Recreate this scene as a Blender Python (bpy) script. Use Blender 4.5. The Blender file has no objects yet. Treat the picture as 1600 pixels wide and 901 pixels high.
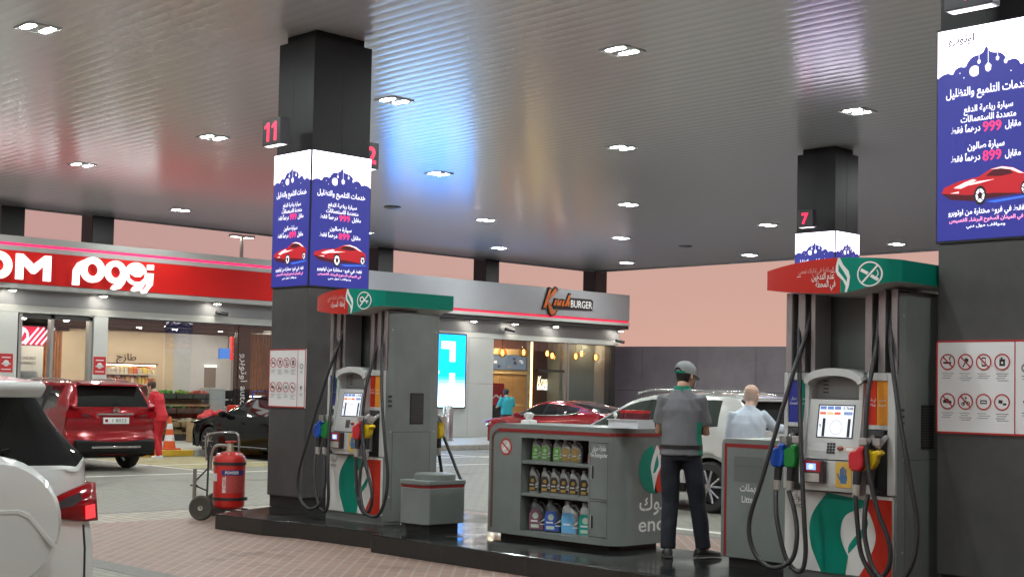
import bpy, bmesh, math, random
from mathutils import Vector, Matrix, noise

R = math.radians
sc = bpy.context.scene
col = sc.collection
random.seed(7)


def S(r, g, b):
    """sRGB 0-255 -> linear"""
    o = []
    for c in (r, g, b):
        c /= 255
        o.append(c / 12.92 if c <= .04045 else ((c + .055) / 1.055) ** 2.4)
    return tuple(o)


# ---------------------------------------------------------------- camera
CAM_H = 1.65
pitch, roll, yaw = .0455737, .019942, -.7950026
cy_, sy_ = math.cos(yaw), math.sin(yaw)
Fv = Vector((sy_ * math.cos(pitch), cy_ * math.cos(pitch), math.sin(pitch)))
r0 = Vector((cy_, -sy_, 0))
u0 = r0.cross(Fv)
rv = r0 * math.cos(roll) + u0 * math.sin(roll)
uv = -r0 * math.sin(roll) + u0 * math.cos(roll)
cam = bpy.data.cameras.new('camera')
cam.sensor_width = 36
cam.lens = 36 * 2144.07 / 1600
cam.shift_y = (511.874 - 450.5) / 1600
cam.clip_start = .1
cam.clip_end = 3000
co = bpy.data.objects.new('camera', cam)
M = Matrix((rv, uv, -Fv)).transposed().to_4x4()
M.translation = Vector((0, 0, CAM_H))
co.matrix_world = M
col.objects.link(co)
sc.camera = co

# ---------------------------------------------------------------- sky, sun, exposure
SUN_EL, SUN_AZ = R(3.0), R(-75)      # just after sunset, beyond the shop
w = bpy.data.worlds.new("World")
sc.world = w
w.use_nodes = True
nt = w.node_tree
bg = nt.nodes['Background']
sky = nt.nodes.new('ShaderNodeTexSky')
sky.sky_type = 'NISHITA'
sky.sun_disc = False
sky.sun_elevation = SUN_EL
sky.sun_rotation = SUN_AZ
sky.air_density = 2.5
sky.dust_density = 6
sky.ozone_density = 3
hs = nt.nodes.new('ShaderNodeMix')      # dusty pink dusk tint over the physical sky
hs.data_type = 'RGBA'
hs.blend_type = 'MIX'
tc = nt.nodes.new('ShaderNodeTexCoord')
sx = nt.nodes.new('ShaderNodeSeparateXYZ')
nt.links.new(tc.outputs['Generated'], sx.inputs[0])


def sky_ramp(low, high, top):
    r_ = nt.nodes.new('ShaderNodeValToRGB')
    nt.links.new(sx.outputs['Z'], r_.inputs[0])
    el = r_.color_ramp.elements
    el[0].position = 0.0
    el[0].color = (*[c * 7.9 for c in S(*low)], 1)
    el[1].position = .13
    el[1].color = (*[c * 7.9 for c in S(*high)], 1)
    e = el.new(.5)
    e.color = (*[c * 5 for c in S(*top)], 1)
    return r_


ramp_l = sky_ramp((196, 156, 146), (184, 150, 148), (118, 114, 130))     # mauve side
ramp_r = sky_ramp((216, 168, 150), (198, 161, 152), (122, 114, 126))     # sunset side
az = nt.nodes.new('ShaderNodeMapRange')
az.interpolation_type = 'SMOOTHSTEP'
az.inputs[1].default_value = .42
az.inputs[2].default_value = .84
nt.links.new(sx.outputs['Y'], az.inputs[0])
ramp = nt.nodes.new('ShaderNodeMix')
ramp.data_type = 'RGBA'
nt.links.new(az.outputs[0], ramp.inputs[0])
nt.links.new(ramp_l.outputs[0], ramp.inputs[6])
nt.links.new(ramp_r.outputs[0], ramp.inputs[7])
hs.inputs[0].default_value = .88
nt.links.new(sky.outputs[0], hs.inputs[6])
nt.links.new(ramp.outputs[2], hs.inputs[7])
nt.links.new(hs.outputs[2], bg.inputs[0])
bg.inputs[1].default_value = .15

sun = bpy.data.lights.new('sun', 'SUN')
sun.energy = .06
sun.angle = R(20)
sun.color = (1, .62, .45)
so = bpy.data.objects.new('sun', sun)
so.rotation_euler = (R(90) - SUN_EL, 0, R(180) + yaw + R(20))
so.location = (-60, 60, 30)
col.objects.link(so)

vs = sc.view_settings
vs.view_transform = 'Standard'
vs.look = 'None'
vs.exposure = 0
vs.gamma = 1
sc.display_settings.display_device = 'sRGB'
sc.render.engine = 'CYCLES'
cyc = sc.cycles
cyc.use_denoising = True
cyc.denoiser = 'OPENIMAGEDENOISE'
cyc.max_bounces = 8
cyc.diffuse_bounces = 3
cyc.glossy_bounces = 4
cyc.transmission_bounces = 6
cyc.transparent_max_bounces = 12
cyc.sample_clamp_indirect = 6
cyc.caustics_reflective = False
cyc.caustics_refractive = False
cyc.use_light_tree = True
LAMP = 360.0

# ---------------------------------------------------------------- materials
MATS = {}


def mat(name, c, rough=.5, metal=0., spec=.5, var=0., vscale=6., bump=0., bscale=60., coat=0., sub=0., rvar=0., alpha=1.):
    if name in MATS:
        return MATS[name]
    m = bpy.data.materials.new(name)
    m.use_nodes = True
    n = m.node_tree
    b = n.nodes['Principled BSDF']
    b.inputs['Base Color'].default_value = (*c, 1)
    b.inputs['Roughness'].default_value = rough
    b.inputs['Metallic'].default_value = metal
    b.inputs['Specular IOR Level'].default_value = spec
    if coat:
        b.inputs['Coat Weight'].default_value = coat
        b.inputs['Coat Roughness'].default_value = .04
    t = n.nodes.new('ShaderNodeTexCoord')
    if var or rvar:
        nz = n.nodes.new('ShaderNodeTexNoise')
        nz.inputs['Scale'].default_value = vscale
        nz.inputs['Detail'].default_value = 5
        nz.inputs['Roughness'].default_value = .65
        n.links.new(t.outputs['Object'], nz.inputs['Vector'])
        if var:
            mr = n.nodes.new('ShaderNodeMapRange')
            mr.inputs[1].default_value = .3
            mr.inputs[2].default_value = .7
            mr.inputs[3].default_value = 1 - var
            mr.inputs[4].default_value = 1 + var
            n.links.new(nz.outputs[0], mr.inputs[0])
            mx = n.nodes.new('ShaderNodeMix')
            mx.data_type = 'RGBA'
            mx.blend_type = 'MULTIPLY'
            mx.inputs[0].default_value = 1
            mx.inputs[6].default_value = (*c, 1)
            n.links.new(mr.outputs[0], mx.inputs[7])
            n.links.new(mx.outputs[2], b.inputs['Base Color'])
        if rvar:
            mr = n.nodes.new('ShaderNodeMapRange')
            mr.inputs[1].default_value = .3
            mr.inputs[2].default_value = .7
            mr.inputs[3].default_value = max(.02, rough - rvar)
            mr.inputs[4].default_value = rough + rvar
            n.links.new(nz.outputs[0], mr.inputs[0])
            n.links.new(mr.outputs[0], b.inputs['Roughness'])
    if bump:
        nb = n.nodes.new('ShaderNodeTexNoise')
        nb.inputs['Scale'].default_value = bscale
        nb.inputs['Detail'].default_value = 4
        n.links.new(t.outputs['Object'], nb.inputs['Vector'])
        bp = n.nodes.new('ShaderNodeBump')
        bp.inputs['Strength'].default_value = bump
        bp.inputs['Distance'].default_value = .01
        n.links.new(nb.outputs[0], bp.inputs['Height'])
        n.links.new(bp.outputs[0], b.inputs['Normal'])
    MATS[name] = m
    return m


def em(name, c, s=1.):
    if name in MATS:
        return MATS[name]
    m = bpy.data.materials.new(name)
    m.use_nodes = True
    n = m.node_tree
    b = n.nodes['Principled BSDF']
    b.inputs['Base Color'].default_value = (*[min(1, x) * .5 for x in c], 1)
    b.inputs['Roughness'].default_value = .4
    b.inputs['Emission Color'].default_value = (*c, 1)
    b.inputs['Emission Strength'].default_value = s
    MATS[name] = m
    return m


def glass(name, tint=(1, 1, 1), refl=1.0, base=.0):
    if name in MATS:
        return MATS[name]
    m = bpy.data.materials.new(name)
    m.use_nodes = True
    n = m.node_tree
    n.nodes.remove(n.nodes['Principled BSDF'])
    out = n.nodes['Material Output']
    tr = n.nodes.new('ShaderNodeBsdfTransparent')
    tr.inputs[0].default_value = (*tint, 1)
    gl = n.nodes.new('ShaderNodeBsdfGlossy')
    gl.inputs['Roughness'].default_value = .01
    lw = n.nodes.new('ShaderNodeLayerWeight')
    lw.inputs[0].default_value = .5
    fr = n.nodes.new('ShaderNodeMath')      # Schlick reflectance, same from both faces of the pane
    fr.operation = 'POWER'
    fr.inputs[1].default_value = 4.5
    n.links.new(lw.outputs['Facing'], fr.inputs[0])
    ma = n.nodes.new('ShaderNodeMath')
    ma.operation = 'MULTIPLY_ADD'
    ma.inputs[1].default_value = refl
    ma.inputs[2].default_value = base
    ma.use_clamp = True
    n.links.new(fr.outputs[0], ma.inputs[0])
    mx = n.nodes.new('ShaderNodeMixShader')
    n.links.new(ma.outputs[0], mx.inputs[0])
    n.links.new(tr.outputs[0], mx.inputs[1])
    n.links.new(gl.outputs[0], mx.inputs[2])
    n.links.new(mx.outputs[0], out.inputs[0])
    MATS[name] = m
    return m


# ---------------------------------------------------------------- mesh builder
class MB:
    def __init__(s):
        s.v, s.f, s.mi, s.mats = [], [], [], []

    def slot(s, m):
        if m not in s.mats:
            s.mats.append(m)
        return s.mats.index(m)

    def add(s, vs, fs, m):
        k = len(s.v)
        s.v += [tuple(p) for p in vs]
        i = s.slot(m)
        for f in fs:
            s.f.append([k + a for a in f])
            s.mi.append(i)
        return s

    def box(s, x0, x1, y0, y1, z0, z1, m):
        vs = [(x, y, z) for z in (z0, z1) for y in (y0, y1) for x in (x0, x1)]
        return s.add(vs, [(0, 2, 3, 1), (4, 5, 7, 6), (0, 1, 5, 4), (2, 6, 7, 3), (0, 4, 6, 2), (1, 3, 7, 5)], m)

    def prism(s, poly, ax, a, b, m):
        """extrude a 2D outline along axis ax (0 x: poly=(y,z); 1 y: poly=(x,z); 2 z: poly=(x,y))"""
        n = len(poly)

        def P(p, t):
            return (t, p[0], p[1]) if ax == 0 else ((p[0], t, p[1]) if ax == 1 else (p[0], p[1], t))
        vs = [P(p, a) for p in poly] + [P(p, b) for p in poly]
        fs = [list(range(n))[::-1], list(range(n, 2 * n))] + [(i, (i + 1) % n, n + (i + 1) % n, n + i) for i in range(n)]
        return s.add(vs, fs, m)

    def rings(s, rs, m, cap0=True, cap1=True):
        n = len(rs[0])
        vs = [p for r in rs for p in r]
        fs = []
        for i in range(len(rs) - 1):
            for j in range(n):
                a, b = i * n + j, i * n + (j + 1) % n
                fs.append((a, b, b + n, a + n))
        if cap0:
            fs.append(list(range(n))[::-1])
        if cap1:
            fs.append(list(range((len(rs) - 1) * n, len(rs) * n)))
        return s.add(vs, fs, m)

    def tube(s, pts, r, m, n=8, sub=0, flat=1.):
        pts = [Vector(p) for p in pts]
        if sub:
            rr = r if isinstance(r, (list, tuple)) else [r] * len(pts)
            q, qr = [], []
            N = len(pts)
            for i in range(N - 1):
                p0, p1, p2, p3 = pts[max(0, i - 1)], pts[i], pts[i + 1], pts[min(N - 1, i + 2)]
                for k in range(sub):
                    t = k / sub
                    q.append(.5 * ((2 * p1) + (p2 - p0) * t + (2 * p0 - 5 * p1 + 4 * p2 - p3) * t * t + (3 * p1 - p0 - 3 * p2 + p3) * t ** 3))
                    qr.append(rr[i] * (1 - t) + rr[i + 1] * t)
            q.append(pts[-1])
            qr.append(rr[-1])
            pts, r = q, qr
        rr = r if isinstance(r, (list, tuple)) else [r] * len(pts)
        rs = []
        ref = None
        for i, p in enumerate(pts):
            d = (pts[min(i + 1, len(pts) - 1)] - pts[max(i - 1, 0)])
            if d.length < 1e-9:
                d = Vector((0, 0, 1))
            d.normalize()
            if ref is None:
                ref = d.orthogonal().normalized()
            a = (ref - d * ref.dot(d))
            if a.length < 1e-6:
                a = d.orthogonal()
            a.normalize()
            ref = a
            b = d.cross(a)
            rs.append([p + (a * math.cos(2 * math.pi * k / n) + b * math.sin(2 * math.pi * k / n) * flat) * rr[i] for k in range(n)])
        return s.rings(rs, m)

    def cyl(s, p0, p1, r, m, n=20, r1=None):
        return s.tube([p0, p1], [r, r if r1 is None else r1], m, n)

    def lathe(s, prof, m, c=(0, 0, 0), n=24, ax=2, closed=True):
        """prof: (radius, height) pairs along axis ax"""
        rs = []
        for r, h in prof:
            ring = []
            for k in range(n):
                a = 2 * math.pi * k / n
                x, y = r * math.cos(a), r * math.sin(a)
                q = (x, y, h) if ax == 2 else ((x, h, -y) if ax == 1 else (h, x, y))
                ring.append((q[0] + c[0], q[1] + c[1], q[2] + c[2]))
            rs.append(ring)
        return s.rings(rs, m, closed, closed)

    def ball(s, c, r, m, n=14, k=9):
        rx, ry, rz = r if isinstance(r, (tuple, list)) else (r, r, r)
        rs = []
        for i in range(k + 1):
            t = math.pi * (i + .02) / (k + .04)
            rs.append([(c[0] + rx * math.sin(t) * math.cos(2 * math.pi * j / n), c[1] + ry * math.sin(t) * math.sin(2 * math.pi * j / n), c[2] - rz * math.cos(t)) for j in range(n)])
        return s.rings(rs, m)

    def obj(s, name, parent=None, smooth=None, bevel=0, seg=2, loc=None, merge=False, mods=()):
        me = bpy.data.meshes.new(name)
        me.from_pydata(s.v, [], s.f)
        for m in s.mats:
            me.materials.append(m)
        me.polygons.foreach_set('material_index', s.mi)
        bm = bmesh.new()
        bm.from_mesh(me)
        if merge:
            bmesh.ops.remove_doubles(bm, verts=bm.verts, dist=1e-4)
            bmesh.ops.dissolve_degenerate(bm, edges=bm.edges, dist=1e-5)
        bmesh.ops.recalc_face_normals(bm, faces=bm.faces)
        bm.to_mesh(me)
        bm.free()
        if smooth is not None:
            me.shade_smooth()
            me.set_sharp_from_angle(angle=R(smooth))
        o = bpy.data.objects.new(name, me)
        col.objects.link(o)
        if parent is not None:
            o.parent = parent
        if loc:
            o.location = loc
        if bevel:
            b = o.modifiers.new('edge', 'BEVEL')
            b.width = bevel
            b.segments = seg
            b.limit_method = 'ANGLE'
            b.angle_limit = R(40)
            b.harden_normals = False
        return o


def tag(o, label=None, cat=None, group=None, kind=None):
    if label:
        o['label'] = label
    if cat:
        o['category'] = cat
    if group:
        o['group'] = group
    if kind:
        o['kind'] = kind
    return o


def thing(name, label, cat, loc=(0, 0, 0), rz=0., group=None):
    o = bpy.data.objects.new(name, None)
    o.empty_display_size = .2
    o.location = loc
    o.rotation_euler = (0, 0, rz)
    col.objects.link(o)
    return tag(o, label, cat, group)


def kids(o):
    return [c for c in bpy.data.objects if c.parent == o]


def copy_tree(o, parent=None):
    c = o.copy()
    col.objects.link(c)
    if parent is not None:
        c.parent = parent
    for ch in kids(o):
        copy_tree(ch, c)
    return c


ORD = ['first', 'second', 'third', 'fourth', 'fifth', 'sixth', 'seventh', 'eighth', 'ninth', 'tenth', 'eleventh', 'twelfth']

# ---------------------------------------------------------------- text
_AR = {  # letter: isolated, final, initial, medial
    'ا': 'FE8D FE8E', 'أ': 'FE83 FE84', 'إ': 'FE87 FE88', 'آ': 'FE81 FE82', 'ب': 'FE8F FE90 FE91 FE92', 'ة': 'FE93 FE94', 'ت': 'FE95 FE96 FE97 FE98',
    'ث': 'FE99 FE9A FE9B FE9C', 'ج': 'FE9D FE9E FE9F FEA0', 'ح': 'FEA1 FEA2 FEA3 FEA4', 'خ': 'FEA5 FEA6 FEA7 FEA8', 'د': 'FEA9 FEAA', 'ذ': 'FEAB FEAC',
    'ر': 'FEAD FEAE', 'ز': 'FEAF FEB0', 'س': 'FEB1 FEB2 FEB3 FEB4', 'ش': 'FEB5 FEB6 FEB7 FEB8', 'ص': 'FEB9 FEBA FEBB FEBC', 'ض': 'FEBD FEBE FEBF FEC0',
    'ط': 'FEC1 FEC2 FEC3 FEC4', 'ظ': 'FEC5 FEC6 FEC7 FEC8', 'ع': 'FEC9 FECA FECB FECC', 'غ': 'FECD FECE FECF FED0', 'ف': 'FED1 FED2 FED3 FED4',
    'ق': 'FED5 FED6 FED7 FED8', 'ك': 'FED9 FEDA FEDB FEDC', 'ل': 'FEDD FEDE FEDF FEE0', 'م': 'FEE1 FEE2 FEE3 FEE4', 'ن': 'FEE5 FEE6 FEE7 FEE8',
    'ه': 'FEE9 FEEA FEEB FEEC', 'و': 'FEED FEEE', 'ى': 'FEEF FEF0', 'ي': 'FEF1 FEF2 FEF3 FEF4', 'ئ': 'FE89 FE8A FE8B FE8C', 'ء': 'FE80'}
_AR = {k: [chr(int(x, 16)) for x in v.split()] for k, v in _AR.items()}


def arab(s):
    """logical Arabic text -> shaped glyphs in left-to-right visual order"""
    out = []
    for wd in s.split(' '):
        if not any(c in _AR for c in wd):
            out.append(wd)
            continue
        g = []
        n = len(wd)
        for i, c in enumerate(wd):
            if c not in _AR:
                g.append(c)
                continue
            f = _AR[c]
            prev = i > 0 and wd[i - 1] in _AR and len(_AR[wd[i - 1]]) == 4
            nxt = i < n - 1 and wd[i + 1] in _AR and len(f) == 4
            if prev and nxt:
                g.append(f[3])
            elif prev and len(f) > 1:
                g.append(f[1])
            elif nxt:
                g.append(f[2])
            else:
                g.append(f[0])
        out.append(''.join(g[::-1]))
    return ' '.join(out[::-1])


_TC = {}


def text_mesh(body, weight=0., extrude=0., shear=0.):
    k = (body, weight, extrude, shear)
    if k in _TC:
        return _TC[k]
    c = bpy.data.curves.new('text', 'FONT')
    c.body = arab(body) if any(ch in _AR for ch in body) else body
    c.size = 1
    c.offset = weight
    c.extrude = extrude
    c.shear = shear
    c.resolution_u = 3
    o = bpy.data.objects.new('text', c)
    col.objects.link(o)
    dg = bpy.context.evaluated_depsgraph_get()
    me = bpy.data.meshes.new_from_object(o.evaluated_get(dg))
    vs = [tuple(v.co) for v in me.vertices]
    fs = [tuple(p.vertices) for p in me.polygons]
    bpy.data.objects.remove(o)
    bpy.data.curves.remove(c)
    bpy.data.meshes.remove(me)
    x0, x1 = min(v[0] for v in vs), max(v[0] for v in vs)
    y0, y1 = min(v[1] for v in vs), max(v[1] for v in vs)
    _TC[k] = (vs, fs, x0, x1, y0, y1)
    return _TC[k]


class Dec:
    """flat graphics on a plane: o + u*U + v*V, layers lifted along N by a millimetre or two"""

    def __init__(s, mb, o, U, V, N, step=.0015, base=.0015):
        s.mb, s.o, s.U, s.V, s.N, s.st, s.b = mb, Vector(o), Vector(U), Vector(V), Vector(N), step, base

    def P(s, u, v, l):
        return s.o + s.U * u + s.V * v + s.N * (s.b + s.st * l)

    def poly(s, pts, m, l=0):
        s.mb.add([s.P(u, v, l) for u, v in pts], [list(range(len(pts)))], m)

    def rect(s, u0, u1, v0, v1, m, l=0):
        s.poly([(u0, v0), (u1, v0), (u1, v1), (u0, v1)], m, l)

    def disc(s, c, r, m, l=0, n=24, ry=None):
        ry = ry or r
        s.poly([(c[0] + r * math.cos(2 * math.pi * k / n), c[1] + ry * math.sin(2 * math.pi * k / n)) for k in range(n)], m, l)

    def ring(s, c, r0, r1, m, l=0, n=28):
        a = [(c[0] + r0 * math.cos(2 * math.pi * k / n), c[1] + r0 * math.sin(2 * math.pi * k / n)) for k in range(n)]
        b = [(c[0] + r1 * math.cos(2 * math.pi * k / n), c[1] + r1 * math.sin(2 * math.pi * k / n)) for k in range(n)]
        s.mb.add([s.P(u, v, l) for u, v in a + b], [(k, (k + 1) % n, n + (k + 1) % n, n + k) for k in range(n)], m)

    def line(s, pts, wd, m, l=0):
        for (x0, y0), (x1, y1) in zip(pts[:-1], pts[1:]):
            d = math.hypot(x1 - x0, y1 - y0) or 1
            nx, ny = -(y1 - y0) / d * wd / 2, (x1 - x0) / d * wd / 2
            s.poly([(x0 + nx, y0 + ny), (x0 - nx, y0 - ny), (x1 - nx, y1 - ny), (x1 + nx, y1 + ny)], m, l)

    def text(s, body, c, h, m, l=1, al='c', wd=None, weight=0., extrude=0., shear=0., maxw=None):
        """c: centre (or left/right) baseline point, h: cap height of the glyph box"""
        vs, fs, x0, x1, y0, y1 = text_mesh(body, weight, extrude, shear)
        k = h / .7
        kx = k
        if wd:
            kx = wd / (x1 - x0)
        if maxw and (x1 - x0) * kx > maxw:
            kx = maxw / (x1 - x0)
        off = {'c': -(x0 + x1) / 2, 'l': -x0, 'r': -x1}[al]
        zz = min(v[2] for v in vs)
        s.mb.add([s.P(c[0] + (v[0] + off) * kx, c[1] + v[1] * k, l) + s.N * (v[2] - zz) * k for v in vs], fs, m)


def smooth_poly(pts, k=5, corner=()):
    """closed outline through the points; indices in corner stay sharp"""
    n = len(pts)
    o = []
    for i in range(n):
        p1, p2 = pts[i], pts[(i + 1) % n]
        p0 = pts[i - 1] if i not in corner else p1
        p3 = pts[(i + 2) % n] if (i + 1) % n not in corner else p2
        for q in range(k):
            t = q / k
            o.append(tuple(.5 * (2 * p1[a] + (p2[a] - p0[a]) * t + (2 * p0[a] - 5 * p1[a] + 4 * p2[a] - p3[a]) * t * t + (3 * p1[a] - p0[a] - 3 * p2[a] + p3[a]) * t ** 3) for a in (0, 1)))
    return o


def rrect(x0, x1, y0, y1, r, n=5):
    o = []
    for cx, cy, a in ((x1 - r, y1 - r, 0), (x0 + r, y1 - r, 90), (x0 + r, y0 + r, 180), (x1 - r, y0 + r, 270)):
        for k in range(n + 1):
            t = R(a + 90 * k / n)
            o.append((cx + r * math.cos(t), cy + r * math.sin(t)))
    return o
# ---------------------------------------------------------------- ground
def paver(name, c, c2, joint, bw, bh, rot=0., rough=.62, jsize=.012, stain=.22):
    m = bpy.data.materials.new(name)
    m.use_nodes = True
    n = m.node_tree
    L = n.links.new
    b = n.nodes['Principled BSDF']
    b.inputs['Specular IOR Level'].default_value = .3
    t = n.nodes.new('ShaderNodeTexCoord')
    mp = n.nodes.new('ShaderNodeMapping')
    mp.inputs['Rotation'].default_value = (0, 0, rot)
    L(t.outputs['Object'], mp.inputs[0])
    br = n.nodes.new('ShaderNodeTexBrick')
    br.inputs['Scale'].default_value = 1
    br.inputs['Brick Width'].default_value = bw
    br.inputs['Row Height'].default_value = bh
    br.inputs['Mortar Size'].default_value = jsize
    br.inputs['Mortar Smooth'].default_value = .3
    br.inputs['Color1'].default_value = (*c, 1)
    br.inputs['Color2'].default_value = (*c2, 1)
    br.inputs['Mortar'].default_value = (*joint, 1)
    L(mp.outputs[0], br.inputs['Vector'])
    nz = n.nodes.new('ShaderNodeTexNoise')
    nz.inputs['Scale'].default_value = .55
    nz.inputs['Detail'].default_value = 7
    nz.inputs['Roughness'].default_value = .7
    L(t.outputs['Object'], nz.inputs['Vector'])
    mr = n.nodes.new('ShaderNodeMapRange')
    mr.inputs[1].default_value = .32
    mr.inputs[2].default_value = .68
    mr.inputs[3].default_value = 1 - stain
    mr.inputs[4].default_value = 1 + stain * .6
    L(nz.outputs[0], mr.inputs[0])
    n2 = n.nodes.new('ShaderNodeTexNoise')
    n2.inputs['Scale'].default_value = 35
    n2.inputs['Detail'].default_value = 3
    L(t.outputs['Object'], n2.inputs['Vector'])
    m2 = n.nodes.new('ShaderNodeMapRange')
    m2.inputs[3].default_value = .86
    m2.inputs[4].default_value = 1.14
    L(n2.outputs[0], m2.inputs[0])
    n3 = n.nodes.new('ShaderNodeTexNoise')       # oil stains and tyre dirt
    n3.inputs['Scale'].default_value = .42
    n3.inputs['Detail'].default_value = 9
    n3.inputs['Roughness'].default_value = .62
    n3.inputs['Distortion'].default_value = .8
    L(t.outputs['Object'], n3.inputs['Vector'])
    m3 = n.nodes.new('ShaderNodeMapRange')
    m3.interpolation_type = 'SMOOTHSTEP'
    m3.inputs[1].default_value = .56
    m3.inputs[2].default_value = .74
    m3.inputs[3].default_value = 1
    m3.inputs[4].default_value = .5
    L(n3.outputs[0], m3.inputs[0])
    mu0 = n.nodes.new('ShaderNodeMath')
    mu0.operation = 'MULTIPLY'
    L(mr.outputs[0], mu0.inputs[0])
    L(m3.outputs[0], mu0.inputs[1])
    mu = n.nodes.new('ShaderNodeMath')
    mu.operation = 'MULTIPLY'
    L(mu0.outputs[0], mu.inputs[0])
    L(m2.outputs[0], mu.inputs[1])
    mx = n.nodes.new('ShaderNodeMix')
    mx.data_type = 'RGBA'
    mx.blend_type = 'MULTIPLY'
    mx.inputs[0].default_value = 1
    L(br.outputs[0], mx.inputs[6])
    L(mu.outputs[0], mx.inputs[7])
    L(mx.outputs[2], b.inputs['Base Color'])
    rr = n.nodes.new('ShaderNodeMapRange')
    rr.inputs[1].default_value = .3
    rr.inputs[2].default_value = .7
    rr.inputs[3].default_value = rough - .14
    rr.inputs[4].default_value = rough + .1
    L(nz.outputs[0], rr.inputs[0])
    L(rr.outputs[0], b.inputs['Roughness'])
    bp = n.nodes.new('ShaderNodeBump')
    bp.inputs['Strength'].default_value = .35
    bp.inputs['Distance'].default_value = .006
    bp.invert = True
    L(br.outputs['Fac'], bp.inputs['Height'])
    L(bp.outputs[0], b.inputs['Normal'])
    return m


P_GREY = paver('forecourt_pavers', (.262, .252, .212), (.222, .214, .18), (.16, .156, .134), .22, .11)
P_RED = paver('red_pavers', (.275, .178, .146), (.235, .152, .124), (.31, .25, .205), .24, .12, R(45), .6, .014)
P_BEIGE = paver('beige_pavers', (.40, .355, .29), (.33, .29, .24), (.22, .19, .16), .3, .16, R(0), .6, .02)
P_DARK = mat('dark_paver_strip', (.13, .125, .115), .6, var=.2, vscale=9)
PAINT_W = mat('white_road_paint', (.72, .71, .66), .5, var=.14, vscale=14)
PAINT_Y = mat('yellow_kerb_paint', (.62, .38, .03), .5, var=.15, vscale=9)
PAINT_K = mat('black_kerb_paint', (.03, .03, .03), .5, var=.15, vscale=9)
CONC = mat('kerb_concrete', (.36, .35, .31), .75, var=.15, vscale=5, bump=.2)

tag(MB().box(-400, 400, -400, 400, -.5, 0, P_GREY).obj('ground'), kind='structure')
rp = MB()
for y0 in (6.3, -5.0, 17.6):
    pass
rp.box(-14.9, 9, 6.3, 12.75, .001, .004, P_RED)
tag(rp.obj('red_pavement'), kind='structure')
bp_ = MB()
bp_.box(-15.9, -14.9, 6.3, 12.75, .001, .004, P_BEIGE)
tag(bp_.obj('beige_pavement'), kind='structure')
ds = MB()
ds.box(-15.9, 9, 6.02, 6.3, .001, .004, P_DARK)
ds.box(-15.9, 9, 12.75, 12.93, .001, .004, P_DARK)
ds.box(-16.05, -15.9, 6.02, 12.93, .001, .004, P_DARK)
tag(ds.obj('dark_pavement_edging'), kind='structure')
lm = MB()
lm.box(-13.2, 6, 13.25, 13.42, .001, .004, PAINT_W)
for k in range(10):
    y = 8.2 + 3 * k
    lm.box(-27.5, -22.35, y, y + .1, .001, .004, PAINT_W)
lm.box(-22.35, -22.25, 8.2, 38, .001, .004, PAINT_W)
lm.box(-24.9, -24.8, 8.3, 38, .001, .004, PAINT_W)
tag(lm.obj('road_markings'), kind='structure')
ym = MB().box(-27.45, -23.6, 14.35, 17.1, .001, .003, mat('worn_yellow_paint', (.33, .29, .15), .6, 0, .3, var=.35, vscale=2.5))
tag(ym.obj('yellow_parking_marking'), kind='structure')
kb = MB()
y = -6.0
k = 0
while y < 40:
    kb.box(-27.9, -27.7, y + .006, y + .994, 0, .14, (PAINT_Y if k % 3 != 2 else CONC) if not 18.8 < y < 25.2 else CONC)
    y += 1.0
    k += 1
tag(kb.obj('kerb', bevel=.012), kind='structure')
P_WALK = paver('shop_pavement_tiles', (.42, .41, .37), (.38, .37, .335), (.2, .2, .18), .6, .6, 0, .45)
tag(MB().box(-32.4, -27.9, -6, 38.5, 0, .135, P_WALK).obj('pavement'), kind='structure')

# ---------------------------------------------------------------- canopy: ribbed metal ceiling
CEIL = mat('ceiling_metal', (.90, .91, .94), .18, .31, .6)
CEILG = mat('ceiling_groove', (.10, .10, .10), .5)
canopy = thing('canopy', 'wide flat forecourt canopy with a ribbed silver grey metal underside', 'canopy', (0, 0, 6))
X0, X1, Y0, Y1 = -33.2, 7., -12., 36.75
cl = MB()
p = .215
nslat = int((Y1 - Y0) / p)
prof = [(p * k_ / 6, -.0027 * (1 - (2 * k_ / 6 - 1) ** 2)) for k_ in range(6)]
for i in range(nslat):
    y = Y0 + i * p
    vs, fs = [], []
    for x in (X0, X1):
        vs += [(x, y + a, b) for a, b in prof] + [(x, y + p, 0.)]
    n = len(prof) + 1
    cl.add(vs, [(k, k + n, k + n + 1, k + 1) for k in range(n - 1)], CEIL)
o = cl.obj('ceiling', canopy, smooth=5.5)
fb = MB()
FASC = mat('canopy_fascia_white', (.5, .5, .5), .4)
fb.box(X0 - .12, X1 + .12, Y1, Y1 + .12, -.03, 1.0, FASC)
fb.box(X0 - .12, X0, Y0, Y1, -.03, 1.0, FASC)
fb.box(X1, X1 + .12, Y0, Y1, -.03, 1.0, FASC)
fb.box(X0 - .12, X1 + .12, Y0 - .12, Y0, -.03, 1.0, FASC)
fb.obj('fascia', canopy)
MB().box(X0 - .1, X1 + .1, Y0 - .1, Y1 + .1, .05, .95, FASC).obj('roof', canopy)

# lights in the canopy
LENS = em('lamp_lens', (.94, 1, .99), LAMP * 1.95)
HOUS = mat('lamp_housing', (.16, .155, .15), .4, .3)
HOUSL = mat('lamp_surround', (.62, .63, .64), .4, 0., .3)
LITM = MB().box(-.2, .2, -.2, .2, 0, .012, HOUS)


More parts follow.
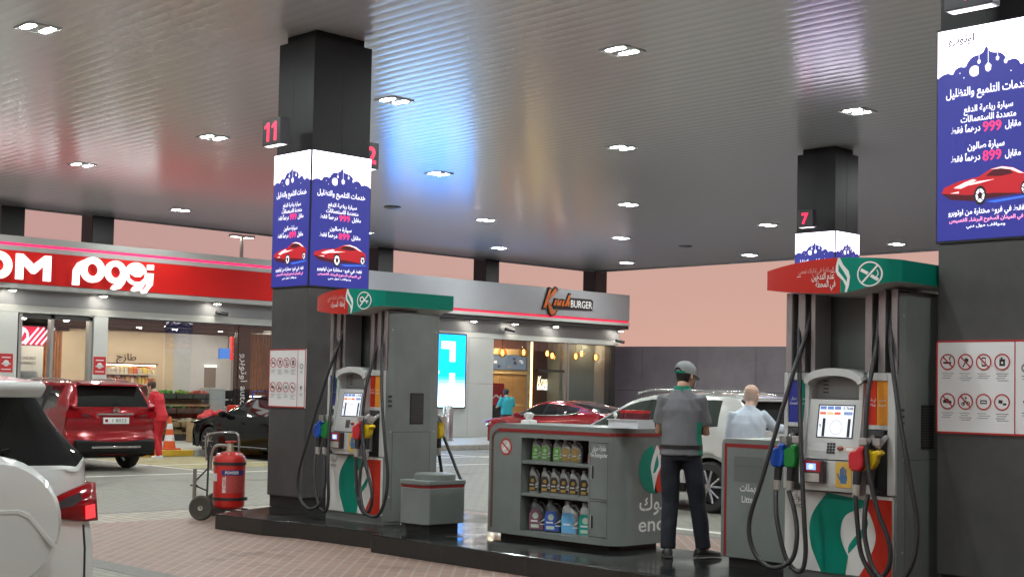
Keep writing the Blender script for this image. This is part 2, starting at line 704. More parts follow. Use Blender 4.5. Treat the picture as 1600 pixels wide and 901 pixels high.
def ceiling_light(x, y, label):
    t = thing('ceiling_light', label, 'ceiling light', (x, y, 5.985), 0, 'twin lamp lights in the canopy')
    f = MB()
    for a in ((-.215, .215, -.215, -.205), (-.215, .215, .205, .215), (-.215, -.205, -.205, .205), (.205, .215, -.205, .205)):
        f.box(a[0], a[1], a[2], a[3], -.003, .02, HOUSL)
    f.box(-.205, .205, -.205, .205, .0, .006, HOUSL)
    f.obj('housing', t)
    for s in (-1, 1):
        b = MB()
        b.prism(rrect(-.145, .145, s * .125 - .05, s * .125 + .05, .045), 2, -.0012, -.0004, LENS)
        b.obj('lamp', t)
    return t


def copy_to(o, loc, label):
    c = copy_tree(o)
    c.location = loc
    c['label'] = label
    return c


grid = [(-16.1, 7.5), (-20.86, 13), (-25.6, 12.95), (-30.3, 18), (-16, 13.1), (-20.75, 18.2), (-25.5, 24), (-30.2, 29), (-11.4, 13.05), (-15.95, 18.3), (-20.7, 24),
        (-25.35, 29.1), (-30.05, 34.8), (-11.15, 18.2), (-20.35, 29.05), (-25.2, 35), (-20, 34.8), (-30.4, 23.9),
        # the same grid goes on outside the picture
        (-11.4, 7.5), (-11.4, 2), (-6.7, 2), (-6.7, 7.5), (-6.7, 13), (-6.7, 18.3), (-2, 2), (-2, 7.5), (-2, 13), (-16.05, 2), (-20.8, 7.5), (-25.5, 7.5), (-30.2, 13), (-25.5, 18.4), (-11.4, 24), (-2, 18.3), (-30.2, 7.5), (-6.7, -4), (-11.4, -4), (-2, -4), (-16, -4)]
names = {0: 'nearest the upper left corner, left of the tall number 11 pillar', 1: 'left of the number 11 sign and level with it',
         2: 'high above the first dark roof post left of the pillar', 3: 'just above the red shop fascia, left of the pillar screens',
         4: 'just right of the upper number 11 pillar', 5: 'inside the bright blue glow on the ceiling',
         6: 'just below and right of the blue glow', 7: 'above the gap left of the second burger shop roof post',
         8: 'topmost of the middle column of ceiling lights', 9: 'second from the top in the middle column of ceiling lights',
         10: 'third from the top in the middle column of ceiling lights', 11: 'fourth from the top in the middle column of ceiling lights',
         12: 'lowest of the middle column, above the end of the burger shop', 13: 'just above the top of the number 7 pillar',
         14: 'left of the number 7 sign box', 15: 'nearest the far canopy edge, left of the number 7 screens',
         16: 'between the number 7 pillar and the big right screen', 17: 'half hidden by the lower edge of the number 11 screens'}
first = None
for i, (x, y) in enumerate(grid):
    lab = 'twin lamp ceiling light ' + (names[i] if i in names else 'over the forecourt outside the picture')
    if first is None:
        first = ceiling_light(x, y, lab)
    else:
        c = copy_to(first, (x, y, 5.985), lab)
for x, y, lab in ((-25.5, 20.9, 'small dark unlit fitting in the ceiling right of the number 11 screens'), (-25.2, 31.8, 'small dark unlit fitting in the ceiling left of the number 7 pillar')):
    t = MB().lathe([(.0, 5.93), (.12, 5.94), (.2, 5.97), (.21, 6.0)], HOUS, (x, y, 0), 16).obj('ceiling_sensor', smooth=50)
    tag(t, lab, 'ceiling sensor')

# ---------------------------------------------------------------- canopy pillars with LED screens
CLAD = mat('pillar_cladding', (.074, .074, .073), .38, .05, .25, var=.2, vscale=1.7, rvar=.08, bump=.05, bscale=300)
CLADT = mat('pillar_cladding_shaded', (.028, .027, .029), .45, 0, .15, var=.1, vscale=2)  # same cladding; the shade above the screens is put into its darker colour
BLACK = mat('matt_black', (.012, .012, .012), .6)
E_WHITE = em('led_white', (.92, .82, 1), 4.2)
E_SOFT = em('led_soft_white', (1, .93, 1), 1.0)
E_BLUE = em('led_blue', S(40, 44, 132), 1.0)
E_DBLUE = em('led_dark_blue', S(34, 30, 96), 1.0)
E_TXT = em('led_text', (.95, .93, 1), 1.25)
E_RED = em('led_red', (1, .04, .16), 1.3)
E_CAR = em('led_car_red', S(176, 22, 34), 1.0)
E_CARD = em('led_car_dark', S(70, 6, 22), 1.0)
E_CARL = em('led_car_highlight', (1, .72, .72), 1.3)
E_PINK = em('led_pink', (1, .35, .6), 1.2)
E_NUM = em('number_red', (1, .015, .07), 2.2)
SIGNW = mat('sign_white', (.72, .72, .72), .4)
SIGNR = mat('sign_red', (.45, .02, .02), .45)
SIGNK = mat('sign_black', (.02, .02, .02), .5)
SIGNG = mat('sign_grey_print', (.25, .25, .25), .6)


def advert(mb, o, U, N, wd, ht):
    """the Ramadan car-care advert on one screen face; o = lower left corner"""
    D = Dec(mb, o, U, (0, 0, 1), N, .001, .004)
    W = wd
    D.rect(.012, W - .012, .012, ht - .012, E_BLUE, 0)
    # white sky above a scalloped cloud line
    base = ht * .772
    pts = [(.012, ht - .012), (.012, base - .02)]
    c = [(0, .0), (.05, .022), (.11, .028), (.155, .016), (.18, .045), (.23, .062), (.285, .056), (.31, .085), (.36, .118), (.43, .128), (.47, .145), (.5, .18)]
    c = c + [(1 - a, b) for a, b in c[-2::-1]]
    c = [(sum(wt * p_[0] for wt, p_ in zip(ws, (c[max(0, i - 1)], c[i], c[i + 1], c[min(len(c) - 1, i + 2)]))), sum(wt * p_[1] for wt, p_ in zip(ws, (c[max(0, i - 1)], c[i], c[i + 1], c[min(len(c) - 1, i + 2)])))) for i in range(len(c) - 1) for ws in ((0, 1, 0, 0), (-.07, .867, .227, -.024), (-.0625, .5625, .5625, -.0625), (-.024, .227, .867, -.07))] + [(1, 0)]
    pts += [(.012 + a * (W - .024), base + b * ht * .66) for a, b in c]
    pts += [(W - .012, ht - .012)]
    D.poly(pts[::-1], E_WHITE, 1)
    D.text('اوتوبرو', (W * .25, ht * .925), .06, mat('led_logo_ink', (.02, .01, .02), .7, 0, .1), 3, maxw=W * .3, weight=.03)
    # crescent, lanterns, stars
    cy = ht * .795
    mx, my, mr = W * .385, cy - .02, W * .052
    pts = [(mx + mr * math.cos(t), my + mr * math.sin(t)) for t in [R(a) for a in range(40, 321, 20)]]
    pts += [(mx + mr * .35 + mr * .8 * math.cos(t), my + mr * .8 * math.sin(t)) for t in [R(a) for a in range(300, 59, -20)]]
    D.poly(pts, E_SOFT, 2)
    for lx, ly, s in ((.43, .05, .5), (.52, -.01, .95), (.61, .055, .52), (.69, .02, .55)):
        x, yy = W * lx, cy + ly * .9
        D.poly([(x, yy - .035 * s), (x + .022 * s, yy - .02 * s), (x + .028 * s, yy + .015 * s), (x, yy + .045 * s), (x - .028 * s, yy + .015 * s), (x - .022 * s, yy - .02 * s)], E_SOFT if s < 1 else E_PINK, 2)
        D.line([(x, yy + .045 * s), (x, cy + .17 if s > 1 else cy + .13)], .005, E_TXT, 2)
    for lx, ly in ((.24, -.02), (.28, -.06), (.8, .04), (.84, .01), (.74, -.06)):
        D.disc((W * lx, cy + ly), .006, E_SOFT, 2, 6)
    k = ht / 1.65
    D.text('خدمات التلميع والتظليل', (W * .5, 1.115 * k), .062 * k, E_TXT, 2, wd=W * .8, weight=.02)
    D.text('سيارة رباعية الدفع', (W * .52, .985 * k), .046 * k, E_TXT, 2, wd=W * .48, weight=.02)
    D.text('متعددة الاستعمالات', (W * .52, .91 * k), .046 * k, E_TXT, 2, wd=W * .54, weight=.02)
    for yy, num in ((.832, '999'), (.612, '899')):
        D.text('مقابل', (W * .76, yy * k), .05 * k, E_TXT, 2, wd=W * .15, weight=.02)
        D.text(num, (W * .56, (yy - .012) * k), .075 * k, E_RED, 2, wd=W * .18, weight=.012)
        D.text('درهماً فقط', (W * .3, yy * k), .05 * k, E_TXT, 2, wd=W * .29, weight=.02)
    D.text('سيارة صالون', (W * .5, .698 * k), .05 * k, E_TXT, 2, wd=W * .36, weight=.02)
    # red coupe, long bonnet to the left
    q = lambda l: [(W * (.06 + a * .88), (.30 + b * .245) * k) for a, b in l]
    D.poly(q([(.0, .32), (.03, .5), (.2, .66), (.42, .74), (.56, .95), (.68, 1.0), (.8, .92), (.93, .7), (.985, .62), (.99, .3), (.93, .12), (.83, .1), (.5, .04), (.36, .0), (.1, .1)]), E_CAR, 2)
    D.poly(q([(.0, .32), (.1, .1), (.36, .0), (.5, .04), (.83, .1), (.9, .12), (.6, .2), (.3, .2)]), E_CARD, 3)
    D.poly(q([(.50, .74), (.58, .91), (.67, .95), (.76, .88), (.80, .74), (.66, .7)]), E_CARD, 3)
    D.poly(q([(.55, .93), (.68, .985), (.8, .91), (.92, .71), (.86, .74), (.77, .87), (.67, .93)]), E_CARL, 4)
    D.poly(q([(.14, .46), (.26, .6), (.36, .68), (.40, .64), (.30, .5), (.22, .42)]), E_CARL, 4)
    D.poly(q([(.22, .48), (.42, .6), (.6, .62), (.42, .53)]), E_CARL, 4)
    D.poly(q([(.1, .3), (.2, .34), (.2, .28)]), E_CARL, 4)
    for wx, wy, wr in ((.44, .16, .075), (.93, .26, .055)):
        cx, cyy = q([(wx, wy)])[0]
        D.disc((cx, cyy), wr * W * .82, SIGNK, 4, 18, wr * W * 1.2)
        D.disc((cx, cyy), wr * W * .58, E_TXT, 5, 12, wr * W * .85)
        D.disc((cx, cyy), wr * W * .3, E_CARD, 6, 8, wr * W * .45)
        for a in range(5):
            t = R(a * 72 + 20)
            D.line([(cx, cyy), (cx + wr * W * .56 * math.cos(t), cyy + wr * W * .8 * math.sin(t))], .008, SIGNK, 7)
    D.poly(q([(.5, -.04), (.99, .06), (.99, .0), (.6, -.1)]), em('led_floor_blue', S(60, 110, 220), 1), 1)
    D.text('فقط في فروع مختارة من اوتوبرو', (W * .5, .205 * k), .04 * k, E_TXT, 2, wd=W * .74, weight=.02)
    D.text('في الميدان السفوح البرشاء القصيص', (W * .5, .15 * k), .028 * k, E_PINK, 2, wd=W * .72, weight=.03)
    D.text('ومواقف مول دبي', (W * .5, .105 * k), .022 * k, E_TXT, 2, wd=W * .38, weight=.02)


def pictogram(D, cx, cy, r, k):
    D.disc((cx, cy), r * .86, SIGNW, 1, 20)
    if k == 0:      # cigarette
        D.rect(cx - r * .6, cx + r * .45, cy - r * .22, cy + r * .02, SIGNK, 2)
        D.line([(cx + r * .3, cy + r * .15), (cx + r * .2, cy + r * .5), (cx + r * .45, cy + r * .62)], r * .12, SIGNK, 2)
    elif k == 1:    # flame / match
        D.disc((cx + r * .1, cy + r * .2), r * .28, SIGNK, 2, 10)
        D.line([(cx, cy), (cx - r * .35, cy - r * .6)], r * .16, SIGNK, 2)
    elif k == 2:    # phone
        D.rect(cx - r * .26, cx + r * .26, cy - r * .55, cy + r * .55, SIGNK, 2)
        D.rect(cx - r * .18, cx + r * .18, cy - r * .34, cy + r * .4, SIGNW, 3)
    elif k == 3:    # fuel can
        D.rect(cx - r * .36, cx + r * .36, cy - r * .5, cy + r * .34, SIGNK, 2)
        D.rect(cx - r * .2, cx + r * .05, cy + r * .34, cy + r * .55, SIGNK, 2)
        D.disc((cx, cy - r * .1), r * .14, SIGNW, 3, 8)
    elif k == 4:    # running engine car
        D.poly([(cx - r * .6, cy - r * .2), (cx + r * .5, cy - r * .3), (cx + r * .55, cy), (cx + r * .2, cy + r * .12), (cx, cy + r * .36), (cx - r * .35, cy + r * .3), (cx - r * .6, cy + r * .1)], SIGNK, 2)
    elif k == 5:    # people on a motorbike
        D.ring((cx - r * .3, cy - r * .3), r * .12, r * .24, SIGNK, 2, 12)
        D.ring((cx + r * .36, cy - r * .25), r * .12, r * .24, SIGNK, 2, 12)
        D.line([(cx - r * .3, cy - r * .3), (cx, cy + r * .1), (cx + r * .36, cy - r * .25)], r * .14, SIGNK, 2)
        D.disc((cx + r * .05, cy + r * .42), r * .14, SIGNK, 2, 8)
    elif k == 6:    # plug
        D.rect(cx - r * .42, cx + r * .42, cy - r * .26, cy + r * .22, SIGNK, 2)
        D.rect(cx - r * .3, cx + r * .3, cy - r * .1, cy + r * .06, SIGNW, 3)
    else:           # pouring
        D.poly([(cx - r * .5, cy - r * .1), (cx, cy - r * .2), (cx + r * .1, cy + r * .2), (cx - r * .4, cy + r * .3)], SIGNK, 2)
        D.rect(cx + r * .1, cx + r * .55, cy - r * .36, cy - r * .12, SIGNK, 2)
    D.ring((cx, cy), r * .84, r, SIGNR, 4, 26)
    if k in (0, 1, 2, 4, 5):
        D.line([(cx - r * .62, cy + r * .62), (cx + r * .62, cy - r * .62)], r * .17, SIGNR, 4)


def safety_panel(parent, wd, y):
    """white pictogram panel on the -Y face; local to the pillar"""
    b = MB()
    b.box(-wd / 2, wd / 2, y - .012, y, 1.39, 2.10, SIGNW)
    D = Dec(b, (-wd / 2, y - .012, 1.39), (1, 0, 0), (0, 0, 1), (0, -1, 0), .001, .001)
    for a in ((0, wd, 0, .014), (0, wd, .696, .71), (0, .014, 0, .71), (wd - .014, wd, 0, .71)):
        D.rect(*a, SIGNR, 1)
    s = wd * .785
    D.rect(s, s + .009, .014, .696, SIGNR, 1)
    for r_ in range(2):
        for c in range(4):
            cx, cy = s * (.155 + .232 * c), .545 - r_ * .30
            pictogram(D, cx, cy, .062, r_ * 4 + c)
            for q in range(3 + (c % 2)):
                D.line([(cx - .05 + .012 * (q % 2), cy - .088 - q * .017), (cx + .05 - .014 * ((q + c) % 3), cy - .088 - q * .017)], .005, SIGNG, 1)
    cx = s + (wd - s) * .5
    for cy in (.5, .23):
        D.ring((cx, cy), .024, .032, SIGNK, 1, 20) if cy > .4 else D.poly([(cx - .02, cy + .03), (cx + .02, cy + .03), (cx, cy - .03)], SIGNK, 1)
        D.line([(cx - .03, cy - .06), (cx + .03, cy - .06)], .006, mat('sign_teal', (.02, .22, .2), .5), 1)
        D.line([(cx - .025, cy - .08), (cx + .025, cy - .08)], .006, SIGNG, 1)
    b.obj('safety_notice_panel', parent)


def number_box(parent, txt, o, U, N, w_=.42, h_=.36, d_=.13):
    """number lamp box sticking out from the pillar: o = centre of its front face"""
    o, U, N = Vector(o), Vector(U), Vector(N)
    b = MB()
    vs = []
    for dz in (-h_ / 2, h_ / 2):
        for dn in (0, -d_):
            for du in (-w_ / 2, w_ / 2):
                vs.append(o + U * du + N * dn + Vector((0, 0, dz)))
    b.add(vs, [(0, 1, 3, 2), (4, 5, 7, 6), (0, 1, 5, 4), (2, 3, 7, 6), (0, 2, 6, 4), (1, 3, 7, 5)], mat('number_box_black', (.02, .018, .025), .35))
    bx = b.obj('number_sign', parent, bevel=.008)
    t = MB()
    D = Dec(t, o, U, (0, 0, 1), N, .001, .002)
    if txt == '11':
        for u in (-.085, .065):
            D.poly([(u - .002, -.115), (u + .046, -.115), (u + .046, .115), (u + .012, .115), (u - .05, .075), (u - .05, .04), (u - .002, .06)], E_NUM, 1)
    else:
        D.text(txt, (0, -h_ * .3), h_ * .6, E_NUM, 1, weight=.03, maxw=w_ * .8)
    t.obj('number', bx)
    u = MB()
    Dq = Dec(u, o - Vector((0, 0, h_ / 2)), U, -N, (0, 0, -1), .001, .003)
    Dq.rect(-w_ / 2 + .02, w_ / 2 - .02, .02, d_ - .02, em('number_box_lamp', (1, .98, .95), 3.0), 0)
    u.obj('lamp', bx)


def pillar(name, label, x0, x1, y0, y1, faces, numbers, panel, group='canopy pillars with screens', ztop=6.0):
    cx, cy = (x0 + x1) / 2, (y0 + y1) / 2
    hx, hy = (x1 - x0) / 2, (y1 - y0) / 2
    zb = .17 if panel is not None else .17
    t = thing(name, label, 'pillar', (cx, cy, 0), 0, group)
    MB().box(-hx + .04, hx - .04, -hy + .04, hy - .04, zb, .31, BLACK).obj('plinth', t)
    MB().box(-hx + .012, hx - .012, -hy + .012, hy - .012, .31, 2.85, CLAD).obj('lower_cladding', t, bevel=.012)
    u = MB().box(-hx + .02, hx - .02, -hy + .02, hy - .02, 4.52, ztop - .1, CLADT)
    for s in (-1, 1):
        u.box(-.003, .003, s * hy - .021, s * hy - .017, 4.52, ztop - .1, BLACK)
        u.box(s * hx - .021, s * hx - .017, -.003, .003, 4.52, ztop - .1, BLACK)
    u.obj('upper_cladding', t, bevel=.012)
    MB().box(-hx + .09, hx - .09, -hy + .09, hy - .09, ztop - .1, ztop + .02, CLADT).obj('neck', t)
    sb = MB().box(-hx, hx, -hy, hy, 2.85, 4.52, BLACK)
    for f in faces:
        if f == '-y':
            advert(sb, (-hx, -hy, 2.855), (1, 0, 0), (0, -1, 0), 2 * hx, 1.66)
        elif f == '+x':
            advert(sb, (hx, -hy, 2.855), (0, 1, 0), (1, 0, 0), 2 * hy, 1.66)
        elif f == '-x':
            advert(sb, (-hx, hy, 2.855), (0, -1, 0), (-1, 0, 0), 2 * hy, 1.66)
        else:
            advert(sb, (hx, hy, 2.855), (-1, 0, 0), (0, 1, 0), 2 * hx, 1.66)
    sb.obj('led_screen', t)
    for txt, f in numbers:
        if f == '-y':
            number_box(t, txt, (-hx + .44, -hy - .36, 4.71), (1, 0, 0), (0, -1, 0), *((.30, .30) if txt == '7' else (.38, .32)))
        else:
            number_box(t, txt, (hx - .28, hy + .17, 4.62), (0, 1, 0), (1, 0, 0), .34, .34)
    if panel:
        safety_panel(t, panel, -hy + .012)
    return t


p11 = pillar('canopy_pillar', 'dark grey pillar with lit blue advert screens and a red number 11', -14.25, -13.47, 9.77, 10.69, ('-y', '+x', '-x', '+y'), (('11', '-y'), ('12', '+x')), .76)
p7 = pillar('canopy_pillar', 'dark pillar with screens and a red number 7 behind the right fuel pump', -13.74, -12.92, 20.43, 21.2, ('-y', '+x', '-x', '+y'), (('7', '-y'),), None)
p9 = pillar('canopy_pillar', 'dark pillar at the right edge with a large screen and white notice panel', -5.28, -4.46, 9.77, 10.65, ('-y', '+x', '-x', '+y'), (('9', '-y'),), .80)

# ---------------------------------------------------------------- boundary wall
BW = mat('grey_boundary_wall', (.42, .39, .41), .6, var=.16, vscale=.9)
wl = MB()
a, b_ = Vector((-41.5, 40.6)), Vector((12, 53.4))
a, b_ = Vector((-36.53 - 6.96 * 1.5, 41.63 - 1.69 * 1.5)), Vector((-29.57 + 6.96 * 5, 43.32 + 1.69 * 5))
d = (b_ - a)
L_ = d.length
d.normalize()
nr = Vector((-d.y, d.x))
n_p = int(L_ / 2.4)
q0, q1 = a + nr * .05, b_ + nr * .05
wl.add([(p_.x, p_.y, z_) for z_ in (0, 3.46) for p_ in (q0, q1, q1 + nr * .1, q0 + nr * .1)], [(0, 1, 5, 4), (1, 2, 6, 5), (2, 3, 7, 6), (3, 0, 4, 7), (4, 5, 6, 7), (0, 3, 2, 1)], mat('wall_joint_dark', (.1, .09, .1), .7))
for i in range(n_p):
    q0, q1 = a + d * (i * 2.4 + .008), a + d * ((i + 1) * 2.4 - .008)
    for z0, z1 in ((0, 1.75), (1.766, 3.5)):
        P4 = [q0, q1, q1 + nr * .2, q0 + nr * .2]
        wl.add([(p_.x, p_.y, z0) for p_ in P4] + [(p_.x, p_.y, z1) for p_ in P4], [(0, 1, 5, 4), (1, 2, 6, 5), (2, 3, 7, 6), (3, 0, 4, 7), (4, 5, 6, 7), (0, 3, 2, 1)], BW)
P4 = [a - nr * .0 + nr * .02, b_ + nr * .02, b_ + nr * .18, a + nr * .18]
tag(wl.obj('boundary_wall'), 'plain grey panelled boundary wall beyond the white car', 'wall')
# street lamp beyond the shop roof
sl = thing('street_lamp', 'pale double headed street lamp seen above the shop roof', 'street lamp', (-45, 29.45, 0))
POLE = mat('galvanised_steel', (.5, .5, .48), .4, .6)
MB().tube([(0, 0, 0), (0, 0, 7.35)], [.11, .07], POLE, 10).obj('pole', sl, smooth=40)
for s in (-1, 1):
    hd = MB()
    hd.box(-.16, .16, s * .06 if s > 0 else -.5, .5 if s > 0 else -.06, 7.33, 7.43, POLE)
    Dec(hd, (0, s * .28, 7.33), (1, 0, 0), (0, 1, 0), (0, 0, -1), .001, .002).rect(-.13, .13, -.18, .18, em('street_lamp_glow', (1, .93, .8), 12), 0)
    hd.obj('lamp_head', sl, bevel=.02)
# ---------------------------------------------------------------- shop building
def W(o, t):
    """mesh made in world coordinates, parented to a thing that is only translated"""
    o.location = -t.location
    return o


PANEL = mat('facade_panel_white', (.50, .51, .48), .38, var=.04, vscale=1.2)
PANELG = mat('facade_panel_grey', (.27, .275, .285), .4, .1, var=.05, vscale=1.0)
FASCG = mat('fascia_silver', (.33, .34, .36), .38, .25, var=.05, vscale=.7)
COPE = mat('coping_grey', (.34, .335, .32), .45, .1)
REDF = mat('fascia_red', (.50, .012, .010), .5, 0, .12, var=.06, vscale=.5)
NEON = em('pink_light_line', (1, .02, .14), 1.35)
NEON2 = em('pink_light_line_lower', (1, .03, .09), .75)
E_LET = em('sign_letter_glow', (1, .98, .97), 1.15)
SHOPG = glass('shop_glass', (.96, .97, .96), .8, .075)
FRAME = mat('dark_window_frame', (.05, .05, .05), .4, .4)
FRAMEL = mat('grey_window_frame', (.3, .29, .27), .4, .3)
DARKC = mat('dark_shop_ceiling', (.02, .02, .022), .7)
FLOORI = mat('shop_floor_tiles', (.38, .36, .33), .25, var=.1, vscale=2)
E_SPOT = em('shop_spot', (1, .93, .82), 30)
E_WSPOT = em('soffit_spot', (1, .94, .82), 85)
XF, XW = -31.95, -32.4

shop = thing('convenience_shop', 'shop with red fascia, white glowing letters and glass front', 'shop building', (-36, 12, 0))
Ya, Yb = -4.0, 24.6
b = MB()
b.box(XF - .02, XF - .6, Ya, Yb, 3.87, 4.0, COPE)
b.box(XF + .01, XF - .6, Ya, Yb, 4.78, 4.9, COPE)
b.box(XF - .02, XF - .6, Ya, Yb, 4.97, 5.14, COPE)
b.box(XF - .25, -43, Ya, Yb, 4.98, 5.08, COPE)
W(b.obj('coping', shop, bevel=.01), shop)
W(MB().box(XF, XF - .6, Ya, Yb, 4.0, 4.78, REDF).obj('red_fascia', shop), shop)
b = MB()
b.box(XF - .045, XF - .6, Ya, Yb, 4.9, 4.97, NEON)
W(b.obj('light_strip', shop), shop)
b = MB()
b.box(XW, XW - .25, Ya, Yb, 3.5, 3.87, PANELG)
for y0, y1, z0, z1 in ((Ya, Yb, 3.325, 3.5), (Ya, 14.85, .135, 3.32), (16.85, 17.25, .135, 3.32), (24.1, 24.6, .135, 3.32)):
    b.box(XW + .02, XW - .25, y0 + .004, y1 - .004, z0, z1, PANEL)
b.box(-43, -42.8, Ya, Yb, 0, 4.98, PANELG)
b.box(-43, XW, Ya, Ya + .2, 0, 4.98, PANELG)
W(b.obj('wall', shop, bevel=.006), shop)
b = MB()
b.box(XW - .02, XW - .55, 14.9, 14.98, .135, 3.3, FRAMEL)
b.box(XW - .02, XW - .2, 15.72, 15.8, .135, 3.3, FRAMEL)
b.box(XW - .02, XW - .2, 16.75, 16.83, .135, 3.3, FRAMEL)
b.box(XW - .02, XW - .2, 14.98, 16.83, 3.2, 3.3, FRAME)
W(b.obj('door_frame', shop), shop)
b = MB()
for y0, y1 in ((17.27, 18.9), (18.93, 21.2), (21.23, 24.08)):
    b.box(XW - .04, XW - .052, y0, y1, .28, 3.3, SHOPG)
W(b.obj('window', shop), shop)
b = MB()
b.box(XW, XW - .09, 17.25, 24.1, .135, .28, FRAME)
b.box(XW - .01, XW - .09, 17.25, 24.1, 3.29, 3.325, FRAME)
W(b.obj('window_sill', shop), shop)
b = MB().box(XW - .06, XW - .072, 15.82, 16.74, .15, 3.2, SHOPG)
W(b.obj('door', shop), shop)
# interior shell
b = MB()
b.box(-42.8, XW - .26, Ya, Yb, .02, .14, FLOORI)
W(b.obj('interior_floor', shop), shop)
b = MB()
b.box(-42.8, XW - .26, Ya + .2, Yb, 3.75, 3.8, DARKC)
for k in range(12):
    b.box(-41, XW - .4, 6 + 1.55 * k, 6.06 + 1.55 * k, 3.5, 3.62, DARKC)
for k in range(3):
    b.tube([(-34 - 2 * k, 6, 3.35), (-34 - 2 * k, 24.4, 3.35)], .09, DARKC, 8)
W(b.obj('interior_ceiling', shop), shop)
CREAM = mat('cream_plaster', (.60, .50, .36), .6, var=.05, vscale=2)
WHITEI = mat('white_tiles', (.50, .52, .55), .35, var=.05, vscale=3)
WOODS = mat('orange_wood_slats', (.30, .11, .035), .45, var=.3, vscale=4)
for a_ in ((-38.2, -38, 19.0, 22.5, .14, 3.22, CREAM), (-38.2, -38.02, 22.5, 25.4, .14, 3.22, WHITEI), (-36.2, -36, 17.78, 18.7, .14, 3.05, CREAM), (-36.2, -35.98, 15.2, 17.2, .14, 3.05, CREAM),
           (-34.02, -33.9, 15.0, 16.25, .14, 2.55, mat('white_board', (.55, .54, .5), .5))):
    W(MB().box(*a_).obj('interior_wall', shop), shop)
b = MB()
for k in range(7):
    y = 17.22 + k * .085
    b.box(-36.05, -35.98, y, y + .06, .14, 3.05, WOODS)
W(b.obj('wood_slat_screen', shop), shop)
b = MB()
for k in range(12):
    y = 23.2 + k * .1
    b.box(-35.1, -35.0, y, y + .06, .14, 3.2, WOODS)
W(b.obj('wood_slat_screen', shop), shop)
b = MB().box(-38.0, -37.97, 23.62, 24.02, .14, 2.2, mat('doorway_shade', (.16, .15, .13), .6)).box(-37.99, -37.96, 23.6, 24.04, 2.2, 2.27, em('doorway_lamp', (1, .95, .85), 1.6))
W(b.obj('back_doorway', shop), shop)
b = MB()
D = Dec(b, (-38, 20.5, 2.34), (0, 1, 0), (0, 0, 1), (1, 0, 0), .002, .02)
D.text('طازج', (.36, 0), .2, SIGNK, 1, wd=.66, weight=.01, extrude=.02)
W(b.obj('wall_lettering', shop), shop)
b = MB()
D = Dec(b, (-33.9, 15.1, 2.1), (0, 1, 0), (0, 0, 1), (1, 0, 0), .002, .004)
D.text('COFFEE WITH A CONSCIENCE', (.52, .1), .07, SIGNK, 1, wd=.86)
D.text('AND A TASTY EXPERIENCE', (.52, -.03), .07, SIGNK, 1, wd=.86)
W(b.obj('wall_slogan', shop), shop)
# inner lamps
for k, (x, y) in enumerate([(-34.5, 18.2), (-36.8, 19.4), (-36.8, 20.6), (-36.8, 21.8), (-34.5, 20.2), (-34.5, 22.2), (-36.8, 23.4), (-35, 16.2), (-35, 17.4), (-36.4, 24.2), (-33.2, 15.5), (-33.4, 16.4)]):  # the spot before the slogan board is added to brighten it and the cup
    t = thing('spotlight', 'black ceiling spotlight inside the shop' if k else 'black ceiling spotlight behind the left end of the big shop window', 'spotlight', (x, y, 3.5), 0, 'ceiling spotlights inside the shop')
    MB().cyl((0, 0, -.02), (0, 0, -.2), .075, DARKC, 12).cyl((0, 0, -.02), (0, 0, .25), .012, DARKC, 6).obj('housing', t)
    MB().cyl((0, 0, -.201), (0, 0, -.21), .068, em('shop_spot_lens', (1, .9, .74), 480), 12).obj('lamp', t)

# letters on the red fascia
b = MB()


def letter(name, polys=(), rings=(), thick=.09):
    m = MB()
    for p in polys:
        m.prism(p, 0, XF + .03, XF + .03 + thick, E_LET)
    for (cy2, cz2, r0, r1) in rings:
        n = 30
        q = []
        for x in (XF + .03, XF + .03 + thick):
            for r_ in (r0, r1):
                q.append([(x, cy2 + r_ * math.cos(2 * math.pi * k / n), cz2 + r_ * math.sin(2 * math.pi * k / n)) for k in range(n)])
        vs = [p for r_ in q for p in r_]
        fs = []
        for k in range(n):
            k2 = (k + 1) % n
            for a, c in ((0, 1), (1, 3), (3, 2), (2, 0)):
                fs.append((a * n + k, a * n + k2, c * n + k2, c * n + k))
        m.add(vs, fs, E_LET)
    return W(m.obj(name, shop), shop)


ZB, ZT = 4.085, 4.705
zc = (ZB + ZT) / 2
rr_ = (ZT - ZB) / 2
letter('sign_letter', rings=[(14.08, zc, .15, rr_ + .02)])
letter('sign_letter', rings=[(13.32, zc, .15, rr_ + .02)])
y0 = 14.52
letter('sign_letter', [[(y0, ZB), (y0 + .17, ZB), (y0 + .17, ZT - .24), (y0 + .40, ZB + .16), (y0 + .47, ZB + .16), (y0 + .70, ZT - .24), (y0 + .70, ZB), (y0 + .87, ZB), (y0 + .87, ZT), (y0 + .72, ZT), (y0 + .435, ZB + .38), (y0 + .15, ZT), (y0, ZT)]])
letter('sign_letter', [[(12.5, ZB), (12.95, ZB), (12.95, ZB + .16), (12.7, ZB + .16), (12.95, ZT - .14), (12.95, ZT), (12.48, ZT), (12.48, ZT - .16), (12.74, ZT - .16), (12.5, ZB + .14)]])
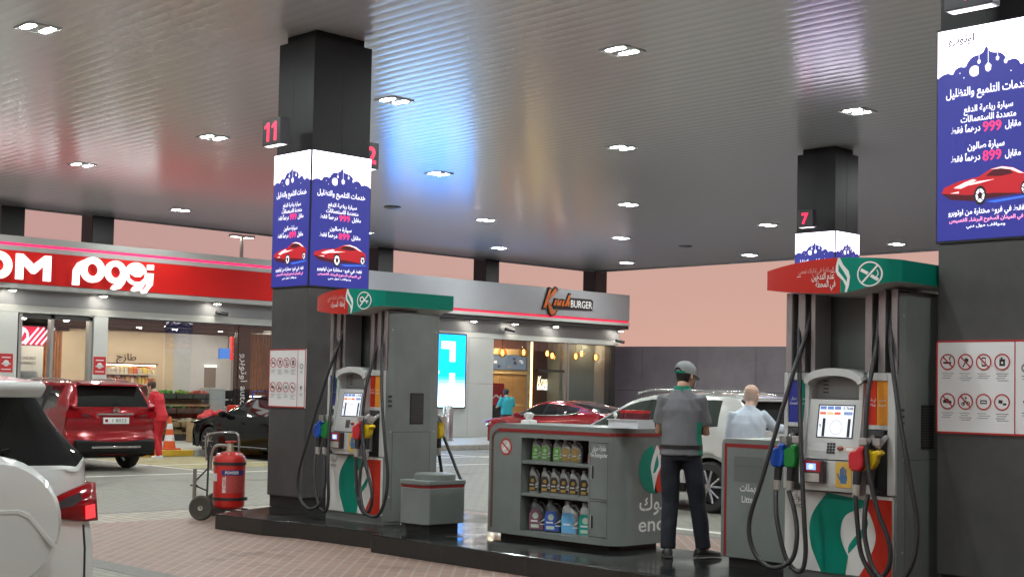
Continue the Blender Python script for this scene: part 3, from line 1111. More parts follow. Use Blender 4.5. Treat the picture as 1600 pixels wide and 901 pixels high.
# Arabic word, right to left
letter('sign_letter', [[(15.98, ZB - .04), (16.14, ZB - .04), (16.14, ZB + .35), (16.22, ZB + .46), (16.3, ZB + .5), (16.25, ZT - .02), (16.1, ZT - .1), (15.99, ZT - .28)]], [(16.5, zc + .06, .16, .32)])
for cy2, smile in ((17.13, 0), (17.70, 1)):
    tail = [(cy2 + .08, ZB + .10), (cy2 + .29, ZB + .3), (cy2 + .25, ZB + .1), (cy2 + .13, ZB - .05), (cy2 - .03, ZB - .1), (cy2 - .12, ZB - .07), (cy2 - .06, ZB + .02)]
    o = letter('sign_letter', [tail], [(cy2, zc + .05, .15 if not smile else .002, .29)])
    if smile:
        m = MB()
        sm = [(cy2 - .22, zc + .04), (cy2 - .06, zc - .035), (cy2 + .1, zc - .03), (cy2 + .225, zc + .07), (cy2 + .20, zc - .06), (cy2 + .09, zc - .15), (cy2 - .06, zc - .155), (cy2 - .18, zc - .08)]
        m.prism(sm, 0, XF + .1205, XF + .14, REDF)
        W(m.obj('sign_smile', shop), shop)
letter('sign_letter', [[(18.08, ZB + .0), (18.17, ZB + .1), (18.19, ZT - .22), (18.04, ZT - .22), (18.03, ZB + .08), (17.95, ZB - .02), (17.83, ZB - .04), (17.9, ZB - .14), (18.0, ZB - .12)], [(18.03, ZT - .13), (18.19, ZT - .13), (18.19, ZT + .0), (18.03, ZT + .0)]])

# ---------------------------------------------------------------- burger shop unit
bs = thing('burger_shop', 'grey burger shop with a silver fascia and glass front', 'shop building', (-36, 31, 0))
Y2, Y3 = 24.62, 37.2
b = MB()
b.box(XF, XF - .6, Y2, Y3, 4.2, 5.12, FASCG)
b.box(XF - .25, -43, Y2, Y3, 5.0, 5.06, FASCG)
W(b.obj('fascia', bs, bevel=.01), bs)
b = MB()
b.box(XF - .035, XF - .6, Y2, Y3, 4.12, 4.2, NEON2)
W(b.obj('light_strip', bs), bs)
b = MB()
b.box(XF + .01, XF - .6, Y2, Y3, 4.02, 4.12, PANEL)
b.box(XF - .05, XF - .6, Y2, Y3 + .02, 3.9, 4.02, FRAME)
W(b.obj('fascia_trim', bs), bs)
b = MB()
b.box(XW, XW - .25, Y2, Y3, 3.5, 3.9, PANELG)
b.box(XW + .02, XW - .25, Y2, Y3, 3.325, 3.495, PANEL)
for y0, y1 in ((24.62, 26.2), (26.2, 27.7), (27.7, 29.85), (29.85, 30.95)):
    for z0, z1 in ((.135, 1.85), (1.85, 3.32)):
        b.box(XW + .02, XW - .25, y0 + .005, y1 - .005, z0 + .005, z1 - .005, PANEL)
b.box(XW, XW - .3, 36.75, 36.98, .135, 3.32, FRAME)
b.box(-43, XW - .3, 36.9, 37.1, 0, 4.98, PANELG)
b.box(-43, -42.8, Y2, 37, 0, 4.98, PANELG)
b.box(XW - .28, -42.8, Y2 - .01, Y2 + .1, .14, 4.9, PANELG)
W(b.obj('wall', bs), bs)
b = MB()
for y0, y1 in ((30.98, 32.6), (32.63, 33.1), (33.13, 34.35), (34.6, 35.4), (35.43, 36.73)):
    b.box(XW - .04, XW - .052, y0, y1, .16, 3.3, SHOPG)
W(b.obj('window', bs), bs)
b = MB()
for y in (34.37, 34.52):
    b.box(XW, XW - .12, y, y + .07, .14, 3.32, FRAMEL)
b.box(XW, XW - .1, 30.96, 36.75, .135, .16, FRAME)
b.box(XW - .01, XW - .1, 30.96, 36.75, 3.3, 3.33, FRAME)
b.box(XW + .02, XW + .05, 33.02, 34.3, 2.3, 2.38, FRAME)
W(b.obj('window_frame', bs), bs)
b = MB()
b.box(-42.8, XW - .26, Y2 + .1, 36.9, .02, .14, FLOORI)
W(b.obj('interior_floor', bs), bs)
W(MB().box(-42.8, XW - .26, Y2 + .1, 36.9, 3.7, 3.8, mat('brown_ceiling', (.06, .035, .025), .7)).obj('interior_ceiling', bs), bs)
TAN = mat('tan_wood_panel', (.42, .27, .13), .45, var=.12, vscale=3)
BROWN = mat('dark_red_brown_panel', (.10, .035, .025), .35, var=.1, vscale=2)
GREYI = mat('grey_green_interior', (.12, .14, .14), .5)
b = MB()
for k in range(8):
    b.box(-37.0, -36.8, 32 + .7 * k, 32.69 + .7 * k, .14, 2.27, TAN)
W(b.obj('wood_panelling', bs), bs)
b = MB()
b.box(-36.95, -36.75, 33, 37.2, 2.27, 2.42, mat('cream_band', (.6, .48, .3), .5))
b.box(-36.95, -36.75, 33, 37.2, 2.98, 3.2, mat('cream_band_upper', (.6, .45, .25), .5))
b.box(-36.98, -36.8, 33, 37.2, 3.2, 3.7, BROWN)
W(b.obj('menu_wall', bs), bs)
W(MB().box(-35.6, -35.5, 35.95, 36.88, .14, 3.6, BROWN).obj('brown_panel', bs), bs)
b = MB()
b.box(-33.4, -33.3, 35.05, 36.85, .14, 3.65, GREYI)
b.box(-35.5, -33.4, 36.7, 36.85, .14, 3.65, GREYI)
W(b.obj('interior_wall', bs), bs)
b = MB()
b.box(-35.5, -35.46, 35.82, 35.88, .2, 3.45, em('warm_light_strip', (1, .68, .25), 6))
b.box(-35.55, -35.5, 36.85, 36.95, .2, 3.45, TAN)
W(b.obj('warm_light_strip', bs), bs)
b = MB()
for k in range(3):
    y = 33.6 + 1.07 * k
    b.box(-36.74, -36.7, y, y + 1.05, 2.43, 2.97, em('menu_screen', S(96, 112, 132), .9))
    D = Dec(b, (-36.7, y, 2.43), (0, 1, 0), (0, 0, 1), (1, 0, 0), .002, .002)
    rnd = random.Random(k)
    for q in range(7):
        u, v = rnd.uniform(.05, .8), rnd.uniform(.06, .4)
        D.rect(u, u + rnd.uniform(.06, .22), v, v + rnd.uniform(.03, .12), em('menu_' + 'abc'[q % 3], [S(40, 48, 62), S(205, 210, 215), S(150, 120, 96)][q % 3], .9), 1)
W(b.obj('menu_screen', bs), bs)
b = MB()
D = Dec(b, (-35.5, 36.12, 1.7), (0, 1, 0), (0, 0, 1), (1, 0, 0), .002, .02)
D.text('Krush', (.36, .16), .34, em('neon_script', (1, .9, .6), 2.6), 1, wd=.62, weight=.015, shear=.3)
D.text('BURGER', (.36, .0), .15, em('neon_block', (1, .98, .95), 2.6), 1, wd=.62, weight=.02)
W(b.obj('neon_wall_sign', bs), bs)
# fascia sign: script word + block capitals on a dark backing
b = MB()
D = Dec(b, (XF, 32.55, 4.42), (0, 1, 0), (0, 0, 1), (1, 0, 0), .03, .02)
sk = mat('sign_backing_dark', (.012, .008, .008), .4)
ora = mat('sign_orange', (.55, .12, .015), .35, var=.25, vscale=6)
scr = [[(.17, .0), (.44, .66), (.54, .62), (.3, .0)], [(.34, .26), (.72, .70), (.84, .66), (.80, .58), (.5, .33)], [(.36, .3), (.46, .22), (.66, -.1), (.82, -.03), (.72, -.16), (.56, -.22), (.48, -.1)],
       [(.66, .12), (.74, .3), (.8, .3), (.76, .12)], [(.80, .12), (.85, .3), (.92, .3), (.89, .16), (.98, .3), (1.05, .3), (1.0, .12)], [(1.06, .12), (1.12, .3), (1.2, .28), (1.15, .24), (1.18, .13), (1.1, .08)], [(1.2, .12), (1.42, .52), (1.5, .5), (1.40, .3), (1.45, .28), (1.42, .12), (1.36, .12), (1.36, .24), (1.3, .12)]]
for p in scr:
    cx, cyy = sum(a for a, _ in p) / len(p), sum(c for _, c in p) / len(p)
    big = []
    for a, c in p:
        dd = math.hypot(a - cx, c - cyy) or 1
        big.append((a + (a - cx) / dd * .06, c + (c - cyy) / dd * .06))
    b.prism([(32.55 + a, 4.42 + c) for a, c in big], 0, XF + .005, XF + .06, sk)
    b.prism([(32.55 + a, 4.42 + c) for a, c in p], 0, XF + .06, XF + .075, ora)
b.prism([(32.55 + a, 4.42 + c) for a, c in [(.7, .0), (1.5, .02), (2.62, .04), (2.66, .36), (2.55, .42), (1.46, .42), (1.2, .3), (.72, .34)]], 0, XF + .004, XF + .05, sk)
D2 = Dec(b, (XF + .05, 32.55, 4.42), (0, 1, 0), (0, 0, 1), (1, 0, 0), .004, .004)
D2.text('BURGER', (2.06, .1), .24, mat('sign_letter_white', (.75, .75, .73), .4), 1, wd=1.08, weight=.012)
W(b.obj('fascia_sign', bs, smooth=30), bs)
# cyan screen on the wall
b = MB()
b.box(XW + .03, XW + .09, 26.15, 29.68, 1.05, 3.42, FRAME)
D = Dec(b, (XW + .09, 26.2, 1.1), (0, 1, 0), (0, 0, 1), (1, 0, 0), .002, .002)
H_ = 2.27
n_ = 24
m_c = []
for k in range(n_):      # the screen's own picture fades from cyan to white at its foot
    t = max(0, 1 - k / n_ * 2.6)
    c_ = tuple(a * (1 - t) + d_ * t for a, d_ in zip((.0, .26, 1.0), (.62, .93, 1)))
    D.rect(0, 3.43, H_ * k / n_, H_ * (k + 1) / n_, em('cyan_screen_%d' % k, c_, 5.4), 0)
wsc = em('cyan_screen_white', (1, 1, 1), 1.5)
for s in (-1, 1):
    for q in (-1, 1):
        cx = 1.72 + s * .98
        cz = 1.24 + q * .5
        D.rect(cx - .3, cx + .3, cz + q * .2 - .12, cz + q * .2 + .12, wsc, 1)
        D.rect(cx + s * .18 - .12, cx + s * .18 + .12, cz - .32, cz + .32, wsc, 2)
D.rect(.9, 2.0, 1.99, 2.07, wsc, 1)
D.rect(.9, 2.0, .5, .58, wsc, 1)
D.text('SCAN HERE', (1.6, 1.2), .16, wsc, 1, wd=1.2, weight=.02)
D.text('TO PAY AND GO', (1.6, 1.02), .12, wsc, 1, wd=1.5, weight=.02)
W(b.obj('lit_screen', bs), bs)

# soffit downlights (one thing each), cameras
k = 0
dl = [(14.56, 'over the shop door pier'), (16.95, 'above the left end of the big shop window'), (20.3, 'above the big shop window near the pillar'), (29.8, 'left one on the burger shop, above the cyan screen'),
      (31.65, 'second on the burger shop, beside the camera'), (33.6, 'third on the burger shop, above its glass door'), (36.95, 'at the far end of the burger shop'), (12.2, 'out of the picture'), (9.8, 'out of the picture'), (24.0, 'hidden behind the pillar and pump'), (27.2, 'hidden behind the fuel pump')]
for y, lab in dl:
    t = thing('soffit_light', 'small lit downlight under the fascia ' + lab, 'downlight', (XF - .17, y, 3.865), 0, 'downlights under the shop fascia')
    MB().lathe([(.0, .04), (.12, .04), (.12, .0), (.0, .0)], HOUS, (0, 0, -.04), 14).obj('housing', t)
    MB().lathe([(.0, -.012), (.085, -.012), (.085, 0), (.0, 0)], E_WSPOT, (0, 0, -.041), 14).obj('lamp', t)
WHP = mat('white_plastic', (.7, .7, .68), .4)
for y, z, lab in ((20.5, 3.62, 'small bullet security camera above the big shop window'), (31.5, 3.66, 'small bullet security camera above the burger shop window'), (37.0, 3.5, 'small bullet security camera at the far corner of the burger shop')):
    t = thing('security_camera', lab, 'camera', (XW + .02, y, z), 0, 'security cameras on the shop fronts')
    MB().cyl((0, 0, 0), (.16, 0, -.02), .03, WHP, 8).obj('bracket', t)
    MB().cyl((.1, -.14, .0), (.22, .17, -.05), .055, DARKC, 10).obj('camera_body', t)
# shop-front signs
for y, lab in ((14.57, 'red notice with a white cup print on the pier left of the shop door'), (17.03, 'red notice with a white cup print on the pier right of the shop door')):
    b = MB().box(XW + .023, XW + .03, y - .16, y + .18, 1.85, 2.3, SIGNR)
    D = Dec(b, (XW + .03, y - .16, 1.85), (0, 1, 0), (0, 0, 1), (1, 0, 0), .002, .002)
    D.disc((.17, .22), .075, SIGNW, 1, 14)
    D.rect(.06, .28, .19, .22, SIGNW, 1)
    D.line([(.06, .36), (.28, .36)], .025, E_PINK if 0 else SIGNW, 1)
    D.line([(.05, .07), (.29, .07)], .02, SIGNW, 1)
    tag(b.obj('notice'), lab, 'notice', 'red notices beside the shop door')
# poster screen above the door
b = MB().box(XW - .3, XW - .24, 14.99, 15.7, 2.52, 3.02, FRAME)
D = Dec(b, (XW - .24, 14.99, 2.52), (0, 1, 0), (0, 0, 1), (1, 0, 0), .002, .002)
pw, pr = em('poster_white', S(240, 225, 235), 1.0), em('poster_red', S(214, 40, 70), 1.0)
D.rect(.02, .69, .02, .48, pr, 0)
for k in range(4):
    D.line([(.30 + .14 * k - .13, .0 + .03), (.30 + .14 * k + .22, .46)], .05, pw, 1)
D.disc((.05, .25), .22, pw, 2, 20)
D.poly([(.02, .08), (.12, .1), (.2, .2), (.2, .3), (.15, .34), (.1, .22), (.02, .18)], pr, 3)
tag(b.obj('poster_screen'), 'lit white screen with red diagonal stripes above the shop door', 'screen')
# goods and fittings inside -------------------------------------------------
SHELFW = mat('shelf_white', (.6, .56, .5), .5)
t = thing('display_shelf', 'lit back wall shelf of packets under the Arabic lettering', 'shelf', (-37.6, 20.7, .14))
b = MB().box(-.3, .3, -1.0, .85, 2.05, 2.1, BROWN).box(-.3, -.25, -1.0, .85, 0, 2.05, BROWN)
for z in (.5, 1.0, 1.45, 1.75):
    b.box(-.25, .3, -1.0, .85, z, z + .04, SHELFW)
b.obj('rack', t)
MB().box(.2, .25, -.95, .8, 2.03, 2.05, em('shelf_lamp', (1, .85, .6), 14)).obj('shelf_lamp', t)
pc = [mat('packet_%d' % i, c, .45) for i, c in enumerate([(.7, .3, .06), (.7, .6, .4), (.6, .1, .05), (.65, .5, .1), (.6, .55, .5), (.75, .4, .15)])]
rnd = random.Random(3)
for z in (1.79, 1.49):
    y = 19.78
    while y < 21.45:
        wv = rnd.uniform(.09, .15)
        h = rnd.uniform(.16, .24)
        bb = MB().box(-.1, .1, -wv / 2, wv / 2, 0, h * .8, rnd.choice(pc)).box(-.08, .08, -wv * .35, wv * .35, h * .8, h, rnd.choice(pc)).obj('packet', loc=(-37.45, y + wv / 2, z + .14), bevel=.01)
        tag(bb, 'bright packet standing on the lit back shelf of the shop', 'packet', 'packets on the lit shop shelf')
        y += wv + .02
# produce crates
CR = mat('crate_plastic', (.05, .06, .045), .5)
CRW = mat('crate_wood', (.34, .23, .12), .6, var=.2, vscale=9)
veg = [((.08, .26, .03), 'leafy green vegetables'), ((.2, .34, .05), 'pale green vegetables'), ((.4, .3, .16), 'brown potatoes'), ((.5, .07, .04), 'red vegetables'), ((.5, .45, .34), 'white onions'), ((.06, .17, .05), 'dark green vegetables')]
spots = [(-33.3, 19.45, 1.12, 0), (-33.3, 19.98, 1.12, 1), (-33.25, 19.45, .72, 5), (-33.25, 19.98, .72, 0), (-32.95, 19.4, .36, 2), (-32.95, 19.95, .36, 4), (-33.3, 20.5, .72, 5), (-32.95, 20.5, .36, 2), (-33.0, 19.5, .14, 4), (-33.0, 20.3, .14, 2), (-33.3, 20.5, 1.12, 3)]
hts = {1.12: 'top', .72: 'upper', .36: 'lower', .14: 'bottom'}
sd = thing('produce_stand', 'stepped wooden stand of vegetable crates behind the shop glass', 'stand', (-33.3, 20, .14))
b = MB()
b.box(-.3, .25, -.85, .8, .5, .55, CRW).box(-.3, .2, -.85, .8, .9, .95, CRW).box(-.35, -.3, -.85, .8, 0, 1.25, CRW).box(.1, .55, -.85, .8, .16, .2, CRW)
b.box(-.3, .5, -.88, -.85, 0, .6, CRW).box(-.3, .5, .8, .83, 0, .6, CRW)
b.obj('shelving', sd)
for i, (x, y, z, v) in enumerate(spots):
    t = thing('produce_crate', 'crate of %s on the %s step of the stand, %s' % (veg[v][1], hts[z], 'towards the door' if y < 19.7 else ('in the middle' if y < 20.2 else 'towards the counter')), 'crate', (x, y, z + .11), 0, 'vegetable crates behind the shop glass')
    b = MB()
    for a in ((-.2, .2, -.24, .24, 0, .02), (-.2, -.18, -.24, .24, 0, .16), (.18, .2, -.24, .24, 0, .16), (-.18, .18, -.24, -.22, 0, .16), (-.18, .18, .22, .24, 0, .16)):
        b.box(*a, CR if z > .4 else CRW)
    b.obj('crate_body', t)
    g = MB()
    vm = mat('vegetable_%d' % v, veg[v][0], .6, var=.4, vscale=12)
    rnd = random.Random(i)
    for q in range(26):
        g.ball((rnd.uniform(-.15, .15), rnd.uniform(-.2, .2), rnd.uniform(.1, .22)), (rnd.uniform(.04, .07), rnd.uniform(.04, .07), rnd.uniform(.03, .07)), vm, 7, 5)
    g.obj('vegetables', t, smooth=60)
t = thing('shop_counter', 'pale grey service counter beside the vegetable stand', 'counter', (-33.3, 21.3, .14))
MB().box(-.4, .15, -.5, -.0, 0, 1.42, mat('counter_grey', (.42, .45, .44), .4)).obj('panel', t, bevel=.01)
MB().box(-.7, .1, .02, 1.3, 0, .85, mat('counter_white', (.55, .55, .53), .4)).box(-.75, .15, .02, 1.32, .85, .9, SHELFW).obj('cabinet', t)
t = thing('cash_register', 'black till screen on the shop counter', 'till', (-33.6, 21.75, 1.04))
MB().box(-.15, .1, -.22, .22, 0, .16, SIGNK).obj('base', t)
MB().box(-.05, -.02, -.2, .2, .2, .45, SIGNK).box(-.04, -.03, -.04, .04, .12, .2, SIGNK).obj('monitor', t)
t = thing('fridge_counter', 'glass fronted chilled counter beside the till', 'chiller', (-34.1, 22.6, .14))
MB().box(-.35, .3, -.5, .5, 0, .75, SHELFW).obj('base', t)
MB().box(-.35, .25, -.5, .5, .78, .8, SHELFW).box(-.35, .25, -.5, .5, 1.2, 1.23, SHELFW).obj('shelf', t)
MB().box(-.3, .2, -.45, .45, 1.17, 1.19, em('chiller_lamp', (.9, .97, 1), 7)).obj('lamp', t)
t = thing('black_column', 'black interior column with vertical white lettering at the right end of the shop', 'column', (-33.1, 21.85, .14))
MB().box(-.2, .0, -.22, .22, 0, 3.3, mat('black_gloss', (.012, .012, .013), .2)).obj('shaft', t)
b = MB()
D = Dec(b, (.0, 0, 0), (0, 0, -1), (0, 1, 0), (1, 0, 0), .002, .003)
D.text('اوتوبرو', (-2.0, -.09), .2, mat('column_letter', (.7, .7, .7), .5), 1, wd=.8, weight=.015)
D.text('auto', (-1.2, -.09), .2, mat('column_letter', (.7, .7, .7), .5), 1, wd=.55, weight=.015)
b.obj('lettering', t)
E_RS = em('red_sign_glow', S(214, 40, 34), 1.0)
t = MB().box(-34.5, -34.42, 22.28, 22.6, 2.38, 3.05, E_RS)
D = Dec(t, (-34.42, 22.28, 2.38), (0, 1, 0), (0, 0, 1), (1, 0, 0), .002, .002)
for v in (.12, .34, .5):
    D.rect(.06, .2, v, v + .09, SIGNW, 1)
t.box(-34.47, -34.45, 22.43, 22.45, 3.05, 3.75, DARKC)
tag(t.obj('hanging_sign'), 'lit red hanging sign near the right end of the shop window', 'sign')
t = MB().box(-35, -34.9, 22.2, 22.9, 2.42, 2.72, em('blue_sign_glow', S(40, 120, 210), .8)).box(-34.96, -34.94, 22.5, 22.52, 2.72, 3.75, DARKC)
tag(t.obj('hanging_sign'), 'lit blue hanging sign behind the red one in the shop', 'sign')
t = thing('giant_cup', 'oversized grey takeaway cup display by the shop door', 'cup display', (-33.4, 15.5, .14))
cg = mat('cup_grey', (.13, .13, .12), .4)
MB().lathe([(0, 0), (.27, 0), (.36, 1.45), (.0, 1.45)], cg, n=24).obj('cup', t, smooth=40)
MB().lathe([(.0, 1.45), (.40, 1.45), (.41, 1.55), (.37, 1.57), (.36, 1.72), (.33, 1.76), (.0, 1.76)], mat('cup_lid', (.2, .2, .19), .4), n=24).obj('lid', t, smooth=40)
# items on the pavement outside the shop
t = thing('red_tarp_bundle', 'crumpled red cloth bundle on the shop pavement behind the black car', 'bundle', (-31.4, 19.8, .135))
b = MB()
rnd = random.Random(5)
for q in range(9):
    b.ball((rnd.uniform(-.15, .15), rnd.uniform(-.32, .32), .62 + rnd.uniform(0, .15)), (.14, .16, .1), mat('red_cloth', (.45, .03, .03), .6), 8, 6)
b.obj('cloth', t, smooth=60)
MB().box(-.3, .3, -.6, .6, 0, .56, CRW).obj('box', t, bevel=.02)
t = thing('red_carrier', 'large red plastic box with a white label on the shop pavement', 'box', (-31.4, 20.8, .135))
MB().box(-.25, .25, -.42, .42, .5, .98, mat('red_plastic', (.5, .03, .02), .35)).obj('box_body', t, bevel=.04)
MB().box(.251, .256, -.1, .2, .62, .8, SIGNW).obj('label_plate', t)
MB().box(-.3, .3, -.5, .5, 0, .49, CRW).obj('stand', t)
t = thing('hand_trolley', 'blue metal hand trolley outside the shop beside the pillar', 'trolley', (-31.3, 21.25, .135))
bl = mat('blue_paint', (.02, .05, .35), .4)
MB().tube([(0, -.28, 0), (0, -.28, 1.35), (0, .28, 1.35), (0, .28, 0)], .03, bl, 8).tube([(0, -.28, 1.1), (0, .28, 1.1)], .025, bl, 8).tube([(0, -.28, .6), (0, .28, .6)], .025, bl, 8).obj('frame', t)
MB().box(-.02, .3, -.28, .28, 0, .03, bl).obj('toe_plate', t)
for s in (-1, 1):
    MB().lathe([(.0, -.03), (.1, -.03), (.1, .03), (.0, .03)], SIGNK, (-.1, s * .32, .1), 14, 1).obj('wheel', t)
# bollards
STEEL = mat('brushed_steel', (.55, .56, .58), .22, .9)
for x, y, lab in ((-30.3, 27.15, 'shiny steel bollard between the pump and the cyan screen'),):
    t = thing('bollard', lab, 'bollard', (x, y, .135))
    MB().lathe([(.0, 0), (.19, 0), (.19, .02), (.15, .03), (.15, .92), (.13, 1.0), (.08, 1.05), (0, 1.06)], STEEL, n=20).obj('post', t, smooth=40)
# pendants, fridge, counter in the burger shop
for i, (y, z, r) in enumerate([(32.9, 2.95, .17), (34.05, 2.95, .1), (34.3, 2.88, .15), (34.92, 3.0, .1), (35.0, 2.85, .15), (31.9, 2.9, .15), (35.5, 2.9, .13), (35.8, 3.0, .1), (36.55, 2.9, .14)]):  # last three stand in for pendants mirrored in the glass
    t = thing('pendant_lamp', 'amber glass pendant lamp behind the burger shop glass, %s from the left' % ORD[[1, 2, 3, 4, 5, 0, 6, 7, 8][i]], 'pendant lamp', (-32.95, y, z), 0, 'amber pendant lamps in the burger shop')
    MB().cyl((0, 0, .12), (0, 0, .75), .01, DARKC, 6).obj('cord', t)
    MB().ball((0, 0, 0), (r, r, r * 1.05), glass('amber_glass', (1, .72, .35), 1.0, .06), 14, 10).obj('shade', t, smooth=60)
    MB().ball((0, 0, 0), (.05, .05, .1), em('amber_bulb', (1, .62, .25), 9), 10, 7).obj('bulb', t, smooth=60)
t = thing('drinks_fridge', 'red drinks fridge at the left edge of the burger shop window', 'fridge', (-34.2, 32.6, .14))
MB().box(-.3, .3, -.4, .35, 0, 1.76, mat('fridge_red', (.42, .015, .012), .35)).obj('cabinet', t, bevel=.02)
b = MB()
b.box(.302, .31, -.3, .3, .35, 1.0, mat('fridge_glass', (.03, .03, .03), .1))
D = Dec(b, (.302, -.3, 1.15), (0, 1, 0), (0, 0, 1), (1, 0, 0), .002, .003)
D.line([(.1, .08), (.25, .2), (.4, .1), (.5, .2)], .05, SIGNW, 1)
b.obj('door', t)
t = thing('service_counter', 'tan service counter along the back of the burger shop', 'counter', (-36.2, 34.5, .14))
MB().box(-.3, .2, -1.6, 1.4, 0, .95, TAN).obj('base', t)
MB().box(-.35, .25, -1.65, 1.45, .95, 1.0, mat('counter_cream', (.6, .45, .25), .4)).obj('worktop', t)
for i, (x, y) in enumerate([(-35.5, 32), (-34.5, 33.2), (-35.8, 34.2), (-34.5, 34.2), (-36, 35.4), (-33, 36.2)]):
    t = thing('recessed_lamp', 'small warm ceiling lamp inside the burger shop', 'ceiling lamp', (x, y, 3.69), 0, 'small warm lamps in the burger shop ceiling')
    MB().lathe([(0, -.02), (.1, -.02), (.1, .01), (0, .01)], HOUS, n=12).obj('housing', t)
    MB().lathe([(0, -.03), (.08, -.03), (.08, -.021), (0, -.021)], em('burger_lamp', (1, .78, .48), 650), n=12).obj('lamp', t)
# roof posts between the shop roof and the canopy
for x, y, lab in ((-33.5, 15.0, 'black roof post at the left edge above the red shop fascia'), (-33.5, 17.45, 'second black roof post above the red shop fascia'), (-33.5, 27.0, 'black roof post just right of the pillar screens'), (-33.5, 31.6, 'middle black roof post above the burger shop'), (-33.5, 37.05, 'black roof post above the end of the burger shop')):
    t = thing('roof_post', lab, 'post', (x, y, 5.05), 0, 'black posts between the shop roof and the canopy')
    MB().box(-.31, .31, -.31, .31, 0, 1.2, mat('post_black', (.022, .02, .02), .45)).obj('shaft', t, bevel=.02)
    MB().box(-.36, .36, -.36, .36, -.04, .03, BLACK).obj('base_plate', t)
# one more pillar, seen only as a reflection in the shop glass
pillar('canopy_pillar', 'dark pillar with lit screens, beyond the right edge of the picture', -13.74, -12.92, 30.35, 31.15, ('-x', '-y'), (), None)
# ---------------------------------------------------------------- pump island
def granite():
    m = mat('black_granite', (.018, .019, .018), .07, 0, .6)
    n = m.node_tree
    L = n.links.new
    b = n.nodes['Principled BSDF']
    t = n.nodes.new('ShaderNodeTexCoord')
    v = n.nodes.new('ShaderNodeTexVoronoi')
    v.inputs['Scale'].default_value = 160
    L(t.outputs['Object'], v.inputs['Vector'])
    r_ = n.nodes.new('ShaderNodeValToRGB')
    r_.color_ramp.elements[0].color = (.05, .052, .05, 1)
    r_.color_ramp.elements[0].position = .0
    r_.color_ramp.elements[1].color = (.013, .014, .013, 1)
    r_.color_ramp.elements[1].position = .25
    L(v.outputs['Distance'], r_.inputs[0])
    L(r_.outputs[0], b.inputs['Base Color'])
    nz = n.nodes.new('ShaderNodeTexNoise')
    nz.inputs['Scale'].default_value = 1.6
    nz.inputs['Detail'].default_value = 6
    L(t.outputs['Object'], nz.inputs['Vector'])
    mr = n.nodes.new('ShaderNodeMapRange')
    mr.inputs[1].default_value = .35
    mr.inputs[2].default_value = .75
    mr.inputs[3].default_value = .05
    mr.inputs[4].default_value = .32
    L(nz.outputs[0], mr.inputs[0])
    L(mr.outputs[0], b.inputs['Roughness'])
    return m


GRAN = granite()
ZI = .18
isl = thing('pump_island', 'long raised island of polished black granite under the fuel pumps', 'island', (-9, 9.6, 0))
b = MB()
b.prism([(-13.62, 8.66), (-12.75, 8.71), (-12.3, 8.84), (-10.86, 8.93), (-10.86, 11.2), (-14.55, 11.2), (-14.05, 9.7)], 2, 0, ZI, GRAN)
b.prism([(-10.855, 8.72), (-5.75, 8.72), (3, 8.72), (3, 11.2), (-5.75, 11.2), (-5.75, 10.34), (-10.855, 10.34)], 2, 0, ZI + .003, GRAN)
W(b.obj('kerb_stone', isl, bevel=.012), isl)
b = MB()
for k in range(1, 12):
    x = -10.855 + k * 1.1
    b.box(x - .002, x + .002, 8.7185, 8.7195, .0, ZI, SIGNK)
W(b.obj('stone_joint', isl), isl)
# island under the number 7 pillar
t = tag(MB().prism([(-17, 19.3), (4, 19.3), (4, 22.3), (-17, 22.3)], 2, 0, ZI, GRAN).obj('pump_island', bevel=.012), 'far granite pump island under the number 7 pillar', 'island')

PGREY = mat('pump_grey_green', (.185, .208, .198), .38, .1, .3, var=.14, vscale=1.6, rvar=.08)
PLIGHT = mat('pump_light_grey', (.50, .51, .50), .38, .1, .5, var=.04, vscale=3)
PSTRIP = mat('hose_mast_aluminium', (.36, .345, .35), .3, .6)
PINNER = mat('pump_recess_grey', (.16, .175, .17), .45)
RUB = mat('hose_rubber', (.022, .022, .024), .38)
PWHITE = mat('pump_white_panel', (.66, .66, .63), .35, var=.07, vscale=5)
TEAL = mat('brand_teal', (.0, .215, .150), .4, 0, .25)
RED2 = mat('brand_red', (.52, .03, .014), .4, 0, .25)
WHT = mat('brand_white', (.72, .74, .72), .35)
LBLUE = mat('label_blue', (.02, .03, .26), .35)
LORANGE = mat('label_orange', (.72, .27, .02), .35)
HTEAL = mat('header_teal', (.0, .20, .14), .45, 0, .2)
HRED = mat('header_red', (.44, .022, .014), .45, 0, .2)
NB = {'blue': mat('nozzle_blue', (.012, .075, .42), .3), 'green': mat('nozzle_green', (.01, .20, .035), .3), 'red': mat('nozzle_red', (.50, .02, .03), .3), 'yellow': mat('nozzle_yellow', (.62, .42, .01), .3)}
ALU = mat('nozzle_aluminium', (.55, .55, .54), .3, .8)
E_PSCR = em('pump_screen_white', (.78, .82, .9), .9)
E_PS2 = em('pump_screen_blue', (.12, .2, .45), .9)
E_CARDS = em('card_reader_screen', (.25, .5, 1), 1.1)


class Bow(Dec):
    """graphics that follow the bowed front of the pump header"""

    def P(s, u, v, l):
        return Vector((u, hdr_y(u) - .003 - .0015 * l, v))


def hdr_y(x):
    t = (x - .1) / .71
    y = -.29 + .17 * t * t
    if x > .47:
        y += .09 * ((x - .47) / .13) ** 2
    return y


def hdr_z(x):
    t = (x - .12) / .72
    top = 2.535 - .055 * max(-t, 0) ** 1.6 - .05 * max(t, 0) ** 1.6
    bot = 2.262 + .06 * max(-t, 0) ** 1.5
    if x > .15:
        q = min(1, (x - .15) / .5)
        bot = 2.262 + .085 * (q * q * (3 - 2 * q))
    return bot, top


def hose(pts, parent, r=.0185):
    b = MB()
    b.tube(pts, r, RUB, 10, sub=7)
    return b.obj('hose', parent, smooth=60)


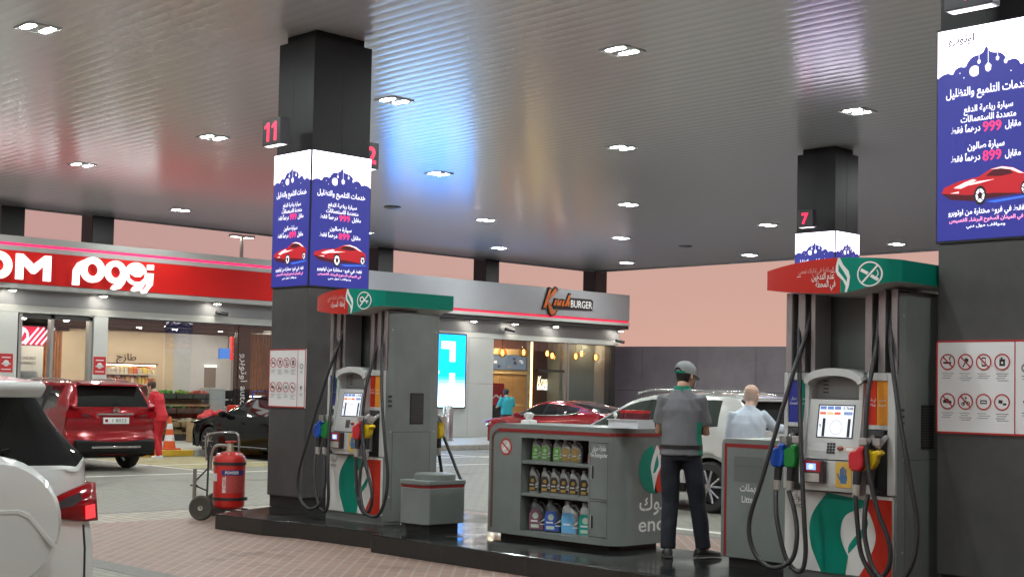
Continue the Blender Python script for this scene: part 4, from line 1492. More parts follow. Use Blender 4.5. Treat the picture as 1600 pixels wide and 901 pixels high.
def nozzle(parent, c, colour, tilt=0., back=1):
    """c = grip centre (local); boot-cover nozzle hanging spout-up in its holster"""
    x, y, z = c
    n_ = MB()
    m = NB[colour]
    prof = [(-.062, -.075), (-.03, -.098), (.035, -.098), (.06, -.06), (.062, .0), (.05, .045), (.075, .085), (.035, .1), (-.005, .06), (-.045, .055), (-.066, .02)]
    ca, sa = math.cos(tilt), math.sin(tilt)
    q = [(x + a * ca - h * sa, z + a * sa + h * ca) for a, h in prof]
    n_.prism(q, 1, y - .04 * back, y + .04 * back, m)
    o = n_.obj('nozzle', parent, bevel=.016, seg=3, smooth=50)
    s = MB()
    s.tube([(x + .045, y, z + .08), (x + .065, y + .03 * back, z + .125), (x + .08, y + .09 * back, z + .17)], [.026, .024, .015], ALU, 10)
    s.box(x + .02, x + .085, y - .028, y + .028, z + .10, z + .155, ALU)
    s.obj('spout', o, bevel=.006)
    g = MB()
    g.tube([(x, y, z - .085), (x - .004, y - .01 * back, z - .2)], [.034, .03], RUB, 10)
    g.obj('grip', o, smooth=50)
    g = MB()
    g.tube([(x - .004, y - .01 * back, z - .2), (x - .006, y - .012 * back, z - .285)], [.032, .027], mat('swivel_grey', (.42, .40, .36), .4, .3), 10)
    g.obj('swivel', o, smooth=50)
    return o


SWIRL_G = [(.407, .0), (.76, -.045), (.77, -.1), (.59, -.19), (.54, -.32), (.55, -.44), (.61, -.57), (.585, -.74), (.358, -.74), (.3, -.61), (.256, -.49), (.245, -.31), (.288, -.17)]
SWIRL_R = [(.765, -.03), (1.0, -.03), (1.0, -.74), (.71, -.74), (.79, -.59), (.852, -.43), (.852, -.31), (.81, -.18), (.762, -.09)]
SWIRL_L = [(.773, -.19), (.75, -.28), (.68, -.37), (.615, -.47), (.61, -.545), (.69, -.45), (.765, -.34), (.79, -.25)]


def fuel_pump(name, label, loc, header):
    t = thing(name, label, 'fuel pump', loc, 0, 'fuel pumps on the island')
    # cabinet
    b = MB()
    b.box(-.5, -.44, .0, .75, .0, 2.3, PGREY).box(.44, .5, .0, .75, .0, 2.3, PGREY)
    b.box(-.44, .44, .03, .72, .0, .73, PGREY).box(-.44, .44, .3, .5, .73, 2.3, PINNER)
    b.prism([(.5, .015), (.515, .1), (.515, .62), (.5, .74)], 2, .03, 2.28, PGREY)
    b.obj('cabinet', t, bevel=.01)
    b = MB()
    b.box(.516, .522, .33, .52, 1.08, 1.42, SIGNK)
    for k in range(15):
        b.box(.522, .528, .34, .51, 1.1 + k * .0205, 1.11 + k * .0205, mat('vent_grey', (.06, .06, .06), .4))
    b.obj('vent_grille', t)
    for k in range(3):
        MB().box(.516, .522, .02, .07, 1.27 + k * .05, 1.29 + k * .05, SIGNK).obj('side_slot', t)
    MB().box(-.505, .505, -.005, .0, .0, .1, PGREY).obj('kick_plate', t)
    # scuffs, screws and a worn sticker on the side panel
    for q, (yy, zz) in enumerate(((.06, .3), (.68, .3), (.06, 1.0), (.68, 1.0), (.06, 2.1), (.68, 2.1))):
        MB().cyl((.515, yy, zz), (.5185, yy, zz), .009, ALU, 8).obj('screw', t)
    b = MB()
    D = Dec(b, (.515, 0, 0), (0, 1, 0), (0, 0, 1), (1, 0, 0), .001, .0005)
    D.rect(.09, .63, .995, .999, SIGNK, 0)
    D.rect(.09, .094, .16, .995, SIGNK, 0)
    D.rect(.626, .63, .16, .995, SIGNK, 0)
    b.obj('access_panel_seam', t)
    # lower door with the swirl
    b = MB()
    b.box(-.48, .48, -.03, .0, .1, .72, PWHITE)
    D = Dec(b, (-.48, -.03, .72), (.96, 0, 0), (0, 0, .84), (0, -1, 0), .0015, .001)
    D.poly(smooth_poly(SWIRL_G, 5, (0, 1, 2, 6, 7, 8)), TEAL, 1)
    D.poly(smooth_poly(SWIRL_R, 5, (0, 1, 2, 3)), RED2, 1)
    D.poly(smooth_poly(SWIRL_L, 5, (0, 4)), TEAL, 1)
    D2 = Dec(b, (-.48, -.03, .1), (1, 0, 0), (0, 0, 1), (0, -1, 0), .0015, .001)
    D2.text('اينوك', (.13, .545), .055, SIGNK, 1, wd=.11)
    D2.text('enoc', (.13, .485), .045, SIGNK, 1, wd=.11)
    b.obj('lower_door', t, bevel=.004)
    # console: cheeks, hood, tilted screen board, lower drawer
    fr = [(-.1, .72), (-.155, .80), (-.155, .98), (-.13, 1.05), (-.075, 1.45), (-.075, 1.62), (.06, 1.66), (.28, 1.66), (.28, .72)]
    b = MB()
    for x0, x1 in ((-.27, -.235), (.215, .25)):
        b.prism(fr, 0, x0, x1, PLIGHT)
    arch = [(-.27, 1.58)] + [(-.01 + .26 * math.cos(R(a)), 1.60 + .095 * math.sin(R(a))) for a in range(180, -1, -15)] + [(.25, 1.58), (.215, 1.56)] + [(-.01 + .225 * math.cos(R(a)), 1.565 + .07 * math.sin(R(a))) for a in range(0, 181, 20)] + [(-.235, 1.56)]
    b.prism(arch, 1, -.10, .26, PLIGHT)
    b.obj('console_frame', t, bevel=.008)
    b = MB()
    b.prism([(-.135, .74), (-.145, .8), (-.145, .975), (.2, .975), (.2, .74)], 0, -.234, .214, PLIGHT)
    b.prism([(-.12, .985), (-.118, 1.05), (-.055, 1.45), (.2, 1.45), (.2, .985)], 0, -.234, .214, PLIGHT)
    b.box(-.234, .214, .03, .2, 1.455, 1.66, mat('speaker_recess', (.2, .195, .19), .5))
    for k in range(4):
        b.box(-.17, -.12, .026, .03, 1.5 + k * .03, 1.51 + k * .03, SIGNK)
    b.obj('console_board', t, bevel=.005)
    sl = Vector((0, .063, .40)).normalized()
    nn = Vector((0, -sl.z, sl.y))
    b = MB()
    D = Dec(b, Vector((-.15, -.118, 1.05)) + sl * .10, (1, 0, 0), sl, nn, .0012, .0015)
    D.rect(0, .33, 0, .265, SIGNK, 0)
    D.rect(.012, .318, .01, .255, E_PSCR, 1)
    D.rect(.05, .075, .012, .155, SIGNK, 2)
    D.rect(.275, .3, .012, .155, SIGNK, 2)
    for k in range(3):
        D.rect(.02 + .065 * k, .075 + .065 * k, .225, .25, E_PS2, 2)
        D.rect(.02 + .065 * k, .075 + .065 * k, .185, .205, [em('pump_screen_red', (.7, .15, .05), .9), em('pump_screen_orange', (.8, .5, .2), .9), em('pump_screen_red', (.7, .15, .05), .9)][k], 2)
    D.text('0 7648', (.27, .225), .022, SIGNK, 2, wd=.085, weight=.02)
    D.rect(.235, .31, .185, .208, E_PS2, 2)
    D.text('17.50', (.272, .189), .014, WHT, 3, wd=.06)
    D.ring((.175, .085), .052, .058, em('pump_screen_ring', (.45, .42, .75), .9), 2, 24)
    D.text('9', (.03, .08), .03, SIGNK, 2)
    b.obj('screen', t)
    b = MB()
    D = Dec(b, Vector((0, -.118, 1.05)), (1, 0, 0), sl, nn, .0012, .0015)
    for i in range(3):
        for j in range(4):
            D.rect(-.04 + i * .026, -.018 + i * .026, -.02 + j * .022, -.002 + j * .022, SIGNK, 1)
    b.obj('keypad', t)
    b = MB().ball((.082, -.118, 1.075), (.028, .02, .018), mat('brown_red_button', (.3, .07, .05), .4), 12, 7)
    b.obj('button', t, smooth=60)
    b = MB()
    D = Dec(b, Vector((0, -.118, 1.05)), (1, 0, 0), sl, nn, .0012, .0015)
    D.rect(.125, .205, .0, .04, mat('sticker_buff', (.6, .42, .3), .5), 1)
    D.rect(.135, .195, .01, .03, WHT, 2)
    b.obj('sticker', t)
    b = MB().box(-.215, -.02, -.19, -.146, .80, .975, mat('reader_black', (.03, .02, .022), .3))
    D = Dec(b, (-.215, -.19, .80), (1, 0, 0), (0, 0, 1), (0, -1, 0), .0015, .001)
    D.rect(.006, .165, .085, .17, mat('reader_red', (.36, .02, .03), .35), 1)
    D.rect(.04, .125, .1, .15, E_CARDS, 2)
    D.disc((.082, .125), .02, em('card_reader_ship', (.8, .9, 1), 1.2), 3, 8)
    D.rect(.006, .155, .008, .075, mat('reader_silver', (.5, .48, .44), .35, .3), 1)
    b.obj('card_reader', t, bevel=.006)
    b = MB()
    D = Dec(b, (.06, -.145, .775), (1, 0, 0), (0, 0, 1), (0, -1, 0), .0015, .0015)
    D.rect(0, .14, 0, .195, mat('hand_sticker_yellow', (.62, .38, .06), .45), 1)
    hb = mat('hand_print_blue', (.05, .15, .33), .5)
    D.poly([(.045, .03), (.095, .03), (.105, .075), (.1, .095), (.045, .095), (.036, .07)], hb, 2)
    for x0, x1, h in ((.044, .048, .145), (.059, .061, .162), (.074, .076, .158), (.09, .093, .14)):
        D.line([(x0, .09), (x1, h)], .0115, hb, 3)
    D.line([(.04, .06), (.018, .105)], .0125, hb, 3)
    b.obj('hand_sticker', t)
    # nozzle bays and fuel labels
    for x0, x1 in ((-.44, -.275), (.255, .435)):
        b = MB()
        b.box(x0, x1, .02, .06, .73, 1.22, BLACK)
        b.box(x0, x1, -.02, .04, .73, .78, BLACK)
        b.box(x0 + .02, x1 - .02, -.04, .02, 1.17, 1.22, mat('bay_lip', (.05, .052, .055), .35))
        b.obj('nozzle_bay', t, bevel=.006)
    for (x0, x1), (x2, x3) in (((-.5, -.462), (-.462, -.275)), ((.435, .5), (.255, .435))):
        b = MB()
        b.box(x0, x1, -.03, .0, .73, 1.66, PLIGHT)
        b.box(x2, x3, -.028, .06, 1.225, 1.26, PLIGHT).box(x2, x3, -.028, .06, 1.6, 1.66, PLIGHT)
        b.obj('bay_frame', t, bevel=.005)
    for x0, x1, m, tx in ((-.462, -.37, LBLUE, 'Diesel'), (-.37, -.275, TEAL, 'Special'), (.255, .335, RED2, 'E Plus'), (.335, .435, LORANGE, 'Super')):
        b = MB().box(x0 + .002, x1 - .002, -.018, .04, 1.261, 1.599, m)
        D = Dec(b, (x0, -.018, 1.26), (1, 0, 0), (0, 0, 1), (0, -1, 0), .0015, .001)
        D.text({'Diesel': 'ديزل', 'Special': 'خصوصي', 'E Plus': 'اي بلس', 'Super': 'سوبر'}[tx], ((x1 - x0) / 2, .185), .022, WHT, 1, maxw=.07)
        D.text(tx, ((x1 - x0) / 2, .145), .02, WHT, 1, maxw=.07)
        b.obj('fuel_label', t)
    # hose masts
    for sa, sb_ in ((((-.5, -.445), (-.385, -.32), (-.265, -.225)), ((-.445, -.385), (-.32, -.265))), (((.225, .285), (.34, .40), (.455, .5)), ((.285, .34), (.40, .455)))):
        b = MB()
        for x0, x1 in sa:
            b.box(x0, x1, -.01, .22, 1.665, 2.3, PSTRIP)
        for x0, x1 in sb_:
            b.box(x0, x1, .10, .2, 1.665, 2.3, BLACK)
        b.obj('hose_mast', t, bevel=.003)
    # header
    hd = MB()
    xs = [-.615 + 1.215 * k / 40 for k in range(41)]
    for a, c in zip(xs[:-1], xs[1:]):
        m = HRED if (a + c) / 2 < .185 else HTEAL
        (b0, t0), (b1, t1) = hdr_z(a), hdr_z(c)
        hd.add([(a, hdr_y(a), b0), (c, hdr_y(c), b1), (c, hdr_y(c), t1), (a, hdr_y(a), t0), (a, .86, b0), (c, .86, b1), (c, .86, t1), (a, .86, t0)],
               [(0, 1, 2, 3), (5, 4, 7, 6), (3, 2, 6, 7)], m)
        hd.add([(a, hdr_y(a), b0), (c, hdr_y(c), b1), (c, .86, b1), (a, .86, b0)], [(3, 2, 1, 0)], PLIGHT)
    for x in (xs[0], xs[-1]):
        b0, t0 = hdr_z(x)
        hd.add([(x, hdr_y(x), b0), (x, .86, b0), (x, .86, t0), (x, hdr_y(x), t0)], [(0, 1, 2, 3)], HRED if x < 0 else HTEAL)
    D = Bow(hd, (0, 0, 0), (1, 0, 0), (0, 0, 1), (0, -1, 0))
    z0, z1 = hdr_z(.19)
    hgt = z1 - z0
    fl = [(.155, 1.0), (.172, 1.0), (.2, .8), (.245, .62), (.258, .45), (.25, .2), (.232, .0), (.215, .0), (.222, .18), (.2, .34), (.152, .5), (.135, .62), (.14, .8)]
    D.poly([(a, z0 + .002 + c * (hgt - .004)) for a, c in fl], WHT, 1)
    D.poly([(a, z0 + c * hgt) for a, c in [(.16, .83), (.205, .6), (.235, .42), (.232, .3), (.2, .45), (.162, .62)]], HTEAL, 2)
    if header == 0:
        D.line([(-.24, 2.405), (.13, 2.425)], .004, WHT, 1)
        D.text('السلامة في إدارتك تهمني', (-.05, 2.43), .036, mat('header_text_pink', (.62, .36, .32), .5), 1, wd=.34)
        D.text('عدم التدخين', (.125, 2.375), .05, WHT, 1, al='r', wd=.21, weight=.01)
        D.text('في المحطة', (.135, 2.315), .05, WHT, 1, al='r', wd=.18, weight=.01)
    else:
        D.text('السلامة في إدارتك تهمني', (-.05, 2.43), .036, mat('header_text_pink', (.62, .36, .32), .5), 1, wd=.38)
        D.line([(-.24, 2.41), (.13, 2.415)], .004, WHT, 1)
        D.text('إطفاء المحرك', (.125, 2.345), .055, WHT, 1, al='r', wd=.28, weight=.01)
    c = (.41, 2.40)
    D.ring(c, .085, .096, WHT, 1, 30)
    D.line([(c[0] - .055, c[1] - .062), (c[0] + .058, c[1] + .062)], .014, WHT, 1)
    if header == 0:
        D.line([(c[0] - .066, c[1] + .034), (c[0] - .012, c[1] + .004)], .024, WHT, 2)
        D.line([(c[0] + .012, c[1] - .012), (c[0] + .066, c[1] - .046)], .024, WHT, 2)
        D.line([(c[0] + .05, c[1] - .03), (c[0] + .066, c[1] + .0), (c[0] + .056, c[1] + .03)], .007, WHT, 2)
    else:
        D.ring((c[0] - .025, c[1] + .012), .018, .032, WHT, 2, 16)
        D.line([(c[0], c[1] + .0), (c[0] + .06, c[1] - .01)], .014, WHT, 2)
        D.line([(c[0] + .04, c[1] - .01), (c[0] + .04, c[1] - .035)], .012, WHT, 2)
    hd.obj('header_sign', t, smooth=40)
    # hoses, nozzles on the near side
    H = [[(-0.30, 0.06, 2.22), (-0.29, -0.03, 1.98), (-0.33, -0.12, 1.72), (-0.4, -0.2, 1.36), (-0.52, -0.3, 0.8), (-0.62, -0.32, 0.46), (-0.57, -0.32, 0.23), (-0.42, -0.3, 0.12), (-0.25, -0.28, 0.19), (-0.21, -0.26, 0.37), (-0.26, -0.22, 0.56), (-0.345, -0.18, 0.72)],
         [(-0.415, 0.06, 2.22), (-0.36, -0.03, 1.87), (-0.29, -0.12, 1.46), (-0.22, -0.2, 1.06), (-0.15, -0.26, 0.57), (-0.13, -0.26, 0.25), (-0.18, -0.26, 0.11), (-0.30, -0.27, 0.2), (-0.40, -0.26, 0.5), (-0.452, -0.2, 0.72)],
         [(0.31, 0.06, 2.22), (0.33, -0.02, 1.87), (0.33, -0.14, 1.47), (0.36, -0.2, 1.04), (0.46, -0.22, 0.66), (0.57, -0.22, 0.39), (0.56, -0.22, 0.21), (0.46, -0.22, 0.13), (0.34, -0.22, 0.28), (0.30, -0.22, 0.51), (0.275, -0.21, 0.74)],
         [(0.425, 0.06, 2.21), (0.46, -0.03, 1.87), (0.58, -0.12, 1.38), (0.7, -0.16, 0.89), (0.76, -0.16, 0.54), (0.74, -0.18, 0.28), (0.64, -0.2, 0.12), (0.48, -0.24, 0.16), (0.37, -0.22, 0.39), (0.35, -0.2, 0.6), (0.352, -0.16, 0.74)]]
    for h in H:
        hose(h, t)
    for c, colr, tl in (((-.448, -.17, 1.0), 'blue', 0), ((-.342, -.15, 1.0), 'green', 0), ((.28, -.19, 1.01), 'red', 0), ((.36, -.13, 1.01), 'yellow', -.5)):
        nozzle(t, c, colr, tl)
    # far side: two hoses and a yellow nozzle swing past the edge
    for h in ([(.43, .72, 2.2), (.3, .88, 1.8), (.1, .98, 1.35), (.26, 1.05, .95), (.48, 1.05, .6), (.6, 1.05, .38), (.5, 1.02, .2), (.38, .98, .35), (.34, .95, .62), (.345, .92, .74)], [(.34, .72, 2.2), (.22, .9, 1.7), (.2, .98, 1.2), (.18, 1.0, .7), (.1, 1.0, .3), (-.1, 1.0, .15), (-.3, .95, .4), (-.3, .93, .72)]):
        hose(h, t)
    nozzle(t, (.35, .90, 1.01), 'yellow', 0, -1)
    nozzle(t, (-.3, .90, 1.01), 'green', 0, -1)
    return t


fuel_pump('fuel_pump', 'right grey fuel pump whose red and teal header bans smoking', (-5.89, 9.4, ZI), 0)
fuel_pump('fuel_pump', 'left grey fuel pump beside the number 11 pillar', (-12.0, 9.4, ZI), 1)

# ---------------------------------------------------------------- squeegee box beside the left pump
STRIPE = mat('dark_red_stripe', (.22, .014, .014), .35)
t = thing('service_bin', 'low grey box with a red band and round lid beside the left pump', 'bin', (-10.74, 9.42, ZI))
ou = [(-.2, -.25), (-.14, -.27), (.12, -.25), (.2, -.2), (.21, .27), (-.21, .27)]
MB().prism([(a * .8, c * .82) for a, c in ou], 2, .0, .09, BLACK).obj('plinth', t)
MB().prism(ou, 2, .09, .46, PGREY).obj('body', t, bevel=.008)
MB().prism([(a * .99, c * .99) for a, c in ou], 2, .46, .49, STRIPE).obj('band', t)
MB().prism([(a * 1.04, c * 1.04) for a, c in ou], 2, .49, .535, PGREY).obj('top', t, bevel=.008)
MB().box(-.235, -.215, -.22, .2, .06, .53, PLIGHT).obj('side_frame', t, bevel=.004)
MB().lathe([(0, .535), (.215, .535), (.215, .59), (.20, .60), (0, .60)], PGREY, (0, .04, 0), 28).obj('lid', t, smooth=40)

# ---------------------------------------------------------------- oil cabinet
PG2 = mat('cabinet_grey', (.175, .20, .19), .36, .1, .3, var=.12, vscale=1.6, rvar=.08)
t = thing('oil_cabinet', 'grey display cabinet with shelves of oil bottles, doors and a red line', 'cabinet', (-9.2, 9.95, ZI))
XL, XR, YF, YB = -.88, .82, -.35, .42
b = MB()
r_ = .13
ol = [(XL, .05), (-.42, .05), (-.42, 1.14)] + [(XL + r_ + r_ * math.cos(R(a)), 1.14 - r_ + r_ * math.sin(R(a))) for a in range(90, 181, 15)]
b.prism(ol, 1, YF, YB, PG2)
rc = .2
pl = [(.48, YF), (XR - rc, YF)] + [(XR - rc + rc * math.sin(R(a)), YF + rc - rc * math.cos(R(a))) for a in range(15, 91, 15)] + [(XR, YB), (.48, YB)]
b.prism(pl, 2, .05, 1.14, PG2)
b.box(-.42, .48, YF, YB, 1.01, 1.14, PG2)
b.box(-.42, .48, YF, YB, .05, .10, PG2)
b.box(-.42, .48, .05, YB, .10, 1.01, SIGNK)
b.obj('body', t, smooth=35)
MB().prism([(XL + .1, YF + .09), (XR - .16, YF + .09), (XR - .1, YF + .2), (XR - .1, YB - .05), (XL + .1, YB - .05)], 2, .0, .05, BLACK).obj('plinth', t)
for z in (.44, .755):
    MB().box(-.419, .479, YF + .006, .05, z, z + .032, PG2).obj('shelf', t, bevel=.004)
# red line: up the left edge, along the top, round the right corner
b = MB()


def strip(path, z0, z1, th=.004):
    for (x0, y0), (x1, y1) in zip(path[:-1], path[1:]):
        d = Vector((y1 - y0, -(x1 - x0)))
        d.normalize()
        b.add([(x0, y0, z0), (x1, y1, z0), (x1, y1, z1), (x0, y0, z1), (x0 + d.x * th, y0 + d.y * th, z0), (x1 + d.x * th, y1 + d.y * th, z0), (x1 + d.x * th, y1 + d.y * th, z1), (x0 + d.x * th, y0 + d.y * th, z1)],
              [(4, 5, 6, 7), (7, 6, 2, 3), (0, 1, 5, 4), (0, 4, 7, 3), (1, 2, 6, 5)], STRIPE)


strip([(XL + .13, YF - .0002), (.48, YF - .0002), (XR - rc, YF - .0002)] + [(XR - rc + rc * math.sin(R(a)), YF + rc - rc * math.cos(R(a)) - .0002) for a in range(15, 91, 15)] + [(XR + .0002, YB)], 1.06, 1.092)
arc = [(XL + .035 + .1 - .1 * math.cos(R(a)), .976 + .1 * math.sin(R(a))) for a in range(0, 91, 15)]
po = [(XL + .035, .1)] + arc + [(XL + .14, 1.092), (XL + .14, 1.06)] + [(XL + .062 + .075 - .075 * math.cos(R(a)), .976 + .078 * math.sin(R(a))) for a in range(90, -1, -15)] + [(XL + .062, .1)]
b.prism(po, 1, YF - .004, YF - .0002, mat('brown_stripe', (.10, .045, .035), .4))
b.obj('red_line', t)
b = MB()
D = Dec(b, (0, YF, 0), (1, 0, 0), (0, 0, 1), (0, -1, 0), .0015, .001)
for z0, z1 in ((.47, 1.0), (.12, .455)):
    for a in ((.50, .72, z0, z0 + .006), (.50, .72, z1 - .006, z1), (.50, .504, z0, z1), (.716, .72, z0, z1)):
        D.rect(*a, SIGNK, 0)
b.obj('door_gap', t)
for z in (.72, .26):
    b = MB()
    D = Dec(b, (0, YF, 0), (1, 0, 0), (0, 0, 1), (0, -1, 0), .0015, .002)
    D.poly(rrect(.515, .548, z - .06, z + .06, .016), SIGNK, 1)
    D.poly(rrect(.512, .520, z - .065, z + .065, .004), PLIGHT, 2)
    b.obj('door_handle', t)
b = MB()
D = Dec(b, (0, YF, 0), (1, 0, 0), (0, 0, 1), (0, -1, 0), .0015, .001)
D.text('طفاية حريق', (.61, .925), .05, WHT, 1, wd=.17, weight=.01)
D.text('Fire Extinguisher', (.61, .865), .038, WHT, 1, wd=.21, weight=.01)
b.obj('door_lettering', t)
b = MB()
D = Dec(b, (0, YF, 0), (1, 0, 0), (0, 0, 1), (0, -1, 0), .0015, .001)
D.disc((-.635, .91), .085, mat('nosmoke_red', (.42, .035, .02), .4), 1, 28)
D.disc((-.635, .91), .066, PLIGHT, 2, 28)
D.line([(-.67, .88), (-.60, .935)], .022, WHT, 3)
D.line([(-.61, .935), (-.6, .955), (-.615, .965)], .008, WHT, 3)
D.line([(-.69, .955), (-.58, .865)], .018, mat('nosmoke_red', (.42, .035, .02), .4), 4)
b.obj('no_smoking_sign', t)
b = MB()
D = Dec(b, (XR, YF, 0), (0, 1, 0), (0, 0, 1), (1, 0, 0), .0015, .001)
cx, cz, rr = .55, .75, .225
D.poly([(cx + rr * math.cos(R(a)), cz + rr * math.sin(R(a))) for a in range(95, 276, 8)] + [(cx + .05, cz - rr), (cx, cz - .05), (cx + .03, cz + .1)], TEAL, 1)
D.poly([(cx + .03, cz + rr), (cx + .10, cz + rr * .9), (cx + .2, cz + .1), (cx + .2, cz - .1), (cx + .10, cz - rr * .95), (cx + .02, cz - rr), (cx + .0, cz - .1)], RED2, 1)
D.poly(smooth_poly([(cx + .03, cz + rr + .005), (cx - .03, cz + .11), (cx - .055, cz + .02), (cx - .03, cz - .08), (cx + .0, cz - .2), (cx + .045, cz - .06), (cx + .09, cz + .02), (cx + .1, cz + .1), (cx + .06, cz + .2)], 4, (0, 4)), WHT, 2)
D.poly(smooth_poly([(cx + .035, cz + .14), (cx + .0, cz + .04), (cx - .02, cz - .04), (cx + .02, cz - .02), (cx + .06, cz + .05)], 4, (0, 2)), TEAL, 3)
D.text('اينوك', (cx + .04, .37), .15, WHT, 1, wd=.5, weight=.012)
D.text('enoc', (cx + .04, .17), .14, WHT, 1, wd=.52, weight=.012)
b.obj('brand_lettering', t)

# bottles: one mesh kit per kind, every bottle a thing
SILV = mat('bottle_silver', (.30, .31, .30), .32, .25)
DKB = mat('bottle_charcoal', (.035, .036, .04), .3)


def rr_ring(w, d, z, cx=0.):
    return [(cx + a, c, z) for a, c in rrect(-w / 2, w / 2, -d / 2, d / 2, min(w, d) * .3, 3)]


def bottle(name, label, loc, w, d, h, body, lab, lab2=None, jug=False, group=None, cap=SIGNK, s=1.):
    t = thing(name, label, 'oil bottle', loc, rz=R(24), group=group)
    b = MB()
    k = -.2 * w
    b.rings([rr_ring(w * .96, d, 0), rr_ring(w, d, .01), rr_ring(w, d, h * .55), rr_ring(w * .9, d * .95, h * .68, -.03 * w), rr_ring(w * .62, d * .75, h * .8, k * .8), rr_ring(w * .36, w * .36, h * .87, k), rr_ring(w * .32, w * .32, h * .92, k)], body)
    b.obj('body', t, smooth=50)
    hb = MB()
    hb.tube([(k + w * .12, 0, h * .86), (w * .2, 0, h * .88), (w * .40, 0, h * .72), (w * .44, 0, h * .5)], [w * .07, w * .08, w * .09, w * .1], body, 8)
    hb.obj('handle', t, smooth=50)
    MB().lathe([(0, h * .91), (w * .19, h * .91), (w * .19, h), (0, h)], cap, (k, 0, 0), 12).obj('cap', t, smooth=40)
    lm_ = MB()
    D = Dec(lm_, (0, -d / 2, 0), (1, 0, 0), (0, 0, 1), (0, -1, 0), .0012, .001)
    D.poly([(-w * .46, h * .05), (w * .34, h * .05), (w * .34, h * .2), (w * .1, h * .32), (w * .3, h * .44), (w * .1, h * .66), (-w * .34, h * .66), (-w * .46, h * .52)], lab, 1)
    if lab2:
        D.disc((-w * .1, h * .47), w * .17, lab2, 2, 12)
        D.rect(-w * .36, w * .1, h * .1, h * .2, lab2, 2)
        D.rect(-w * .36, w * .02, h * .28, h * .33, WHT, 2)
    D.poly([(w * .45, h * .42), (w * .45, h * .34), (w * .02, h * .25), (w * .2, h * .3)], WHT, 3)
    D.rect(w * .15, w * .46, h * .2, h * .23, WHT, 3)
    lm_.obj('label', t)
    return t


lab = {'green': mat('oil_label_green', (.12, .42, .05), .4), 'gold': mat('oil_label_gold', (.34, .26, .09), .4), 'black': mat('oil_label_black', (.04, .035, .03), .4), 'goldc': mat('oil_disc_gold', (.45, .28, .05), .4),
       'pink': mat('oil_label_pink', (.20, .08, .12), .4), 'navy': mat('oil_label_blue', (.03, .10, .42), .4), 'sky': mat('oil_label_sky', (.14, .42, .72), .4), 'teal': mat('oil_label_teal', (.0, .34, .27), .4), 'mint': mat('oil_disc_pale', (.5, .6, .5), .4)}
G_ = 'oil bottles on the cabinet shelves'
xm = lambda px: -9.62 + (px - 815) / 107 * .9
zs_ = {0: ZI + .755 + .0325, 1: ZI + .44 + .0325, 2: ZI + .1005}
for i, px in enumerate((825, 840, 859)):
    bottle('oil_bottle', '%s green labelled silver oil bottle on the top shelf of the cabinet' % ORD[i], (xm(px), 9.75, zs_[0]), .105, .075, .215, SILV, lab['green'], lab['mint'], group=G_, cap=SILV)
for i, px in enumerate((873, 888)):
    bottle('oil_bottle', '%s gold labelled silver oil bottle beside the green ones on the top shelf' % ORD[i], (xm(px), 9.75, zs_[0]), .11, .075, .215, SILV, lab['gold'], lab['goldc'], group=G_, cap=SILV)
for i, px in enumerate((902, 910)):
    t = thing('spray_can', '%s slim silver can with a red cap at the right end of the top shelf' % ORD[i], 'can', (xm(px), 9.82, zs_[0]), 0, 'slim cans on the top shelf')
    MB().lathe([(0, 0), (.026, 0), (.026, .17), (.02, .185), (0, .185)], SILV, n=14).obj('body', t, smooth=40)
    MB().lathe([(0, .185), (.015, .185), (.014, .205), (0, .205)], NB['red'], n=10).obj('cap', t, smooth=40)
for i, px in enumerate((915, 923.)):
    bottle('oil_bottle', '%s small red and white labelled bottle in front of the slim cans' % ORD[i], (xm(px) - (.02 if i else 0), 9.70, zs_[0]), .06, .045, .125, SILV, mat('oil_label_red', (.4, .03, .05), .4), WHT, group=G_, cap=DKB)
for i, px in enumerate((821, 841, 856, 871, 886, 903)):
    bottle('oil_bottle', '%s silver bottle with gold disc and black label on the middle shelf' % ORD[i], (xm(px), 9.75, zs_[1]), .112, .08, .245, SILV, lab['black'], lab['goldc'], group=G_, cap=SILV)
bottle('oil_bottle', 'short silver bottle with a pale green label at the right end of the middle shelf', (xm(917), 9.75, zs_[1]), .09, .07, .175, SILV, lab['mint'], lab['green'], group=G_, cap=DKB)
for px, bd, lb, l2, tx in ((829, DKB, 'pink', 'mint', 'large charcoal jug with a pink label on the bottom shelf'), (854, DKB, 'navy', 'mint', 'large charcoal jug with a blue label on the bottom shelf'), (881, SILV, 'sky', 'sky', 'large silver jug with a sky blue label on the bottom shelf'), (908, SILV, 'teal', 'mint', 'large silver jug with a teal label on the bottom shelf')):
    bottle('oil_jug', tx, (xm(px), 9.75, zs_[2]), .185, .11, .315, bd, lab[lb], lab[l2], group=G_, cap=bd)
# things on the cabinet top
zt = ZI + 1.14
t = thing('tissue_box', 'crumpled white tissue pack on the left end of the oil cabinet', 'tissues', (-9.72, 9.8, zt))
b = MB()
b.rings([rr_ring(.16, .12, 0), rr_ring(.15, .11, .035), rr_ring(.06, .05, .045)], WHT)
b.obj('pack', t, smooth=30)
b = MB()
rnd = random.Random(2)
b.rings([[(.05 * math.cos(a) * k_ * rnd.uniform(.7, 1.3), .03 * math.sin(a) * k_ * rnd.uniform(.7, 1.3), z_) for a in [R(q * 36) for q in range(10)]] for z_, k_ in ((.04, .5), (.07, 1.1), (.10, 1.2), (.115, .5))], WHT)
b.obj('tissue', t)
t = thing('plastic_tub', 'clear plastic tub on the cabinet beside the attendant', 'tub', (-8.33, 9.75, zt + .002))
b = MB()
TUB = mat('tub_plastic', (.62, .66, .7), .2)
tw, td, th = .36, .24, .085
